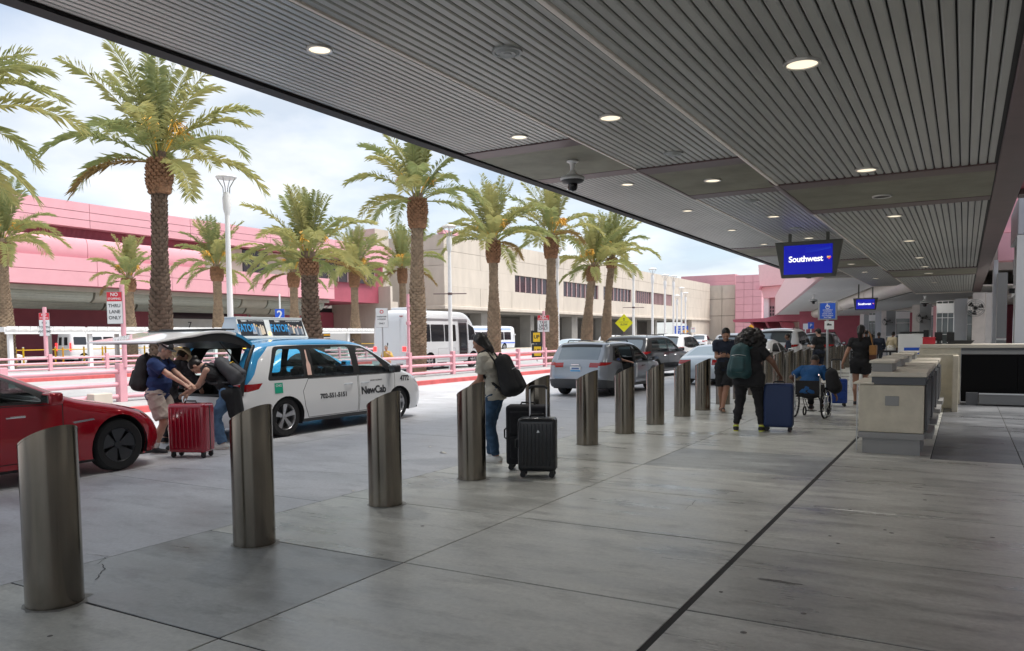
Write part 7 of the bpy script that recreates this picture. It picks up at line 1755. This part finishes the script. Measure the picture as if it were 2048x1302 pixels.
    J.update(pel=pel, waist=waist, chest=chest, neck=neck, head=hd, rt=rt, fw=fw2, up=up2, fwv=fwv, upv=upv, S=S)
    t['_j'] = 0; del t['_j']
    M_ = Matrix.Translation((x, y, P.get('z', 0))) @ Matrix.Rotation(rz, 4, 'Z'); J['M'] = M_
    return t, J
def backpack(label, J, m, size=1., dz=0., straps=True, side=0., group=None, detail=None, drop=0.):
    S = J['S']; c = J['chest']-J['fw']*(.20*S)+J['up']*(-.05+dz)+J['rt']*side; w = J['M'] @ c
    t = thing('backpack', label, 'backpack', tuple(w), 0, group); Rm = J['M'].to_3x3(); k = Rm; u, r_, f = k @ J['up'], k @ J['rt'], k @ J['fw']
    o = Vector((0, 0, 0)); z_ = size
    bp_ = [C(o+r_*q*.085*z_-u*.17*z_, o+r_*q*.060*z_+u*.17*z_, .088*z_, .070*z_) for q in (-1, 1)]+[C(o+r_*q*.075*z_-u*.16*z_-f*.065*z_, o+r_*q*.050*z_+u*.12*z_-f*.035*z_, .088*z_, .068*z_) for q in (-1, 1)]+[C(o-u*.15*z_-f*.03, o+u*.17*z_-f*.02, .10*z_, .085*z_)]
    V, F = fmesh('bag', bp_, .013, .035); V = V+.004*np.sin(V*np.array([38., 46., 31.]))[:, [2, 0, 1]]; to_obj('bag', [(V, F, 0)], m, t)
    V, F = fmesh('pocket', [C(o-f*.135*z_+r_*q*.06*z_-u*.16*z_, o-f*.115*z_+r_*q*.05*z_-u*.0*z_, .048*z_, .040*z_) for q in (-1, 0, 1)], .012, .03); po = to_obj('front_pocket', [(V, F, 0)], m, t)
    zp = MB(); zp.tube([o-f*.150*z_+r_*a*z_*1.0+u*(.055-.9*a*a)*z_+f*abs(a)*.25*z_ for a in np.linspace(-.10, .10, 9)], .006, 5, False); zp.build('zip', detail or M_alu, po, world=False)
    hb = MB(); hb.tube([o+r_*a*z_+u*(.235+.035*math.cos(a*28))*z_ for a in np.linspace(-.05, .05, 7)], .012, 6); hb.build('carry_loop', m, t, world=False)
    if straps:
        sb = MB()
        for s in (-1, 1):
            if drop and s == 1: continue
            sh = Rm @ (J['neck']+J['rt']*s*.115*S-J['up']*.0-c); p = [o+f*.06+r_*s*.07*z_+u*.16*z_, sh+u*.045-f*.05, sh+f*.05+u*.03, sh+f*.115-u*.10+r_*s*.01, sh+f*.09-u*.24+r_*s*.03, o+f*.05+r_*s*.12*z_-u*.18*z_]
            sb.tube(p, .019, 6)
        sb.build('strap', m, t, smooth=60, world=False)
    return t

DIRX = lambda ang: ang     # rz so that a person facing +y turns by ang (anticlockwise from above)
# the man in navy polo: faces right in the picture, towards the taxi
man, Jm = person('man in navy polo shirt, khaki shorts and dark cap beside red suitcase', -10.26, 7.42, R(-60), dict(h=1.66, skin='light', fat=1.1, belly=1.12, lean=3, bend=3, head=24, pel=(0, -.04, .92), feet={'L': (-.10, .10, 0), 'R': (.12, -.04, 0)}, hands={'L': (-.10, .44, .98), 'R': (.12, .46, .98)}, curl={'L': 50, 'R': 60}, palm={'L': (0, 0, -1), 'R': (-.3, 0, -1)}, shirt=('navy', .62), legs=('khaki', .88), lloose=.022, loose=.02, shoes='black', socks=True, cap='badge', hair='short', haircol='g', hem=.10))
backpack('large black backpack on the back of the man in the navy polo', Jm, M_black2, 1.08, -.02)
wm, Jw = person('woman in dark sleeveless top and blue jeans bending over the taxi boot', -9.78, 8.14, R(122), dict(h=1.66, fem=True, skin='light', lean=26, bend=16, head=34, pel=(0, -.10, .88), feet={'L': (-.10, -.02, 0), 'R': (.12, .10, 0)}, hands={'L': (-.08, .52, .86), 'R': (.05, .54, .82)}, palm={'L': (0, 0, -1), 'R': (0, .3, -1)}, curl={'L': 35, 'R': 35}, shirt=('black', 0), legs=('denim', 1.95), flare=.018, lloose=.012, shoes='white', hair='bun', hem=.08))
backpack('black and grey backpack with yellow zip on the bending woman', Jw, mat('dark_grey_nylon', (.05, .05, .055), .6, var=.3, vscale=6), 1.0, -.05, detail=M_gold)
jk = thing('dark_jacket', 'dark jacket tied round the waist of the bending woman', 'jacket', tuple(Jw['M'] @ Jw['pel'])); Rm_ = Jw['M'].to_3x3(); r_, f_ = Rm_ @ Jw['rt'], Rm_ @ Vector((0, 1, 0))
V, F = fmesh('cloth', [C(r_*-.10-f_*.06, r_*-.12-f_*.10+Vector((0, 0, -.30)), .10, .07), C(r_*.10-f_*.06, r_*.14-f_*.10+Vector((0, 0, -.34)), .10, .06), C(-f_*.09, -f_*.14+Vector((0, 0, -.26)), .10, .08), C(r_*-.13, r_*.13, .085, .085)], .015, .05); V = V+.008*np.sin(V*45.)[:, [1, 0, 0]]; to_obj('cloth', [(V, F, 0)], CL['black'], jk)
person('person in straw hat and dark plaid shirt behind the suitcase', -11.05, 8.15, R(10), dict(h=1.68, skin='light', lean=22, bend=10, head=14, pel=(0, -.05, .88), feet={'L': (-.11, 0, 0), 'R': (.11, .06, 0)}, hands={'L': (-.16, .55, .85), 'R': (.18, .5, .85)}, shirt=('plaid', 1.9), loose=.022, legs=('black', 1.95), shoes='black', hat=True, hair='short', hem=.12))
# the woman waiting by the bollards
ww_, Jww = person('woman with long dark hair and cream t-shirt standing behind a bollard', -5.42, 8.84, R(100), dict(h=1.70, fem=True, skin='tan', lean=8, bend=9, head=4, pel=(0, -.07, .95), feet={'L': (-.08, -.10, 0), 'R': (.09, .04, 0)}, hands={'L': (-.05, .28, .98), 'R': (.12, .26, .96)}, palm={'L': (0, 0, -1), 'R': (0, 0, -1)}, epole={'L': (-.5, -1, .1), 'R': (.5, -1, .1)}, shirt=('cream', .7), loose=.02, legs=('darkdenim', 1.96), shoes='white', hair='long', hem=.10))
backpack('bulging black backpack on the woman in the cream t-shirt', Jww, M_black2, 1.12, -.15)
# the man reading his phone, legs crossed in mid-step
mp_, Jmp = person('man in dark navy t-shirt and shorts reading a phone beside bollards', -4.45, 16.95, R(195), dict(h=1.80, skin='tan', fat=1.02, lean=2, bend=4, head=30, pel=(0, 0, .95), feet={'L': (.06, .16, 0), 'R': (.08, -.20, .02)}, hands={'L': (-.03, .30, 1.20), 'R': (.10, .30, 1.20)}, palm={'L': (.3, -.4, 1), 'R': (-.5, -.3, .6)}, curl={'L': 40, 'R': 40}, shirt=('dnavy', .62), loose=.02, legs=('black', .92), lloose=.025, shoes='sandal', hair='short', hem=.10))
ph = thing('mobile_phone', 'dark mobile phone in the hands of the man by the bollards', 'phone', tuple(Jmp['M'] @ (Jmp['palmL']+Vector((.03, .03, .03))))); MB().box(-.035, .035, -.075, .075, -.005, .005, M=Matrix.Rotation(R(195), 4, 'Z') @ Matrix.Rotation(R(40), 4, 'X')).build('body', M_black, ph, world=False, bevel=.003)
# the woman with the big curly hair
wc_, Jwc = person('woman in black with very big curly hair and teal backpack, seen from behind', -3.18, 13.62, R(4), dict(h=1.72, fem=True, skin='brown', fat=1.36, lean=5, bend=12, head=30, pel=(0, -.02, .93), feet={'L': (-.20, -.04, 0), 'R': (.21, .06, 0)}, hands={'L': (-.10, .30, 1.12), 'R': (.46, .22, .98)}, curl={'L': 50, 'R': 55}, epole={'L': (-1, -.5, -.3), 'R': (.9, -.9, -.2)}, palm={'L': (.4, 0, 1), 'R': (0, .2, -1)}, shirt=('black', .55), loose=.022, legs=('black', 1.9), lloose=.006, shoes='neon', hair='curly', hem=.14))
backpack('teal backpack hanging on the left shoulder of the woman in black', Jwc, mat('teal_nylon', (.012, .055, .062), .6, var=.3, vscale=7), 1.18, -.09, side=-.12)
# the person in the wheelchair
WX, WY = -2.62, 16.25
wp, Jwp = person('person in blue shirt sitting in a wheelchair, seen from behind', WX, WY, R(-8), dict(h=1.70, skin='brown', fat=1.1, lean=11, bend=18, head=14, pel=(0, -.02, .54), feet={'L': (-.12, .50, .12), 'R': (.12, .50, .12)}, hands={'L': (-.34, .34, .62), 'R': (.48, .16, .40)}, epole={'L': (-1, -.6, 0), 'R': (1, -.3, .1)}, shirt=('blue', .75), loose=.02, legs=('black', 1.9), shoes='black', hair='shaven', hem=.05))
wcx = thing('wheelchair', 'wheelchair with large spoked wheels under the person in blue', 'wheelchair', (WX, WY, 0), R(-8)); k = dict(world=False)
for s in (-1, 1):
    c_ = Vector((s*.30, .02, .30)); Rr_ = .295; w_ = MB(); w_.tube([c_+Vector((0, Rr_*math.cos(a), Rr_*math.sin(a))) for a in np.linspace(0, 2*math.pi, 37)], .018, 7, False); wh_ = w_.build('wheel', M_tyre, wcx, smooth=60, **k)
    w_ = MB(); w_.tube([c_+Vector((s*.05, .24*math.cos(a), .24*math.sin(a))) for a in np.linspace(0, 2*math.pi, 33)], .011, 6, False); w_.build('push_ring', M_chrome, wh_, smooth=60, **k)
    w_ = MB()
    for q in range(12): a = q*math.pi/6; w_.tube([c_, c_+Vector((0, Rr_*math.cos(a), Rr_*math.sin(a)))], .005, 4, False)
    w_.tube([c_-Vector((.03, 0, 0)), c_+Vector((.03, 0, 0))], .03, 10); w_.build('spoke', M_alu, wh_, **k)
    c2_ = Vector((s*.24, .48, .09)); w_ = MB(); w_.tube([c2_+Vector((0, .085*math.cos(a), .085*math.sin(a))) for a in np.linspace(0, 2*math.pi, 19)], .016, 6, False); w_.build('caster', M_tyre, wcx, **k)
    w_ = MB(); w_.tube([(s*.24, -.22, .86), (s*.24, -.14, .84), (s*.24, -.12, .42), (s*.24, .30, .42), (s*.24, .48, .16)], .013, 7); w_.tube([(s*.25, -.12, .68), (s*.25, .26, .68), (s*.25, .26, .42)], .014, 7); w_.tube([(s*.24, .38, .42), (s*.18, .56, .10), (s*.06, .58, .10)], .012, 6); w_.build('frame_tube', M_chrome, wcx, smooth=60, **k)
MB().box(-.23, .23, -.10, .34, .41, .46).build('seat', M_black2, wcx, bevel=.015, **k); MB().box(-.23, .23, -.135, -.10, .46, .74).build('backrest', M_black2, wcx, bevel=.015, **k); MB().box(-.20, -.04, .46, .62, .085, .10).build('footrest', M_black, wcx, **k); MB().box(.04, .20, .46, .62, .085, .10).build('footrest', M_black, wcx, **k)
bg_ = thing('black_bag', 'black bag hanging on the right side of the wheelchair', 'bag', (WX+.42, WY-.06, .72)); V, F = fmesh('bag', [C((-.02, 0, .12), (.06, 0, -.1), .11, .13), C((.0, 0, .16), (.02, 0, -.05), .10, .12)], .016, .05); to_obj('bag', [(V, F, 0)], M_black2, bg_); zb_ = MB(); zb_.tube([(-.12, 0, .22), (-.03, 0, .28), (.05, 0, .2)], .012, 6); zb_.build('strap', M_black2, bg_, world=False)
# standing man in black, and the walking woman with the tan bag
person('man in black t-shirt, dark shorts and cap standing past the bollards', -4.62, 30.6, R(60), dict(h=1.80, vx=.018, skin='light', fat=1.12, lean=0, head=8, pel=(0, 0, .95), feet={'L': (-.12, .05, 0), 'R': (.12, -.05, 0)}, hands={'L': (-.16, .30, 1.2), 'R': (.18, .28, 1.15)}, shirt=('black', .75), loose=.03, legs=('dnavy', .92), lloose=.03, shoes='black', cap='plain', hair='short', hem=.16))
wb_, Jwb = person('woman in black t-shirt and shorts walking away with tan shoulder bag', -2.05, 19.5, R(-4), dict(h=1.78, fem=True, skin='tan', fat=1.06, lean=1, head=0, pel=(0, 0, .97), feet={'L': (-.09, -.02, 0), 'R': (.11, .22, 0)}, hands={'L': (-.42, -.22, .78), 'R': (.26, .12, .95)}, curl={'L': 55, 'R': 40}, epole={'L': (-1, -.5, 0), 'R': (1, -.6, 0)}, shirt=('black', .55), loose=.016, legs=('black', .52), lloose=.02, shoes='black', hair='pony', hem=.10))
tb = thing('tan_bag', 'tan leather shoulder bag of the walking woman', 'bag', tuple(Jwb['M'] @ (Jwb['waist']+Vector((.27, -.02, .02))))); M_tanl = mat('tan_leather', (.36, .17, .05), .5, var=.12); M_tand = mat('dark_leather', (.10, .035, .02), .5)
mb = MB(); mb.prism([(-.15, -.02), (.15, -.02), (.17, .20), (-.17, .20)], 'x', -.07, .07); mb.build('bag', M_tanl, tb, bevel=.02, world=False); mb = MB(); mb.prism([(-.13, -.12), (.13, -.12), (.151, -.02), (-.151, -.02)], 'x', -.072, .072); mb.build('base', M_tand, tb, bevel=.01, world=False); mb = MB(); mb.tube([(0, -.12, .19), (-.06, -.06, .42), (-.10, 0, .50), (-.06, .06, .42), (0, .12, .19)], .012, 6); mb.build('strap', M_tanl, tb, world=False)
# figures farther along
FP = 'people farther along the pavement'
def far_person(label, px, py, h, rz, **P):
    q = gp(px, py); d = dict(h=h, vx=.022, feet={'L': (-.1, .0, 0), 'R': (.1, .08, 0)}, hands={'L': (-.24, .12, .88), 'R': (.24, .14, .88)}, shoes='black', group=FP); d.update(P); return person(label, q.x, q.y, rz, d)
far_person('person in navy carrying a pink bag near the queue barrier', 1757, 738, 1.68, R(15), shirt=('dnavy', 1.8), legs=('dnavy', 1.9), hair='short', skin='brown')
far_person('person in cream shirt and white trousers by the queue barrier', 1781, 732, 1.72, R(-30), shirt=('tan', 1.8), legs=('white', 1.95), hair='short', skin='brown', lean=14)
far_person('dark-haired person directly right of the walking woman', 1731, 742, 1.78, R(0), shirt=('black', 1.), legs=('black', 1.9), hair='short', skin='brown')
far_person('person in dark clothes under the accessible sign', 1668, 722, 1.72, R(160), shirt=('black', 1.), legs=('darkdenim', 1.9), cap='plain', hair='short')
far_person('small far person in black right of the dark pink wall', 1743, 734, 1.6, R(20), shirt=('black', 1.8), legs=('black', 1.9), hair='short', skin='brown')
q = atX(768, 745, -23.2); person('person in yellow sitting behind the rail in front of the bus', -22.6, q.y-.5, R(190), dict(h=1.62, vx=.02, z=.0, skin='light', pel=(0, 0, .62), lean=4, head=4, feet={'L': (-.1, .42, .02), 'R': (.1, .42, .02)}, hands={'L': (-.22, .28, .95), 'R': (.12, .3, .85)}, shirt=('yellow', 1.5), legs=('rose', 1.9), shoes='white', hair='short', haircol='g', hem=.05))
bh = thing('bench', 'low bench under the person in yellow', 'bench', (-22.6, q.y-.5, 0)); MB().box(-.7, .7, -.22, .22, .47, .52).build('seat', M_alu, bh, world=False); MB().box(-.6, -.5, -.2, .2, 0, .47).build('leg', M_alu, bh, world=False); MB().box(.5, .6, -.2, .2, 0, .47).build('leg', M_alu, bh, world=False)
far_person('dark-haired person standing behind the taxi bonnet', 707, 722, 1.62, R(60), shirt=('black', 1.), legs=('black', 1.9), hair='short', group=None)
far_person('person in dark navy standing beside the white sedan past the bollards', 1577, 752, 1.66, R(100), shirt=('dnavy', 1.2), legs=('black', 1.9), hair='short', skin='brown', group=None)
# passenger reaching out of the grey SUV
person('passenger in the grey SUV with one arm out of the opened door', SXp+.45, SYp+1.50, R(-20), dict(h=1.65, vx=.016, z=.12, fem=True, skin='tan', pel=(0, 0, .55), lean=4, head=10, feet={'L': (-.1, .42, .1), 'R': (.1, .42, .1)}, hands={'L': (-.2, .3, .70), 'R': (.56, .12, .80)}, epole={'L': (-1, -.6, 0), 'R': (.2, -1, -.2)}, palm={'R': (0, .3, -1), 'L': (0, 0, -1)}, shirt=('black', .6), legs=('black', 1.9), shoes='black', hair='long'))

# ================================================================ luggage
def suitcase(label, x, y, rz, w, d, h, m, ribs=0, handle=0., group=None, soft=False, ww_=.035, emblem=False):
    t = thing('suitcase', label, 'suitcase', (x, y, 0), rz, group); k = dict(world=False); z0 = .075
    MB().box(-w/2, w/2, -d/2, d/2, z0, z0+h).build('shell', m, t, bevel=.055 if not soft else .04, bseg=4, smooth=50, **k)
    MB().box(-w/2-.004, w/2+.004, -.012, .012, z0+.03, z0+h-.03).build('zip_band', M_black, t, bevel=.004, bseg=1, **k)
    for s in (-1, 1):
        if ribs:
            for q in range(ribs):
                xr = -w/2+.07+(w-.14)*q/(ribs-1); MB().tube([(xr, s*(d/2-.003), z0+.07), (xr, s*(d/2+.006), z0+.12), (xr, s*(d/2+.006), z0+h-.12), (xr, s*(d/2-.003), z0+h-.07)], .011, 6).build('rib', m, t, smooth=60, **k)
        elif soft:
            MB().box(-w*.40, w*.40, s*(d/2+.001)-.018, s*(d/2+.001)+.018, z0+.08, z0+h*.48).build('pocket', m, t, bevel=.02, bseg=2, **k); MB().box(-w*.40, w*.40, s*(d/2+.001)-.018, s*(d/2+.001)+.018, z0+h*.52, z0+h-.07).build('pocket', m, t, bevel=.02, bseg=2, **k)
    for sx_ in (-1, 1):
        for sy_ in (-1, 1):
            cx_, cy_ = sx_*(w/2-.055), sy_*(d/2-.05); MB().box(cx_-.025, cx_+.025, cy_-.022, cy_+.022, .045, z0+.01).build('wheel_mount', M_black, t, **k)
            wl_ = MB(); wl_.lathe([(.001, -.018), (ww_*.9, -.018), (ww_, -.01), (ww_, .01), (ww_*.9, .018), (.001, .018)], 16, (cx_, cy_, ww_), M=Matrix.Rotation(math.pi/2, 3, 'X')); wl_.build('wheel', M_black, t, smooth=40, **k)
            MB().lathe([(.001, -.0195), (ww_*.5, -.0195)], 12, (cx_, cy_, ww_), M=Matrix.Rotation(math.pi/2, 3, 'X')).build('hub', M_alu, t, **k) if sy_ < 0 else None
    hb = MB(); hb.tube([(-.09, 0, z0+h-.002), (-.075, 0, z0+h+.03), (.075, 0, z0+h+.03), (.09, 0, z0+h-.002)], .012, 7); hb.build('carry_handle', M_black, t, smooth=50, **k)
    hb = MB(); hb.tube([(-w/2-.0, -.06, z0+h*.42), (-w/2-.028, -.06, z0+h*.45), (-w/2-.028, -.06, z0+h*.58), (-w/2, -.06, z0+h*.61)], .011, 6); hb.build('side_handle', M_black, t, smooth=50, **k)
    if handle:
        hb = MB(); hw_ = min(.10, w*.22)
        for s in (-1, 1): hb.tube([(s*hw_, d*.32, z0+h-.03), (s*hw_, d*.32, z0+h+handle)], .010, 7)
        hb.build('telescopic_rods', M_alu, t, smooth=50, **k); hb = MB(); hb.tube([(-hw_-.012, d*.32, z0+h+handle-.01), (-hw_*.8, d*.32, z0+h+handle+.018), (hw_*.8, d*.32, z0+h+handle+.018), (hw_+.012, d*.32, z0+h+handle-.01)], .017, 8); hb.build('grip', M_black, t, smooth=50, **k)
    if emblem: MB().prism([(-.018, -.014), (.018, -.014), (0, .018)], 'y', -d/2-.0175, -d/2-.012).build('emblem', M_alu, t, **k).location = (.02, 0, z0+h*.76)
    return t
M_case_r = mat('red_polycarbonate', (.30, .006, .022), .18, coat=.8); M_case_k = mat('black_polycarbonate', (.012, .013, .016), .28, coat=.3); M_case_s = mat('black_softside', (.014, .014, .018), .8, var=.25, vscale=20, bump=.2, bscale=120); M_case_b = mat('navy_polycarbonate', (.012, .03, .10), .4); M_case_b2 = mat('blue_softside', (.012, .05, .26), .45, var=.15, vscale=12)
suitcase('large glossy red ribbed suitcase standing behind the red sedan', -9.48, 7.34, R(22), .56, .30, .69, M_case_r, ribs=8, group=None)
suitcase('black hard suitcase with raised handle in front of the tall black one', -4.34, 8.13, R(22), .45, .26, .63, M_case_k, ribs=8, handle=.34, emblem=True)
suitcase('tall black soft suitcase half hidden behind the hard black one', -4.70, 8.55, R(22), .52, .30, .73, M_case_s, soft=True)
suitcase('big navy hard suitcase right of the woman with curly hair', -2.72, 13.82, R(6), .48, .30, .74, M_case_b, ribs=0)
suitcase('bright blue suitcase pulled by the woman with the tan bag', -2.50, 19.1, R(14), .44, .26, .55, M_case_b2, soft=True, handle=.42)
